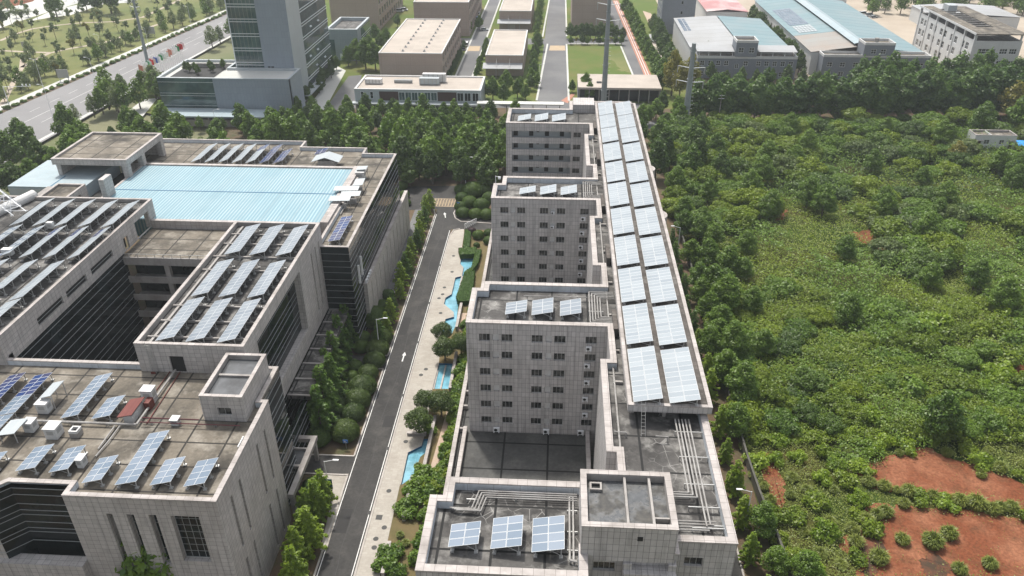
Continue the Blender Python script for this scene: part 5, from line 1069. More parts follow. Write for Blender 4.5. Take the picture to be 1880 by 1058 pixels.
# individual bushes of the waste ground
from mathutils import noise as CN
n = 0; random.seed(11)
cand = []
while len(cand) < 275:
    px, py = rnd(1230, 1895), rnd(228, 1055); p = G(px, py)
    if p.x < 34 or not scrub_ok(p.x, p.y) or py < 228 or (136 < p.x < 162 and 243 < p.y < 275): continue
    lim = 250+max(0, (px-1700)*.05)
    dmin = 2.3+(p.y-70)*.022
    if any((p.x-a)**2+(p.y-b)**2 < dmin**2 for a, b in cand): continue
    if 1370 < px < 1830 and 560 < py < 790 and random.random() < .85: continue
    if 300 < py < 560 and CN.noise(Vector((p.x*.035, p.y*.03, 3))) < .02: continue
    cand.append((p.x, p.y))
for x, y in cand:
    far = y > 158+(x-40)*.12; near = y < 112; edge = x < 58 and y > 105
    if near: k = random.choice(('tuft', 'tuft', 'shrub', 'bright_shrub'))
    elif far: k = random.choice(('mound', 'light_mound', 'dark_mound', 'light_mound', 'grey_mound', 'mound', 'light_mound'))
    elif edge: k = random.choice(('mound', 'dark_mound', 'light_mound'))
    else: k = random.choice(('shrub', 'light_mound', 'dark_shrub', 'light_mound', 'mound', 'bright_shrub'))
    s = rnd(1.0, 1.5) if near else rnd(1.15, 2.1) if far else rnd(.85, 1.4) if 'mound' in k else rnd(1.4, 2.4)
    lb = {'tuft': 'tall tussock of pale green grass on the waste ground', 'shrub': 'green bush in the tangled scrub of the waste ground', 'bright_shrub': 'fresh bright green bush in the scrub of the waste ground', 'dark_shrub': 'dark green bush in the scrub of the waste ground', 'mound': 'spreading mid green thicket on the waste ground', 'dark_mound': 'spreading dark green thicket on the waste ground', 'light_mound': 'spreading yellowish green thicket on the waste ground', 'grey_mound': 'spreading greyish green thicket on the waste ground'}[k]
    plant(k, x, y, s, lb, 'grass_tussock' if k == 'tuft' else 'thicket' if 'mound' in k else 'wild_bush', 'grass' if k == 'tuft' else 'bush', 'group of: '+lb, 0, rnd(.75, 1.15))
for i, (px, py, s) in enumerate(((1625, 945, 1.3), (1655, 995, 1.2), (1612, 1030, 1.5), (1710, 1000, 1.7), (1740, 985, 1.4), (1650, 835, .8), (1800, 875, .9), (1835, 865, 1.3), (1760, 1050, 1.2), (1815, 1040, 1.2), (1725, 925, 1.1), (1790, 930, 1.7), (1760, 925, 1.4), (1820, 940, 1.3), (1855, 935, 1.2), (1600, 890, .9), (1622, 897, 1.2), (1645, 903, .8), (1668, 908, 1.4), (1690, 912, .9), (1712, 916, 1.2), (1590, 960, 1.3), (1570, 1000, 1.3))):
    p = G(px, py); plant('tuft', p.x, p.y, s*1.25, 'clump of long grass standing on the bare red clearing', 'grass_tussock', 'grass', 'grass clumps on the red clearing')
# the tangle between the bushes
def carpet(name, n, fx, size, mat_, zlo, zhi, key, mask=0):
    P = []; N = []; k = 0
    from mathutils import noise as mn
    while len(P) < n and k < n*6:
        k += 1; px, py = fx(); p = G(px, py)
        if p.x < 34.5 or p.x > 320 or p.y > 281 or not scrub_ok(p.x, p.y, 1.1): continue
        v = mn.noise(Vector((p.x*.13, p.y*.1, key))); v2 = mn.noise(Vector((p.x*.5, p.y*.45, key+5)))
        if v2 < -.5: continue
        if mask and mask*(mn.noise(Vector((p.x*.05, p.y*.042, 31)))+.45*mn.noise(Vector((p.x*.16, p.y*.13, 37)))) < -.06: continue
        v3 = mn.noise(Vector((p.x*.045, p.y*.05, key+9)))
        z = zlo+(zhi-zlo)*max(0, .5+.45*v+.4*v2+.8*v3); P.append((p.x+random.gauss(0, .25), p.y+random.gauss(0, .25), z*rnd(.55, 1.05))); N.append((random.gauss(0, .4), random.gauss(0, .4), .9))
    me = leaf_mesh(name, np.array(P), np.array(N), size, mat_, .62); o = bpy.data.objects.new(name, me); COL.objects.link(o); o['kind'] = 'stuff'; return o
o = carpet('undergrowth', 58000, lambda: (rnd(1235, 2060), rnd(225, 620)), .24, 'leaf_scrub', .2, 2.4, 1.0, 1); tag(o, 'tangled green undergrowth filling the waste ground between the bushes', 'undergrowth')
o = carpet('undergrowth', 66000, lambda: (rnd(1235, 2060), rnd(225, 640)), .27, 'leaf_mid', .3, 4.2, 4.0, -1); tag(o, 'darker tall undergrowth in hummocks across the waste ground', 'undergrowth')
o = carpet('undergrowth', 95000, lambda: (rnd(1290, 2080), 530+290*random.random()**.85), .19, 'leaf_scrub', .2, 3.0, 9.0); tag(o, 'broad leafy green carpet of creepers in the middle of the waste ground', 'undergrowth')
o = carpet('undergrowth', 43000, lambda: (rnd(1240, 2080), rnd(540, 860)), .2, 'leaf_mid', .2, 2.8, 19.0, -1); tag(o, 'dark green patches of low growth in the near scrub', 'undergrowth')
o = carpet('weeds', 38000, lambda: (rnd(1370, 2040), rnd(750, 1140)), .13, 'leaf_grass', .05, 1.0, 2.0); tag(o, 'pale green weeds and grass around the bare red clearing', 'weeds')
o = carpet('weeds', 34000, lambda: (rnd(1330, 1885), rnd(340, 600)), .16, 'leaf_grass', .2, 1.7, 7.0, 1); tag(o, 'yellow green grass patches in the middle distance of the scrub', 'weeds')
random.seed(5)
for i in range(52):
    x = 40+4.0*i
    if 134 < x < 164: continue
    plant(('mound', 'dark_mound', 'mound', 'light_mound')[i % 4], x+rnd(-1, 1), 271+.03*(x-40)+rnd(-3, 2.5), rnd(1.3, 1.9), 'tall bush at the back edge of the scrub along the road, %s from the left' % ordinal(i), 'wild_bush', 'bush', 'bushes along the back edge of the scrub', 0, 1.1)
o = carpet('undergrowth', 26000, lambda: (rnd(1235, 2060), rnd(222, 360)), .34, 'leaf_dark', .3, 2.6, 14.0); tag(o, 'dark green undergrowth in the far part of the scrub below the poplars', 'undergrowth')
for i in range(34):  # thickets added to darken the sunlit ground below the poplars
    plant(('dark_mound', 'mound')[i % 2], 48+4.7*i, 283.5+.075*(4.7*i)+rnd(-1, 1), rnd(.7, 1.0), 'added dark thicket at the foot of the front poplar row, %s from the left' % (ordinal(i)), 'thicket', 'bush', 'added thickets at the foot of the poplars', 0, .8)
P_ = []; N_ = []
for k in range(2600):
    p = G(rnd(1560, 1990), rnd(825, 1070))
    if not scrub_ok(p.x, p.y) and CN.noise(Vector((p.x*.4, p.y*.4, 50))) > .12: P_.append((p.x, p.y, rnd(.05, .3))); N_.append((random.gauss(0, .6), random.gauss(0, .6), .8))
o = bpy.data.objects.new('sparse_weeds', leaf_mesh('sparse_weeds', np.array(P_), np.array(N_), .1, 'leaf_grass', .4)); COL.objects.link(o); o['kind'] = 'stuff'; tag(o, 'thin scattered weeds growing on the bare red soil', 'weeds')
random.seed(17)
for i in range(26):
    px, py = (rnd(1240, 1420), rnd(300, 560)) if i < 11 else (rnd(1300, 1880), rnd(240, 330)) if i < 19 else (rnd(1560, 1880), rnd(330, 540)); p = G(px, py)
    if p.x > 34.5 and scrub_ok(p.x, p.y) and not (134 < p.x < 164 and p.y > 240): plant('near_broad', p.x, p.y, rnd(.85, 1.35), 'dark broad crowned tree rising above the scrub, %s' % ('%s of those along the long building' % ordinal(i) if i < 11 else '%s of those in the far part' % ordinal(i-11) if i < 19 else '%s of those on the right slope' % ordinal(i-19)), 'tree', 'tree', 'dark trees rising above the scrub', 0, .8)
# ================================================================== belts of trees
random.seed(21)
def belt(n, xr, yr, dmin, kinds, sr, labels, group, sz=(.85, 1.1), ok=None, name='tree', hs=None):
    pts = []; k = 0
    while len(pts) < n and k < 6000:
        k += 1; x, y = rnd(*xr), rnd(*yr)
        if ok and not ok(x, y): continue
        if any((x-a)**2+(y-b)**2 < dmin**2 for a, b in pts): continue
        pts.append((x, y)); kd = random.choice(kinds); plant(kd, x, y, rnd(*sr)*(hs(x, y) if hs else 1), labels[kd] if isinstance(labels, dict) else labels, name, 'tree', group, 0, rnd(*sz))
lbd = {'camphor': 'dark evergreen tree in the dense belt behind the stone buildings', 'broad': 'mid green leafy tree in the dense belt behind the stone buildings', 'street': 'looser mid green tree in the dense belt behind the stone buildings'}
belt(100, (-98, -14), (222, 285), 5.4, ('camphor', 'broad', 'broad', 'street'), (1.0, 1.55), lbd, 'trees in the belt behind the buildings', hs=lambda x, y: 1.12 if y < 250 else .95 if y < 266 else .66, ok=lambda x, y: not (x > -45 and y < 226) and not (x < -60 and y < 236))
belt(30, (-160, -96), (200, 262), 6.0, ('camphor', 'broad', 'broad'), (1.0, 1.5), {'camphor': 'dark evergreen tree at the back left of the courtyard building', 'broad': 'mid green tree at the back left of the courtyard building'}, 'trees behind the courtyard building on the left')
belt(46, (-200, -126), (165, 255), 6, ('broad', 'broad', 'camphor'), (1.1, 1.6), {'camphor': 'dark tree between the highway and the courtyard building', 'broad': 'fresh green tree between the highway and the courtyard building'}, 'trees between the highway and the courtyard building', ok=lambda x, y: x < -130-(y-170)*.1+20 and not (x > -140 and y < 178))
belt(22, (23, 52), (225, 296), 5.5, ('camphor', 'broad'), (1.15, 1.5), hs=lambda x, y: 1 if y < 255 else .75, labels= {'camphor': 'dark tree right of the far wing, before the steel pole', 'broad': 'green tree right of the far wing, before the steel pole'}, group='trees right of the far wing')
belt(12, (-46, -19), (216, 236), 5.5, ('camphor',), (1.0, 1.4), 'dark evergreen tree across the gate road', 'dark trees across the gate road')
# rows of poplars
for row, (ya, yb, n, x0, x1, s) in enumerate(((287, 301, 31, 52, 205, 1.3), (300, 314, 26, 62, 210, 1.15), (316, 328, 18, 118, 215, 1.25))):
    for i in range(n):
        f = i/(n-1); plant('poplar', x0+(x1-x0)*f+rnd(-1, 1), ya+(yb-ya)*f+rnd(-1, 1), s*rnd(.9, 1.15)*(1.18 if x0+(x1-x0)*f > 112 else 1), 'tall poplar in the %s row behind the waste ground, %s from the left' % (('front', 'middle', 'back')[row], ordinal(i)), 'poplar', 'tree', 'rows of poplars', 0, rnd(.76, .9))
for i, (px, py, s) in enumerate(((1240, 195, 1.2), (1272, 200, 1.15), (1255, 205, 1.0))): p = G(px, py); plant('yellow', p.x, p.y+14, s*1.3, 'yellow green tree behind the second steel pole, %s one' % ('left', 'right', 'middle')[i], 'tree', 'tree', 'yellow trees by the steel pole', 0, 1.3)
for i in range(9): p = G(1275+28*i, 150+rnd(0, 12)); plant('camphor', p.x, p.y, rnd(.6, .85), 'dark tree in front of the grey office block, %s from the left' % ordinal(i), 'tree', 'tree', 'trees in front of the grey offices', 0, 1.1)
for i, (px, py) in enumerate(((1295, 125), (1442, 122))): p = G(px, py); plant('conifer', p.x, p.y, 1.7, 'tall dark conical tree before the %s part of the grey office block' % ('left', 'right')[i], 'conical_tree', 'tree')
for i in range(13): f = i/12; plant('camphor', 49.5+rnd(-.8, .8), 345+88*f, rnd(1.0, 1.4), 'round dark tree in the row beside the white warehouse, %s from the near end' % ordinal(i), 'tree', 'tree', 'trees beside the white warehouse')
for i in range(16): f = i/15; plant('broad', 43.6-5*f+rnd(-.8, .8), 325+150*f, rnd(.8, 1.2), 'green tree between the cycle lane and the long shed, %s from the near end' % ordinal(i), 'tree', 'tree', 'trees beside the cycle lane')
for i in range(14): f = i/13; plant('camphor', 105+rnd(-.8, .8), 352+100*f, rnd(.9, 1.3), 'rounded tree between the two big sheds, %s from the near end' % ordinal(i), 'tree', 'tree', 'trees between the sheds')
for i in range(10): plant('broad' if i % 2 else 'camphor', -10.8+rnd(-1, .6), 322+8.4*i, rnd(.65, .95), 'small rounded tree on the lawn beside the street, %s from the near end' % ordinal(i), 'street_tree', 'tree', 'trees beside the middle street')
for i in range(11): plant('camphor', 6+2.6*i+rnd(-.6, .6), 414+rnd(-.5, .8), rnd(.7, 1.0), 'dark bush before the tan block, %s from the left' % ordinal(i), 'bush', 'bush', 'bushes before the tan block')
for i in range(10): plant(('broad', 'park_yellow', 'camphor')[i % 3], 6+2.8*i, 402.5+rnd(-.5, .5), rnd(.45, .65), 'small planted tree at the back edge of the lawn, %s from the left' % ordinal(i), 'street_tree', 'tree', 'trees at the back edge of the lawn')
for i in range(14): plant('broad', (-7.5 if i % 2 else 1)*0+(-11.5+rnd(-.6, .6)), 425+6.5*i, rnd(.5, .8), 'small tree in the planted strip along the far street, %s from the near end' % ordinal(i), 'street_tree', 'tree', 'trees along the far street')
for i in range(12): plant('camphor', -46.8+rnd(-.5, .5), 326+6.2*i, rnd(.4, .6), 'low shrub beside the brown factory, %s from the near end' % ordinal(i), 'low_shrub', 'shrub', 'shrubs beside the brown factory')
for i in range(12): plant('broad', -35.4+rnd(-.5, .5), 328+6.2*i, rnd(.35, .55), 'low shrub on the right edge of the factory road, %s from the near end' % ordinal(i), 'low_shrub', 'shrub', 'shrubs right of the factory road')
for i, (px, py, s) in enumerate(((690, 130, 1.7), (655, 118, 1.5), (672, 128, 1.8), (680, 105, 1.3), (700, 92, 1.1), (690, 78, 1.2), (640, 122, 1.2), (710, 80, 1.0), (676, 90, 1.0), (730, 50, .9), (700, 45, .9), (930, 168, 1.6), (905, 185, 1.7), (950, 180, 1.4), (925, 190, 1.5), (965, 185, 1.2), (890, 180, 1.1), (985, 160, 1.1), (955, 165, 1.0), (920, 160, .8), (1075, 175, 1.2), (1082, 185, 1.0), (1050, 170, .7), (880, 55, 1.0), (935, 35, .6), (860, 60, 1.0))):
    p = G(px, py); plant('broad', p.x, p.y, s*(.62 if 10 < i < 20 else .85), 'green tree among the works buildings, %s' % ('in the cluster left of the brown factory' if i < 11 else 'in the cluster at the low white building' if i < 20 else 'before the concrete shed' if i < 23 else 'beside the far factory roads'), 'tree', 'tree', ('trees left of the brown factory' if i < 11 else 'trees at the low white building' if i < 20 else 'trees before the concrete shed' if i < 23 else 'trees at the far factory roads'))
for i in range(12): p = G(628+4*i*1.0, 178-6.2*i*.9); plant('camphor', -100+2.2*i*0+rnd(-3, 1)+2, 300+4.5*i, rnd(.5, .9), 'shrub in the bed at the foot of the glass tower, %s from the near end' % ordinal(i), 'low_shrub', 'shrub', 'shrubs at the foot of the tower')
for i in range(14): plant('street', -150+7.6*i+rnd(-1, 1), 266+rnd(-1, 1), rnd(.5, .7), 'street tree before the glass podium, %s from the left' % ordinal(i), 'street_tree', 'tree', 'street trees before the podium')
# highway and park trees
for i in range(26):
    y = 262+9.5*i
    if 300 < y < 385: continue
    plant('park_round' if i % 3 else 'street', hx(y, 1)+5+rnd(-1, 3), y+rnd(-3, 3), rnd(.8, 1.3), 'tree along the near side of the highway, %s from the near end' % ordinal(i), 'roadside_tree', 'tree', 'trees on the near side of the highway')
for i in range(15): p = G(rnd(190, 300), rnd(172, 212)); plant(('street', 'park_round', 'broad')[i % 3], p.x, p.y, rnd(1.0, 1.5), 'garden tree left of the glass podium', 'tree', 'tree', 'trees left of the podium')
for i in range(62): y = 240+4.8*i; plant(('park_round', 'street', 'park_round')[i % 3], hx(y, 0)-13+rnd(-7, 4), y+rnd(-2, 2), rnd(.6, 1.1), 'leafy tree in the strip between park and highway, %s from the near end' % ordinal(i), 'park_tree', 'tree', 'trees between the park and the highway')
pts = []
while len(pts) < 120:
    px, py = rnd(-10, 420), rnd(-5, 190); p = G(px, py)
    if p.x > hx(p.y, 0)-12 or p.y > 540 or py > 210-px*.48 or any((p.x-a)**2+(p.y-b)**2 < 36 for a, b in pts): continue
    pts.append((p.x, p.y)); kd = random.choice(('park', 'park', 'park', 'park', 'park_yellow', 'park_round'))
    plant(kd, p.x, p.y, rnd(.75, 1.35) if kd != 'park_round' else rnd(.6, .9), {'park': 'thin pale green young tree on the dry park lawn', 'park_round': 'rounded greyish green tree on the dry park lawn', 'park_yellow': 'sparse yellow green young tree on the dry park lawn'}[kd], 'park_tree', 'tree', 'trees scattered over the park')
for i, (px, py, s) in enumerate(((105, 32, 2.0), (205, 25, 2.6), (95, 10, 1.5), (160, 20, 1.6), (180, 22, 1.4), (6, 52, 1.6))): p = G(px, py); plant('camphor' if i != 0 else 'broad', p.x, p.y, s*.9, 'big dark tree at the far edge of the park, %s' % ('fresh green one', 'largest one', 'by the pale ground', 'left of the largest', 'next to the largest', 'at the left picture edge')[i], 'park_tree', 'tree', 'big trees at the park edge')
for i in range(40): px = 1590+rnd(0, 300); py = rnd(-6, 30); p = G(px, py); plant('street', p.x, p.y, rnd(1.0, 1.8), 'far green tree beyond the sheds at the top right', 'tree', 'tree', 'far trees at the top right')
for i in range(64): y = 236+4.6*i; plant('dark_shrub', hx(y, 0)-1.6, y, rnd(.8, 1.2), 'added low dark bush on the verge of the highway, %s from the near end' % ordinal(i), 'added_verge_bush', 'bush', 'added bushes on the verge of the highway', 0, .8)  # bushes added to darken the verge where shadows lie
# ================================================================== buildings beyond
def holes_row(x0, n, step, w, zs, h): return [(x0+i*step, x0+i*step+w, z, z+h) for i in range(n) for z in zs]
def openings(parent, A, u, hs, depth, nv=1, nh=0, glass='pane', frame='bar_white', fw=.12):
    for a, b, z0, z1 in hs: window(parent, A, Vector(u), a, b, z0, z1, depth, nv, nh, glass, frame, fw)
# glass tower and podium
T = thing('office_tower', 'tall tower of grey metal panels and green glass bands at the top left', 'tower', (-111, 310, 0))
MB().prism(rect(-111.6, -100, 295, 298.5), 0, 62).build('panel_shaft', 'grey_panel', T); MB().box(-105, -99.97, 295.02, 310, 0, 62).build('bright_side_panel', 'light_panel', T)  # side panel is paler: reflected brightness put into its colour
MB().prism(rect(-122.5, -111.6, 295.6, 347), 0, 62).build('front_glass', 'glass_green', T); MB().prism(rect(-111.6, -100.2, 310, 347), 0, 62).build('side_glass', 'glass_green', T)
m = MB()
for k in range(13):
    z = 5.3*k+.6
    for dz in (0, 1.0): m.box(-122.6, -111.7, 295.45, 295.58, z+dz+10-5.3*2, z+dz+10.2-5.3*2); m.box(-100.18, -100.02, 310.1, 347, z+dz, z+dz+.22)
m.box(-122.7, -122.4, 295.3, 295.58, 12, 62); m.build('glazing_bars', 'bar_white', T)
m = MB()
for x in np.arange(-121, -112, 1.5): m.box(x-.03, x+.03, 295.5, 295.58, 12, 62)
for y in np.arange(311.5, 347, 1.5): m.box(-100.18, -100.1, y-.03, y+.03, 0, 62)
m.build('mullion', 'bar', T)
m = MB()
for k, y in ((1, 318), (1, 330), (2, 322), (2, 335), (3, 315), (3, 326), (5, 320), (5, 331)): m.hexa([(-100, y, 5.3*k-1.2), (-99.6, y, 5.3*k-1.7), (-99.6, y+2.4, 5.3*k-1.7), (-100, y+2.4, 5.3*k-1.2), (-100, y, 5.3*k-1.1), (-99.6, y, 5.3*k-1.6), (-99.6, y+2.4, 5.3*k-1.6), (-100, y+2.4, 5.3*k-1.1)])
m.build('open_sash', 'light_panel', T); MB().box(-99.9, -96.5, 298, 318, 3.4, 3.7).build('side_canopy', 'light_panel', T)
m = MB()
for dx in (0, 1.3):
    for dz in (0, 1.4): m.box(-110.2+dx, -109.2+dx, 294.93, 294.99, 13.2+dz, 14.3+dz)
m.build('small_window', 'glass_dark', T)
Pd = thing('glass_podium', 'low glass and grey panel block with an open roof garden beside the tower', 'building', (-122, 285, 0))
block(Pd, [(-146.8, 279.6), (-97.6, 279.6), (-97.6, 294.8), (-125, 294.8), (-125, 306), (-146.8, 306)], 0, 15.2, 'grey_panel', 'pale_concrete', .9, .9, None, .3, 'light_panel', 'light_panel', (0, 5), ('wall', 'roof_edge', 'parapet', 'roof'))
glazing(Pd, (-146.8, 279.6), (-126, 279.6), 0, 15.0, [3.0, 3.9, 4.9, 8.6, 9.5, 13.6], 'glass_green', .14, 'bar_white'); glazing(Pd, (-146.8, 306), (-146.8, 279.6), 0, 15, [4, 9], 'glass_green', .14, 'bar_white')
MB().prism(rect(-126, -97.6, 279.62, 281), 0, 15.0).build('front_panels', 'grey_panel', Pd)
MB().prism(rect(-143.6, -127, 283, 303), 14.4, 14.42).build('garden_well_shade', 'dark', Pd); m = MB(); m.box(-139, -128, 297, 297.3, 14.45, 16); m.build('garden_screen', 'concrete', Pd)  # flat dark sheet painted as the shaded depth of the roof garden
MB().box(-147, -105, 269.6, 278.8, 3.6, 4.1).build('entrance_canopy', 'blue_panel', Pd); m = MB()
for x in np.arange(-146, -105, 5): m.box(x-.2, x+.2, 270, 270.4, 0, 3.6)
m.box(-146.6, -105.4, 270.6, 271, 0, 2.4); m.build('canopy_wall', 'concrete', Pd)
for i in range(7): plant('camphor', -141+2.2*i, 286+rnd(0, 10), .42, 'small bush in the sunken roof garden of the podium, %s from the left' % ordinal(i), 'roof_bush', 'bush', 'bushes in the roof garden', 14.45)
S = thing('grey_annex', 'small grey metal block with a hollow roof right of the tower', 'building', (-98, 366, 0))
block(S, rect(-107, -92.5, 366, 393), 0, 14.2, 'grey_panel', 'deck', 1.0, 1.6, None, .3, 'light_panel', 'light_panel', (), ('wall', 'roof_edge', 'parapet', 'roof'))
glazing(S, (-92.46, 373), (-92.46, 393), 1, 13.2, [4, 5, 8.5, 9.5], 'glass_green', .16, 'bar_white'); m = MB().box(-107, -103.5, 365.9, 365.96, .2, 9.5); m.build('front_glass', 'glass_green', S)
m = MB().box(-101.5, -97.5, 365.88, 365.95, .2, 3.2); m.build('door', 'bar_white', S)
# low white building with plant on its roof
LW = thing('low_white_building', 'low white building with maroon panels, a ribbon of windows and plant on its roof', 'building', (-52, 300, 0))
block(LW, rect(-77, -28.8, 291.5, 311), 0, 8.6, 'light_panel', 'beige_roof', .7, .5, None, .3, 'white', 'white', (), ('wall', 'roof_edge', 'parapet', 'roof'))
m = MB(); m.box(-67.5, -60.2, 291.4, 291.46, 4.3, 7.7); m.box(-45.2, -38, 291.4, 291.46, 4.3, 7.7); m.build('maroon_panel', 'maroon', LW)
for x in np.arange(-60, -45.4, 2.45): window(LW, (0, 291.35), Vector((1, 0)), x, x+2.3, 4.4, 7.6, .02, 1, 0, 'glass_green', 'bar_white', .1)
for x in (-37.8, -35, -32): window(LW, (0, 291.35), Vector((1, 0)), x, x+2.4, 4.4, 7.6, .02, 1, 0, 'glass_dark', 'bar_white', .1)
for x in (-74.6, -71): window(LW, (0, 291.35), Vector((1, 0)), x, x+1.2, 5, 7.6, .02, 0, 1, 'glass_dark', 'bar_white', .1)
MB().box(-78, -26.5, 288.4, 291.3, 3.3, 3.9).build('canopy', 'light_panel', LW); m = MB()
for x in np.arange(-76, -27, 6): m.box(x-.25, x+.25, 288.6, 289.1, 0, 3.3)
m.build('column', 'light_panel', LW); m = MB().box(-76.8, -28.9, 291.36, 291.42, .3, 3.1); m.build('ground_glass', 'glass_green', LW)
for (x, y, w_, d_, h, mt), lb in (((-71.3, 300.4, 6.5, 2.4, 2.0, 'white'), 'white plant box with dark windows at the left end of the low white roof'), ((-49.5, 300.4, 7.6, 2.4, 2.6, 'light_panel'), 'pale blue finned chiller on the low white roof'), ((-48, 303.6, 9, 2.2, 3.4, 'white'), 'long white box raised behind the chiller on the low white roof'), ((-60, 302, 7, 1.4, 1.2, 'bar'), 'row of pipes and pumps in the middle of the low white roof')):
    t = thing('roof_plant', lb, 'roof unit', (x, y, 8.1)); MB().box(x-w_/2, x+w_/2, y-d_/2, y+d_/2, 8.4, 8.1+h).build('casing', mt, t); m = MB()
    for k in range(5): m.box(x-w_*.45+w_*.2*k, x-w_*.45+w_*.2*k+.3, y-d_/2-.04, y-d_/2, 8.6, 8.0+h)
    m.box(x-w_/2, x+w_/2, y-.3, y+.3, 8.1, 8.4); m.build('fin', 'frame', t)
# brown works
def factory(name, label, x0, x1, y0, y1, h, roof='beige_roof', vents=0, wall='brown_wall', awning=False, side=True, storeys=3):
    t = thing(name, label, 'factory', ((x0+x1)/2, y0, 0)); n = int((y1-y0)/6.6); hs = []
    if side:
        for i in range(n):
            for s in range(storeys): hs.append((1.6+i*6.6, 6.0+i*6.6, 1.2+s*h/storeys, 1.2+s*h/storeys+h/storeys*.62))
    block(t, rect(x0, x1, y0, y1), 0, h, wall, roof, .45, .35, {1: hs}, .4, 'white', 'white', (), ('wall', 'roof_edge', 'parapet', 'roof'), .3)
    if side: openings(t, (x1, y0), (0, 1), hs, .38, 2, 0, 'pane', 'frame', .2)
    if vents:
        m = MB()
        for i in range(vents):
            for fx in (.36, .7):
                x = x0+(x1-x0)*fx; y = y0+(y1-y0)*(i+.6)/vents; m.hexa([(x-.6, y-.6, h-.35), (x+.6, y-.6, h-.35), (x+.6, y+.6, h-.35), (x-.6, y+.6, h-.35), (x-.1, y-.1, h+.5), (x+.1, y-.1, h+.5), (x+.1, y+.1, h+.5), (x-.1, y+.1, h+.5)])
        m.build('roof_vent', 'frame', t)
    if awning:
        m = MB(); a0, a1 = x0-.9, x1-.2; m.hexa([(a0, y0-5, 4.2), (a1, y0-5, 4.2), (a1, y0-.05, 5.4), (a0, y0-.05, 5.4), (a0, y0-5, 4.4), (a1, y0-5, 4.4), (a1, y0-.05, 5.6), (a0, y0-.05, 5.6)]); m.build('awning', 'shed_white', t)
        m = MB()
        for fx in (.3, .65): m.bar((x0+(x1-x0)*fx, y0-4.8, 4.3), (x0+(x1-x0)*fx, y0-.05, 7.6), .14); m.box(x0+(x1-x0)*fx-.1, x0+(x1-x0)*fx+.1, y0-4.9, y0-4.7, 0, 4.2)
        m.build('awning_stay', 'frame', t); MB().box(x0+5.5, x0+8.5, y0-.06, y0-.02, .1, 3).build('door', 'beige_roof', t)
    else: MB().box(x0+(x1-x0)*.36, x0+(x1-x0)*.36+3.6, y0-.07, y0-.02, .1, 3.6).build('door', 'grey_render', t)
    return t
factory('factory', 'brown factory with a flat beige roof carrying two rows of small vents', -73, -47, 320, 386, 15.2, vents=10)
factory('factory', 'far brown factory behind the white flags of roof vents, left of the other far one', -122, -96, 430, 500, 17); factory('factory', 'far brown factory standing beyond the vented beige roof', -75, -46.5, 418, 490, 17)
factory('low_works', 'small brown works hall with a white awning, the nearer of two beside the street', -31.6, -15.2, 343.5, 393, 9.0, awning=True, side=False); factory('low_works', 'small brown works hall with a white awning, the farther of two beside the street', -32, -15, 433.5, 486, 10, awning=True, side=False)
factory('tan_block', 'tan windowless block cut by the top of the picture behind the steel pole', 6.4, 26.5, 430, 480, 19, wall='brown_wall')
CS = thing('concrete_shed', 'low open fronted shed with a weathered concrete roof beside the steel pole', 'shed', (24, 310, 0))
MB().box(8, 40.5, 306.5, 326, 5.2, 6).build('roof', 'beige_roof', CS); m = MB(); m.box(8.2, 40.3, 325.4, 325.8, 0, 5.2); m.box(8.1, 8.5, 307, 325.4, 0, 5.2); m.box(39.9, 40.3, 307, 325.4, 0, 5.2); m.build('wall', 'grey_render', CS); m = MB()
for x in np.arange(8.6, 40.4, 3.9): m.box(x-.18, x+.18, 307, 307.4, 0, 5.2)
m.build('column', 'concrete', CS); m = MB()
for x in np.arange(8.9, 39, 3.9): m.box(x, x+3.4, 308.9, 309, .2, 4.8)
m.build('front_glass', 'glass_dark', CS); MB().prism(rect(15.5, 17.5, 312.5, 314.5), 6.0, 6.25).build('roof_hatch', 'dark', CS)
# gate canopy behind the far wing
t = thing('gate_canopy', 'long thin pale canopy roof at the gate behind the far wing', 'canopy', (-20, 290, 0)); MB().box(-30, 2.5, 287, 290.5, 4.6, 5).build('roof', 'pale_concrete', t); m = MB()
for x in np.arange(-29, 2.5, 5): m.box(x-.15, x+.15, 288.6, 288.9, 0, 4.6)
m.build('column', 'concrete', t)
# long shed roof beside the cycle lane
t = thing('long_shed', 'long narrow lean-to roof with pale and rusty sheets beside the sandy track', 'shed', (47, 370, 0))
for y0, y1, mt in ((329, 346, 'shed_white'), (346.1, 352, 'blue_panel'), (352.1, 398, 'beige_roof'), (398.1, 414, 'shed_white')): MB().hexa([(45.6, y0, 2.7), (49.8, y0, 3.3), (49.8, y1, 3.3), (45.6, y1, 2.7), (45.6, y0, 2.8), (49.8, y0, 3.4), (49.8, y1, 3.4), (45.6, y1, 2.8)]).build('roof_sheet', mt, t)
m = MB()
for y in np.arange(330, 414, 6): m.box(45.8, 46, y, y+.2, 0, 2.7); m.box(49.4, 49.6, y, y+.2, 0, 3.2)
m.build('post', 'frame', t)
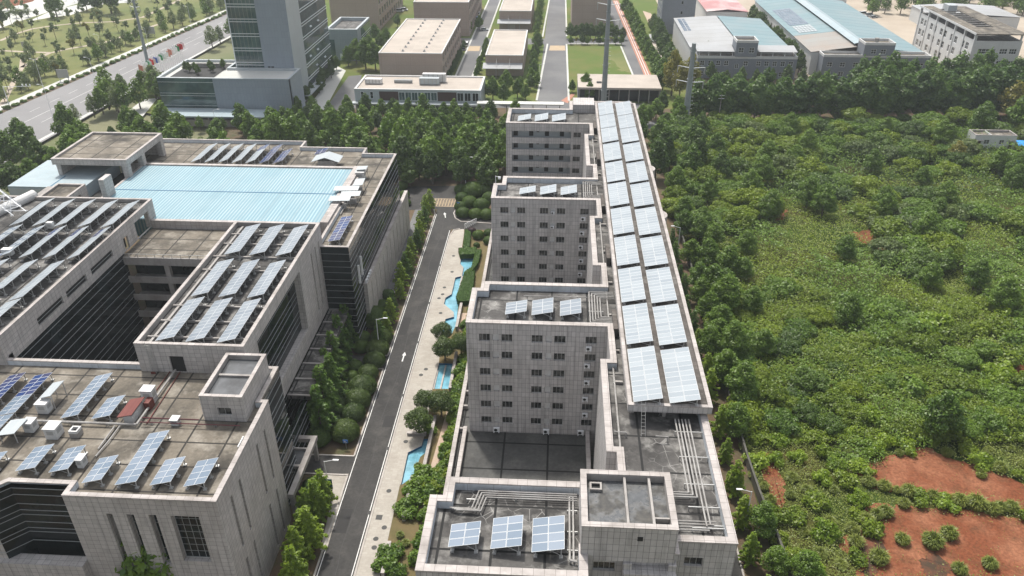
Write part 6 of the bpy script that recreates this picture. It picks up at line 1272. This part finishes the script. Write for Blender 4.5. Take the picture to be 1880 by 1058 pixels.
# warehouses
def gable(mb, x0, x1, y0, y1, h, rise, frac=.5, over=.4):
    xm = x0+(x1-x0)*frac; t_ = .14
    for a, b, za, zb in ((x0-over, xm, h, h+rise), (xm, x1+over, h+rise, h)): mb.hexa([(a, y0-over, za), (b, y0-over, zb), (b, y1+over, zb), (a, y1+over, za), (a, y0-over, za+t_), (b, y0-over, zb+t_), (b, y1+over, zb+t_), (a, y1+over, za+t_)])
W1 = thing('warehouse', 'white warehouse with a half white, half teal roof and a grey office front', 'warehouse', (79, 385, 0))
MB().prism(rect(57.4, 99.5, 352, 412), 0, 11, True).build('wall', 'white_render', W1); m = MB(); gable(m, 57.4, 78.4, 352, 412, 11.1, 1.4, .98); m.build('white_roof', 'shed_white', W1); m = MB(); m.hexa([(78.45, 351.6, 12.5), (99.9, 351.6, 11.2), (99.9, 412.4, 11.2), (78.45, 412.4, 12.5), (78.45, 351.6, 12.65), (99.9, 351.6, 11.35), (99.9, 412.4, 11.35), (78.45, 412.4, 12.65)]); m.build('teal_roof', 'shed_blue', W1)
FX = rect(59.5, 101.5, 344, 351.5); zs = (.9, 5.4); hs = [(1.2+i*3.4, 3.1+i*3.4, z, z+2.1) for i in range(12) if i not in (4, 5, 6) for z in zs]+[(16, 17.7, 4.4, 6.2), (19.6, 21.5, 5.4, 7.5)]
block(W1, FX, 0, 9.6, 'grey_render', 'deck', .3, .9, {0: hs}, .25, 'white', 'white', (), ('office_wall', 'office_coping', 'office_parapet', 'office_roof'), 1.1); openings(W1, (59.5, 344), (1, 0), hs, .24, 1, 1)
hs = [(1.2, 3.4, 11.0, 13.2), (5.6, 7.8, 11.0, 13.2)]
block(W1, rect(75, 84, 343.6, 352), 9.4, 16.2, 'grey_render', 'deck_brown', .35, 1.2, {0: hs}, .25, 'white', 'concrete', (), ('head_wall', 'head_coping', 'head_parapet', 'head_roof'), 1.0); openings(W1, (75, 343.6), (1, 0), hs, .24, 1, 1)
m = MB()
for a, b in ((58.8, 74.6), (84.6, 101)): m.hexa([(a, 343.6, 11.4), (b, 343.6, 11.4), (b, 351.4, 12.4), (a, 351.4, 12.4), (a, 343.6, 11.55), (b, 343.6, 11.55), (b, 351.4, 12.55), (a, 351.4, 12.55)])
m.build('front_awning', 'shed_white', W1); m = MB()
for x in (60, 64, 69, 74, 86, 91, 96, 100.5): m.box(x-.12, x+.12, 344.2, 344.45, 8.7, 11.4)
m.build('awning_post', 'white_metal', W1)
W2 = thing('warehouse', 'long warehouse with faded blue and rusty roof sheets around a raised glass ridge', 'warehouse', (130, 400, 0))
hs = [(3+i*6.5, 5.6+i*6.5, 4.2, 6.4) for i in range(16)]
w_ = MB(); wall_holes(w_, (109.5, 470), (109.5, 352), 0, 9.6, hs, .3); w_.face([(109.5, 352, 0), (157, 352, 0), (157, 352, 9.6), (109.5, 352, 9.6)]); w_.face([(157, 352, 0), (157, 470, 0), (157, 470, 9.6), (157, 352, 9.6)]); w_.build('wall', 'white_render', W2)
m = MB(); m.hexa([(109, 352, 9.6), (128, 352, 12), (128, 382, 12), (109, 382, 9.6), (109, 352, 9.75), (128, 352, 12.15), (128, 382, 12.15), (109, 382, 9.75)]); m.build('near_rusty_roof', 'shed_rust', W2)
m = MB(); m.hexa([(109, 382.1, 9.6), (128, 382.1, 12), (128, 470, 12), (109, 470, 9.6), (109, 382.1, 9.75), (128, 382.1, 12.15), (128, 470, 12.15), (109, 470, 9.75)]); m.build('left_roof', 'shed_blue', W2)
m = MB(); m.hexa([(132, 352, 12), (157.4, 352, 9.6), (157.4, 470, 9.6), (132, 470, 12), (132, 352, 12.15), (157.4, 352, 9.75), (157.4, 470, 9.75), (132, 470, 12.15)]); m.build('right_roof', 'shed_blue', W2)
m = MB(); gable(m, 127.6, 132.4, 354, 470, 13.0, .8); m.build('raised_ridge', 'blue_panel', W2); MB().prism(rect(128, 132, 354, 470), 11.8, 13).build('ridge_side', 'dark', W2)
hs = [(2.0+i*5.4, 4.2+i*5.4, z, z+2.0) for i in range(8) for z in (1.2, 5.2)]; block(W2, rect(112.5, 157, 345, 351.9), 0, 10.4, 'grey_render', 'deck_brown', .35, 1.0, {0: hs}, .25, 'white', 'concrete', (), ('office_wall', 'office_coping', 'office_parapet', 'office_roof'), 1.0); openings(W2, (112.5, 345), (1, 0), hs, .24, 1, 1)
hs = [(3, 5.2, 10.9, 12.9), (7, 9.2, 10.9, 12.9)]; block(W2, rect(128.5, 141, 344.6, 353), 10.2, 15.6, 'grey_render', 'deck_brown', .35, 1.0, {0: hs}, .25, 'white', 'concrete', (), ('head_wall', 'head_coping', 'head_parapet', 'head_roof'), 1.0); openings(W2, (128.5, 344.6), (1, 0), hs, .24, 1, 1)
MB().tube((134.5, 349, 14.6), (134.5, 349, 16.6), .9, .9, 12).build('water_tank', 'concrete', W2)
for k, (X0, X1, Y0, Y1, z0, rs, nx, nm) in enumerate(((58.5, 66.5, 383, 410, 11.35, .04, 2, 'on the white half of the near warehouse roof'), (112, 121, 402, 440, 10.2, .126, 3, 'on the left slope of the long warehouse roof'), (112.5, 121, 386, 400, 10.3, .126, 3, 'in a lower pale group on the long warehouse roof'))):
    t = thing('roof_skylight_panels', 'grid of grey rectangular panels '+nm, 'roof panels', (X0, Y0, z0)); ny = int((Y1-Y0)/3.4); nx *= 2
    for i in range(nx):
        for j in range(ny):
            a = X0+(X1-X0)*i/nx; b = a+(X1-X0)/nx*.82; c = Y0+(Y1-Y0)*j/ny; d = c+(Y1-Y0)/ny*.86; za = z0+rs*(a-X0); zb = z0+rs*(b-X0)
            MB().hexa([(a, c, za), (b, c, zb), (b, d, zb), (a, d, za), (a, c, za+.08), (b, c, zb+.08), (b, d, zb+.08), (a, d, za+.08)]).build('panel', 'pv' if k < 2 else 'light_panel', t)
GB = thing('grey_tower_block', 'plain slate grey block with a few tiny windows at the top of the picture', 'building', (61, 430, 0)); MB().prism(rect(53, 70, 428, 450), 0, 26).build('wall', 'grey_render', GB)
for z in (10, 15, 20): window(GB, (53, 427.95), Vector((1, 0)), 9.5, 10.6, z, z+1.6, .02, 0, 0, 'glass_dark', 'frame', .1)
hs = [(2+i*3.5, 3.6+i*3.5, z, z+1.5) for i in range(5) for z in (2, 6, 10, 14, 18)]
for a, b, z0, z1 in hs: window(GB, (52.95, 450), Vector((0, -1)), a, b, z0, z1, .02, 1, 0, 'glass_dark', 'bar_white', .1)
RW = thing('red_roof_hall', 'white hall with a faded red and white roof behind the near warehouse', 'warehouse', (88, 455, 0)); MB().prism(rect(78, 99, 438, 480), 0, 9.4).build('wall', 'white_render', RW); m = MB(); gable(m, 78, 99, 438, 480, 9.5, 1.2); m.build('roof', surf('faded red roof sheets', (.42, .2, .2), .6, (.62, .58, .57), .06, .9, (400, 6, .1, (.3, .2, .2), .05)), RW)
for x in (83, 92): window(RW, (78, 437.95), Vector((1, 0)), x-78, x-74.5, 5, 7, .02, 1, 0, 'glass_dark', 'bar_white', .1)
WB = thing('white_factory', 'white four storey factory with a covered roof terrace at the top right', 'factory', (184, 380, 0))
hl = [(2.6+i*11.2+j*4.2, 5.4+i*11.2+j*4.2, z, z+2.9) for i in range(5) for j in range(2) for z in (1.2, 6.2, 11.0)]; hf = [(2.2, 7.2, 10.4, 12.6), (8.0, 9.6, 10.4, 12.6), (11.2, 14.4, 10.4, 12.6), (15.2, 18.2, 10.4, 12.6), (2.2, 7.2, 5.2, 7.6), (11.2, 14.4, 5.2, 7.6), (15.2, 18.2, 5.2, 7.6)]
block(WB, rect(175, 194.5, 349, 408), 0, 15.8, 'white_render', 'deck', .3, .3, {0: hf, 3: hl}, .3, 'white', 'white', (), ('wall', 'coping', 'parapet', 'roof'), .25)
openings(WB, (175, 349), (1, 0), hf, .28, 2, 1, 'pane', 'bar_white', .14); openings(WB, (175, 408), (0, -1), hl, .28, 1, 1, 'pane', 'bar_white', .14)
m = MB()
for y in np.linspace(349.4, 407.4, 7): m.box(175.1, 175.7, y, y+.6, 15.8, 18.4); m.box(193.6, 194.2, y, y+.6, 15.8, 18.4); m.box(174.7, 175, y-.1, y+.7, 0, 18.4)
m.build('column', 'white_render', WB); m = MB(); m.box(174.5, 180.5, 348.5, 408.5, 18.4, 18.8); m.box(188, 195.6, 348.5, 408.5, 18.4, 18.8); m.box(180.5, 188, 348.5, 362, 18.4, 18.8); m.build('terrace_roof', 'deck_brown', WB)
m = MB(); m.box(174.3, 174.5, 348.3, 408.6, 18.3, 19.1); m.build('roof_edge', 'white_render', WB); m = MB()
for y in np.arange(366, 406, 4.5): m.box(180.5, 188, y, y+.5, 18.2, 18.6)
m.build('roof_beam', 'concrete', WB); MB().box(183, 187, 398, 404, 15.8, 21).build('stair_head', 'light_panel', WB)
HT = thing('white_hut', 'small white flat roofed hut at the right edge of the waste ground', 'hut', (148, 262, 0)); hs = [(3.2, 5.0, 1.4, 2.9), (8.2, 9.8, 1.4, 2.9), (11.6, 12.7, .05, 2.5), (.9, 2.3, .05, 2.4)]
block(HT, rect(140.5, 154, 262, 267.5), 0, 4.6, 'white_render', 'deck_brown', .3, .7, {0: hs}, .15, 'coping', 'concrete', (), ('wall', 'coping', 'parapet', 'roof'), .14)
for a, b, z0, z1 in hs[:2]: window(HT, (140.5, 262), Vector((1, 0)), a, b, z0, z1, .14, 1, 1, 'pane', 'bar_white', .08)
m = MB()
for a, b, z0, z1 in hs[2:]: m.box(140.5+a, 140.5+b, 262.13, 262.16, z0, z1)
m.build('door', 'maroon', HT); m = MB(); m.box(140.8, 143.2, 261.2, 262, 2.7, 2.85); m.box(151.6, 153.8, 261.2, 262, 2.75, 2.9); m.build('door_canopy', 'concrete', HT); m = MB(); m.box(145.7, 146, 262.3, 267.2, 3.9, 4.45); m.build('roof_wall', 'white_render', HT)
t = thing('blue_tarpaulin', 'bright blue tarpaulin shelter right of the white hut', 'tarpaulin', (156, 262.5, 0)); MB().hexa([(154.6, 260.6, 1.5), (160, 260.6, 1.5), (160, 263.5, 2.4), (154.6, 263.5, 2.4), (154.6, 260.6, 1.55), (160, 260.6, 1.55), (160, 263.5, 2.45), (154.6, 263.5, 2.45)]).build('sheet', 'tarp', t); m = MB()
for x in (154.8, 159.8): m.box(x, x+.08, 260.7, 260.8, 0, 1.5); m.box(x, x+.08, 263.3, 263.4, 0, 2.4)
m.build('post', 'galv', t)
for (x0, x1, y0, y1, h, mt, lb) in ((196, 240, 440, 470, 9, 'shed_white', 'far white shed at the top right corner'), (150, 170, 500, 520, 8, 'shed_blue', 'far shed beyond the long warehouse')):
    t = thing('far_shed', lb, 'shed', ((x0+x1)/2, y0, 0)); MB().prism(rect(x0, x1, y0, y1), 0, h-1.4).build('wall', 'white_render', t); m = MB(); gable(m, x0, x1, y0, y1, h-1.4, 1.2); m.build('roof', mt, t)
# ================================================================== poles, lamps, cars, signs
def steel_pole(px, py, top, r0, r1, lb, arms):
    p = G(px, py); t = thing('transmission_pole', lb, 'pole', (p.x, p.y, 0)); MB().tube((p.x, p.y, 0), (p.x, p.y, top), r0, r1, 12).build('mast', 'steel_pole', t)
    m = MB()
    for z in np.arange(8, top, 9.5): r = r0+(r1-r0)*z/top; m.tube((p.x, p.y, z), (p.x, p.y, z+.35), r+.18, r+.18, 12)
    m.build('flange', 'steel_pole', t); m = MB()
    for z, l in arms:
        for s in (-1, 1): m.tube((p.x, p.y, z), (p.x+s*l, p.y-s*l*.25, z+.6), .22, .1, 6)
    m.build('cross_arm', 'white_metal', t); m = MB()
    for z, l in arms:
        for s in (-1, 1): m.tube((p.x+s*l, p.y-s*l*.25, z+.5), (p.x+s*l, p.y-s*l*.25, z-1.8), .14, .14, 6)
    m.build('insulator', 'frame', t); m = MB()
    for z in np.arange(3, min(top, 30), 1.4): m.bar((p.x+r0*.7, p.y-.2, z), (p.x+r0*.7+.9, p.y-.2, z), .07)
    m.build('climbing_peg', 'white_metal', t)
steel_pole(1107, 205, 46, 1.15, .6, 'tall tapered steel transmission pole rising past the top of the picture', [(33.5, 4.2), (39, 4)])
steel_pole(1257, 235, 30, 1.25, .7, 'second steel transmission pole with white cross arms beside the scrub', [(16.5, 4.5), (21.5, 4.5)])
steel_pole(272, 118, 33, .8, .4, 'grey steel transmission pole at the edge of the highway', [(25, 2.5)])
for i, (px, py, h) in enumerate(((1318, 228, 11), (1405, 217, 12), (1573, 212, 14), (1610, 218, 13))):
    p = G(px, py); t = thing('utility_pole', 'thin pale utility pole before the poplars, %s from the left' % ordinal(i), 'pole', (p.x, p.y, 0), 'utility poles before the poplars'); MB().tube((p.x, p.y, 0), (p.x, p.y, h), .17, .12, 7).build('pole', 'pale_bark', t); m = MB()
    for dz in (.4, 1.5): m.bar((p.x-1.1, p.y, h-dz), (p.x+1.1, p.y, h-dz), .12)
    m.build('cross_arm', 'white_metal', t)
LAMPS = [(697, 646, 8, 1, 'above the dome shrubs on the left of the road', .3), (606, 915, 8, 1, 'with a teal banner beside the drive', .3), (1366, 972, 8, -1, 'between the near building and the boundary wall', 0), (1243, 470, 8, -1, 'beside the long building, half way along', 0), (855, 336, 8, 1, 'across the gate road before the dark trees', 0), (97, 215, 12, -1, 'on the near edge of the highway, nearest the left edge', 0), (178, 160, 12, -1, 'on the near edge of the highway, second from the left', 0), (276, 98, 12, -1, 'at the highway beside the grey steel pole', 0), (80, 163, 12, -1, 'in the park above the highway', 0), (190, 104, 10, -1, 'in the park beside the path', 0), (353, 55, 12, -1, 'on the far part of the highway', 0), (400, 248, 9, 1, 'behind the rear roof before the podium', 0), (990, 140, 5, 1, 'short one at the lawn edge of the middle street', 0)]
for px, py, h, s, lb, ban in LAMPS:
    p = G(px, py); t = thing('street_lamp', 'pale street lamp '+lb, 'street lamp', (p.x, p.y, 0), 'street lamps'); MB().tube((p.x, p.y, 0), (p.x, p.y, h), .1, .06, 8).build('pole', 'white_metal', t); MB().tube((p.x, p.y, h-.1), (p.x+s*1.6, p.y, h+.35), .05, .04, 6).build('arm', 'white_metal', t); MB().box(p.x+s*1.9-.45, p.x+s*1.9+.45, p.y-.14, p.y+.14, h+.3, h+.42).build('lamp_head', 'white_metal', t)
    if ban:
        m = MB(); m.box(p.x+.15, p.x+.75, p.y-.03, p.y+.03, 2.6, 4.2); m.box(p.x-.75, p.x-.15, p.y-.03, p.y+.03, 2.6, 4.2)
        if px < 650: m.build('banner', 'sign_teal', t)
p = G(80, 235); t = thing('gantry_arm', 'long white signal arm reaching over the highway', 'signal arm', (hx(290, 0)-3, 290, 0)); MB().tube((hx(290, 0)-3, 290, 0), (hx(290, 0)-3, 290, 8), .18, .14, 8).build('pole', 'white_metal', t); m = MB().tube((hx(290, 0)-3, 290, 7.8), (hx(290, 0)+8, 290, 8.2), .12, .08, 6)
for k in (5, 6.5, 8): m.box(hx(290, 0)+k-.2, hx(290, 0)+k+.2, 289.85, 290.15, 8.1, 9)
m.build('arm', 'white_metal', t)
# blue signs
for (px, py, h, w_, hh, lb) in ((636, 824, 1.3, .9, .7, 'small blue sign in front of the nearest dome shrub'), (842, 386, 1.6, .8, .8, 'small blue sign at the edge of the traffic island'), (307, 232, 3.5, 2.6, 1.8, 'blue road sign above the trees before the podium')):
    p = G(px, py); t = thing('blue_sign', lb, 'sign', (p.x, p.y, 0)); MB().box(p.x-w_/2, p.x+w_/2, p.y-.03, p.y+.03, h, h+hh).build('board', 'sign_blue', t); MB().tube((p.x, p.y+.06, 0), (p.x, p.y+.06, h+hh*.8), .05, .05, 6).build('post', 'galv', t); m = MB(); m.box(p.x-w_*.3, p.x+w_*.05, p.y-.045, p.y-.032, h+hh*.5, h+hh*.72); m.box(p.x-w_*.3, p.x+w_*.3, p.y-.045, p.y-.032, h+hh*.22, h+hh*.34); m.build('marking', 'white_metal', t)
for i, (px, py) in enumerate(((119, 150), (278, 68), (46, 92))):
    p = G(px, py); t = thing('notice_board', 'dark notice board standing in the park, %s' % ('near the highway', 'above the steel pole', 'beside the path junction')[i], 'notice board', (p.x, p.y, 0), 'notice boards in the park'); w_ = 5 if i < 2 else 2; MB().box(p.x-w_/2, p.x+w_/2, p.y-.1, p.y+.1, 1.6, 5.2 if i < 2 else 4).build('board', 'frame', t); m = MB().box(p.x-w_*.4, p.x-w_*.4+.2, p.y, p.y+.2, 0, 1.6); m.box(p.x+w_*.4-.2, p.x+w_*.4, p.y, p.y+.2, 0, 1.6); m.build('leg', 'frame', t)
# white expanding gate
p0 = G(853, 421); p1 = G(875, 410); t = thing('expanding_gate', 'white folding lattice gate across the side road', 'gate', (p0.x, p0.y, 0)); m = MB()
a = Vector((p0.x, p0.y, 0)); b = Vector((p1.x, p1.y, 0)); n = 7
for i in range(n):
    q = a.lerp(b, i/n); r = a.lerp(b, (i+1)/n); u = Vector((0, 0, 1.5)); m.bar(q, r+u, .07); m.bar(q+u, r, .07); m.bar(q, q+u, .07)
m.bar(a+Vector((0, 0, 1.5)), b+Vector((0, 0, 1.5)), .08); m.bar(b, b+Vector((0, 0, 1.5)), .08); m.build('lattice', 'white_metal', t)
# flags in front of the podium
for i in range(24):
    f = i/23; px = 262+76*f; py = 157-44*f; p = G(px, py); h = 9+rnd(-.3, .3); c = ('salmon', 'fabric_white', 'fabric_white', 'fabric_white', 'fabric_green', 'fabric_white', 'fabric_red', 'fabric_white', 'fabric_blue', 'fabric_white', 'fabric_white', 'fabric_green', 'fabric_white', 'fabric_white', 'fabric_white', 'salmon')[i % 16] if i != 21 else 'fabric_red'
    cn = {'salmon': 'salmon red', 'fabric_white': 'white', 'fabric_green': 'green', 'fabric_red': 'red', 'fabric_blue': 'dark blue'}[c]
    t = thing('flagpole', '%s flag on a white pole left of the podium, %s from the near end' % (cn, ordinal(i)), 'flag', (p.x, p.y, 0), 'row of flags before the podium'); MB().tube((p.x, p.y, 0), (p.x, p.y, h), .09, .06, 6).build('pole', 'white_metal', t); m = MB(); k = 6; fw, fh = 1.7, 2.6
    for j in range(k):
        a0, a1 = j/k, (j+1)/k; w0, w1 = .18*math.sin(a0*7+i), .18*math.sin(a1*7+i); m.hexa([(p.x+.08+fw*a0, p.y+w0, h-fh-.5*a0), (p.x+.08+fw*a1, p.y+w1, h-fh-.5*a1), (p.x+.08+fw*a1, p.y+w1+.03, h-fh-.5*a1), (p.x+.08+fw*a0, p.y+w0+.03, h-fh-.5*a0), (p.x+.08+fw*a0, p.y+w0, h-.2-.7*a0), (p.x+.08+fw*a1, p.y+w1, h-.2-.7*a1), (p.x+.08+fw*a1, p.y+w1+.03, h-.2-.7*a1), (p.x+.08+fw*a0, p.y+w0+.03, h-.2-.7*a0)])
    m.build('cloth', c, t)
# parked cars and vans
def car(x, y, rz, paint_, lb, group='parked cars', l=4.4, w_=1.8, van=False):
    t = thing('parked_van' if van else 'parked_car', lb, 'van' if van else 'car', (x, y, 0), group); t.rotation_euler = (0, 0, rz); k = (l, van)
    h0 = .75 if not van else 1.0; h1 = 1.42 if not van else 1.95
    b = MB(); sec = [(-l/2, .35, h0-.08), (-l/2+.12, .28, h0), (l/2-.1, .28, h0-.12), (l/2, .38, h0-.25)]
    b.hexa([(-l/2, -w_/2, .3), (l/2, -w_/2, .3), (l/2, w_/2, .3), (-l/2, w_/2, .3), (-l/2+.06, -w_/2+.05, h0), (l/2-.06, -w_/2+.05, h0-.12), (l/2-.06, w_/2-.05, h0-.12), (-l/2+.06, w_/2-.05, h0)])
    f, r = (l*.22, -l*.46) if not van else (l*.36, -l*.48); b.hexa([(r+.25, -w_/2+.25, h1-.06), (f-.75, -w_/2+.25, h1-.06), (f-.75, w_/2-.25, h1-.06), (r+.25, w_/2-.25, h1-.06), (r+.35, -w_/2+.3, h1), (f-.85, -w_/2+.3, h1), (f-.85, w_/2-.3, h1), (r+.35, w_/2-.3, h1)]); put('body', b.mesh('body', paint_), t)
    c = MB().hexa([(r, -w_/2+.08, h0-.05), (f, -w_/2+.08, h0-.15), (f, w_/2-.08, h0-.15), (r, w_/2-.08, h0-.05), (r+.25, -w_/2+.25, h1-.05), (f-.75, -w_/2+.25, h1-.05), (f-.75, w_/2-.25, h1-.05), (r+.25, w_/2-.25, h1-.05)]); put('windows', c.mesh('windows', 'glass_dark'), t)
    for sx in (-.31, .31):
        for sy in (-1, 1): put('wheel', MB().tube((l*sx, sy*(w_/2-.1), .32), (l*sx, sy*(w_/2+.02), .32), .32, .32, 12).mesh('wheel', 'tyre'), t)
    for sy in (-1, 1): put('headlight', MB().box(l/2-.06, l/2+.02, sy*.62-.18, sy*.62+.18, h0-.35, h0-.2).mesh('headlight', 'white_metal'), t)
WH = plain('white car paint', (.75, .76, .77), .25); SV = plain('silver car paint', (.4, .42, .44), .3); BL = plain('blue lorry paint', (.08, .2, .5), .35); DK = plain('dark car paint', (.03, .03, .035), .25)
for px, py, rz, mt, lb, van in ((857, 84, 1.57, WH, 'white van parked beside the vented brown factory', True), (852, 92, 1.5, SV, 'silver car parked in front of a white van beside the brown factory', False), (849, 78, 1.6, DK, 'dark car parked behind a white van beside the brown factory', False), (878, 28, 1.57, WH, 'white van with things beside it on the far factory road', True), (876, 37, 1.57, BL, 'blue van parked on the far factory road', True), (890, 56, .1, SV, 'grey car across the factory road junction', False), (733, 22, 0, WH, 'white van between the two far brown factories, left one', True), (741, 20, .1, WH, 'white van between the two far brown factories, right one', True), (1585, 27, .3, WH, 'white van on the sandy yard behind the long warehouse, left one', True), (1596, 30, .2, WH, 'white van on the sandy yard behind the long warehouse, middle one', True), (1604, 33, .3, SV, 'silver car on the sandy yard behind the long warehouse', False)):
    p = G(px, py); car(p.x, p.y, rz, mt, lb, 'parked vehicles at the works', 5.2 if van else 4.4, 1.9, van)
# haze
hz = MB().box(-800, 800, -120, 1600, -2, 100).build('haze', plain('haze', (1, 1, 1))); hz['kind'] = 'stuff'; tag(hz, 'thin pale summer haze over the whole site', 'haze')
m = bpy.data.materials.new('haze'); m.use_nodes = True; t = m.node_tree; t.nodes.clear(); o = t.nodes.new('ShaderNodeOutputMaterial'); v = t.nodes.new('ShaderNodeVolumePrincipled'); v.inputs['Color'].default_value = (.86, .92, .96, 1); v.inputs['Density'].default_value = .0002; v.inputs['Anisotropy'].default_value = .3; t.links.new(v.outputs[0], o.inputs['Volume'])
hz.data.materials.clear(); hz.data.materials.append(m)
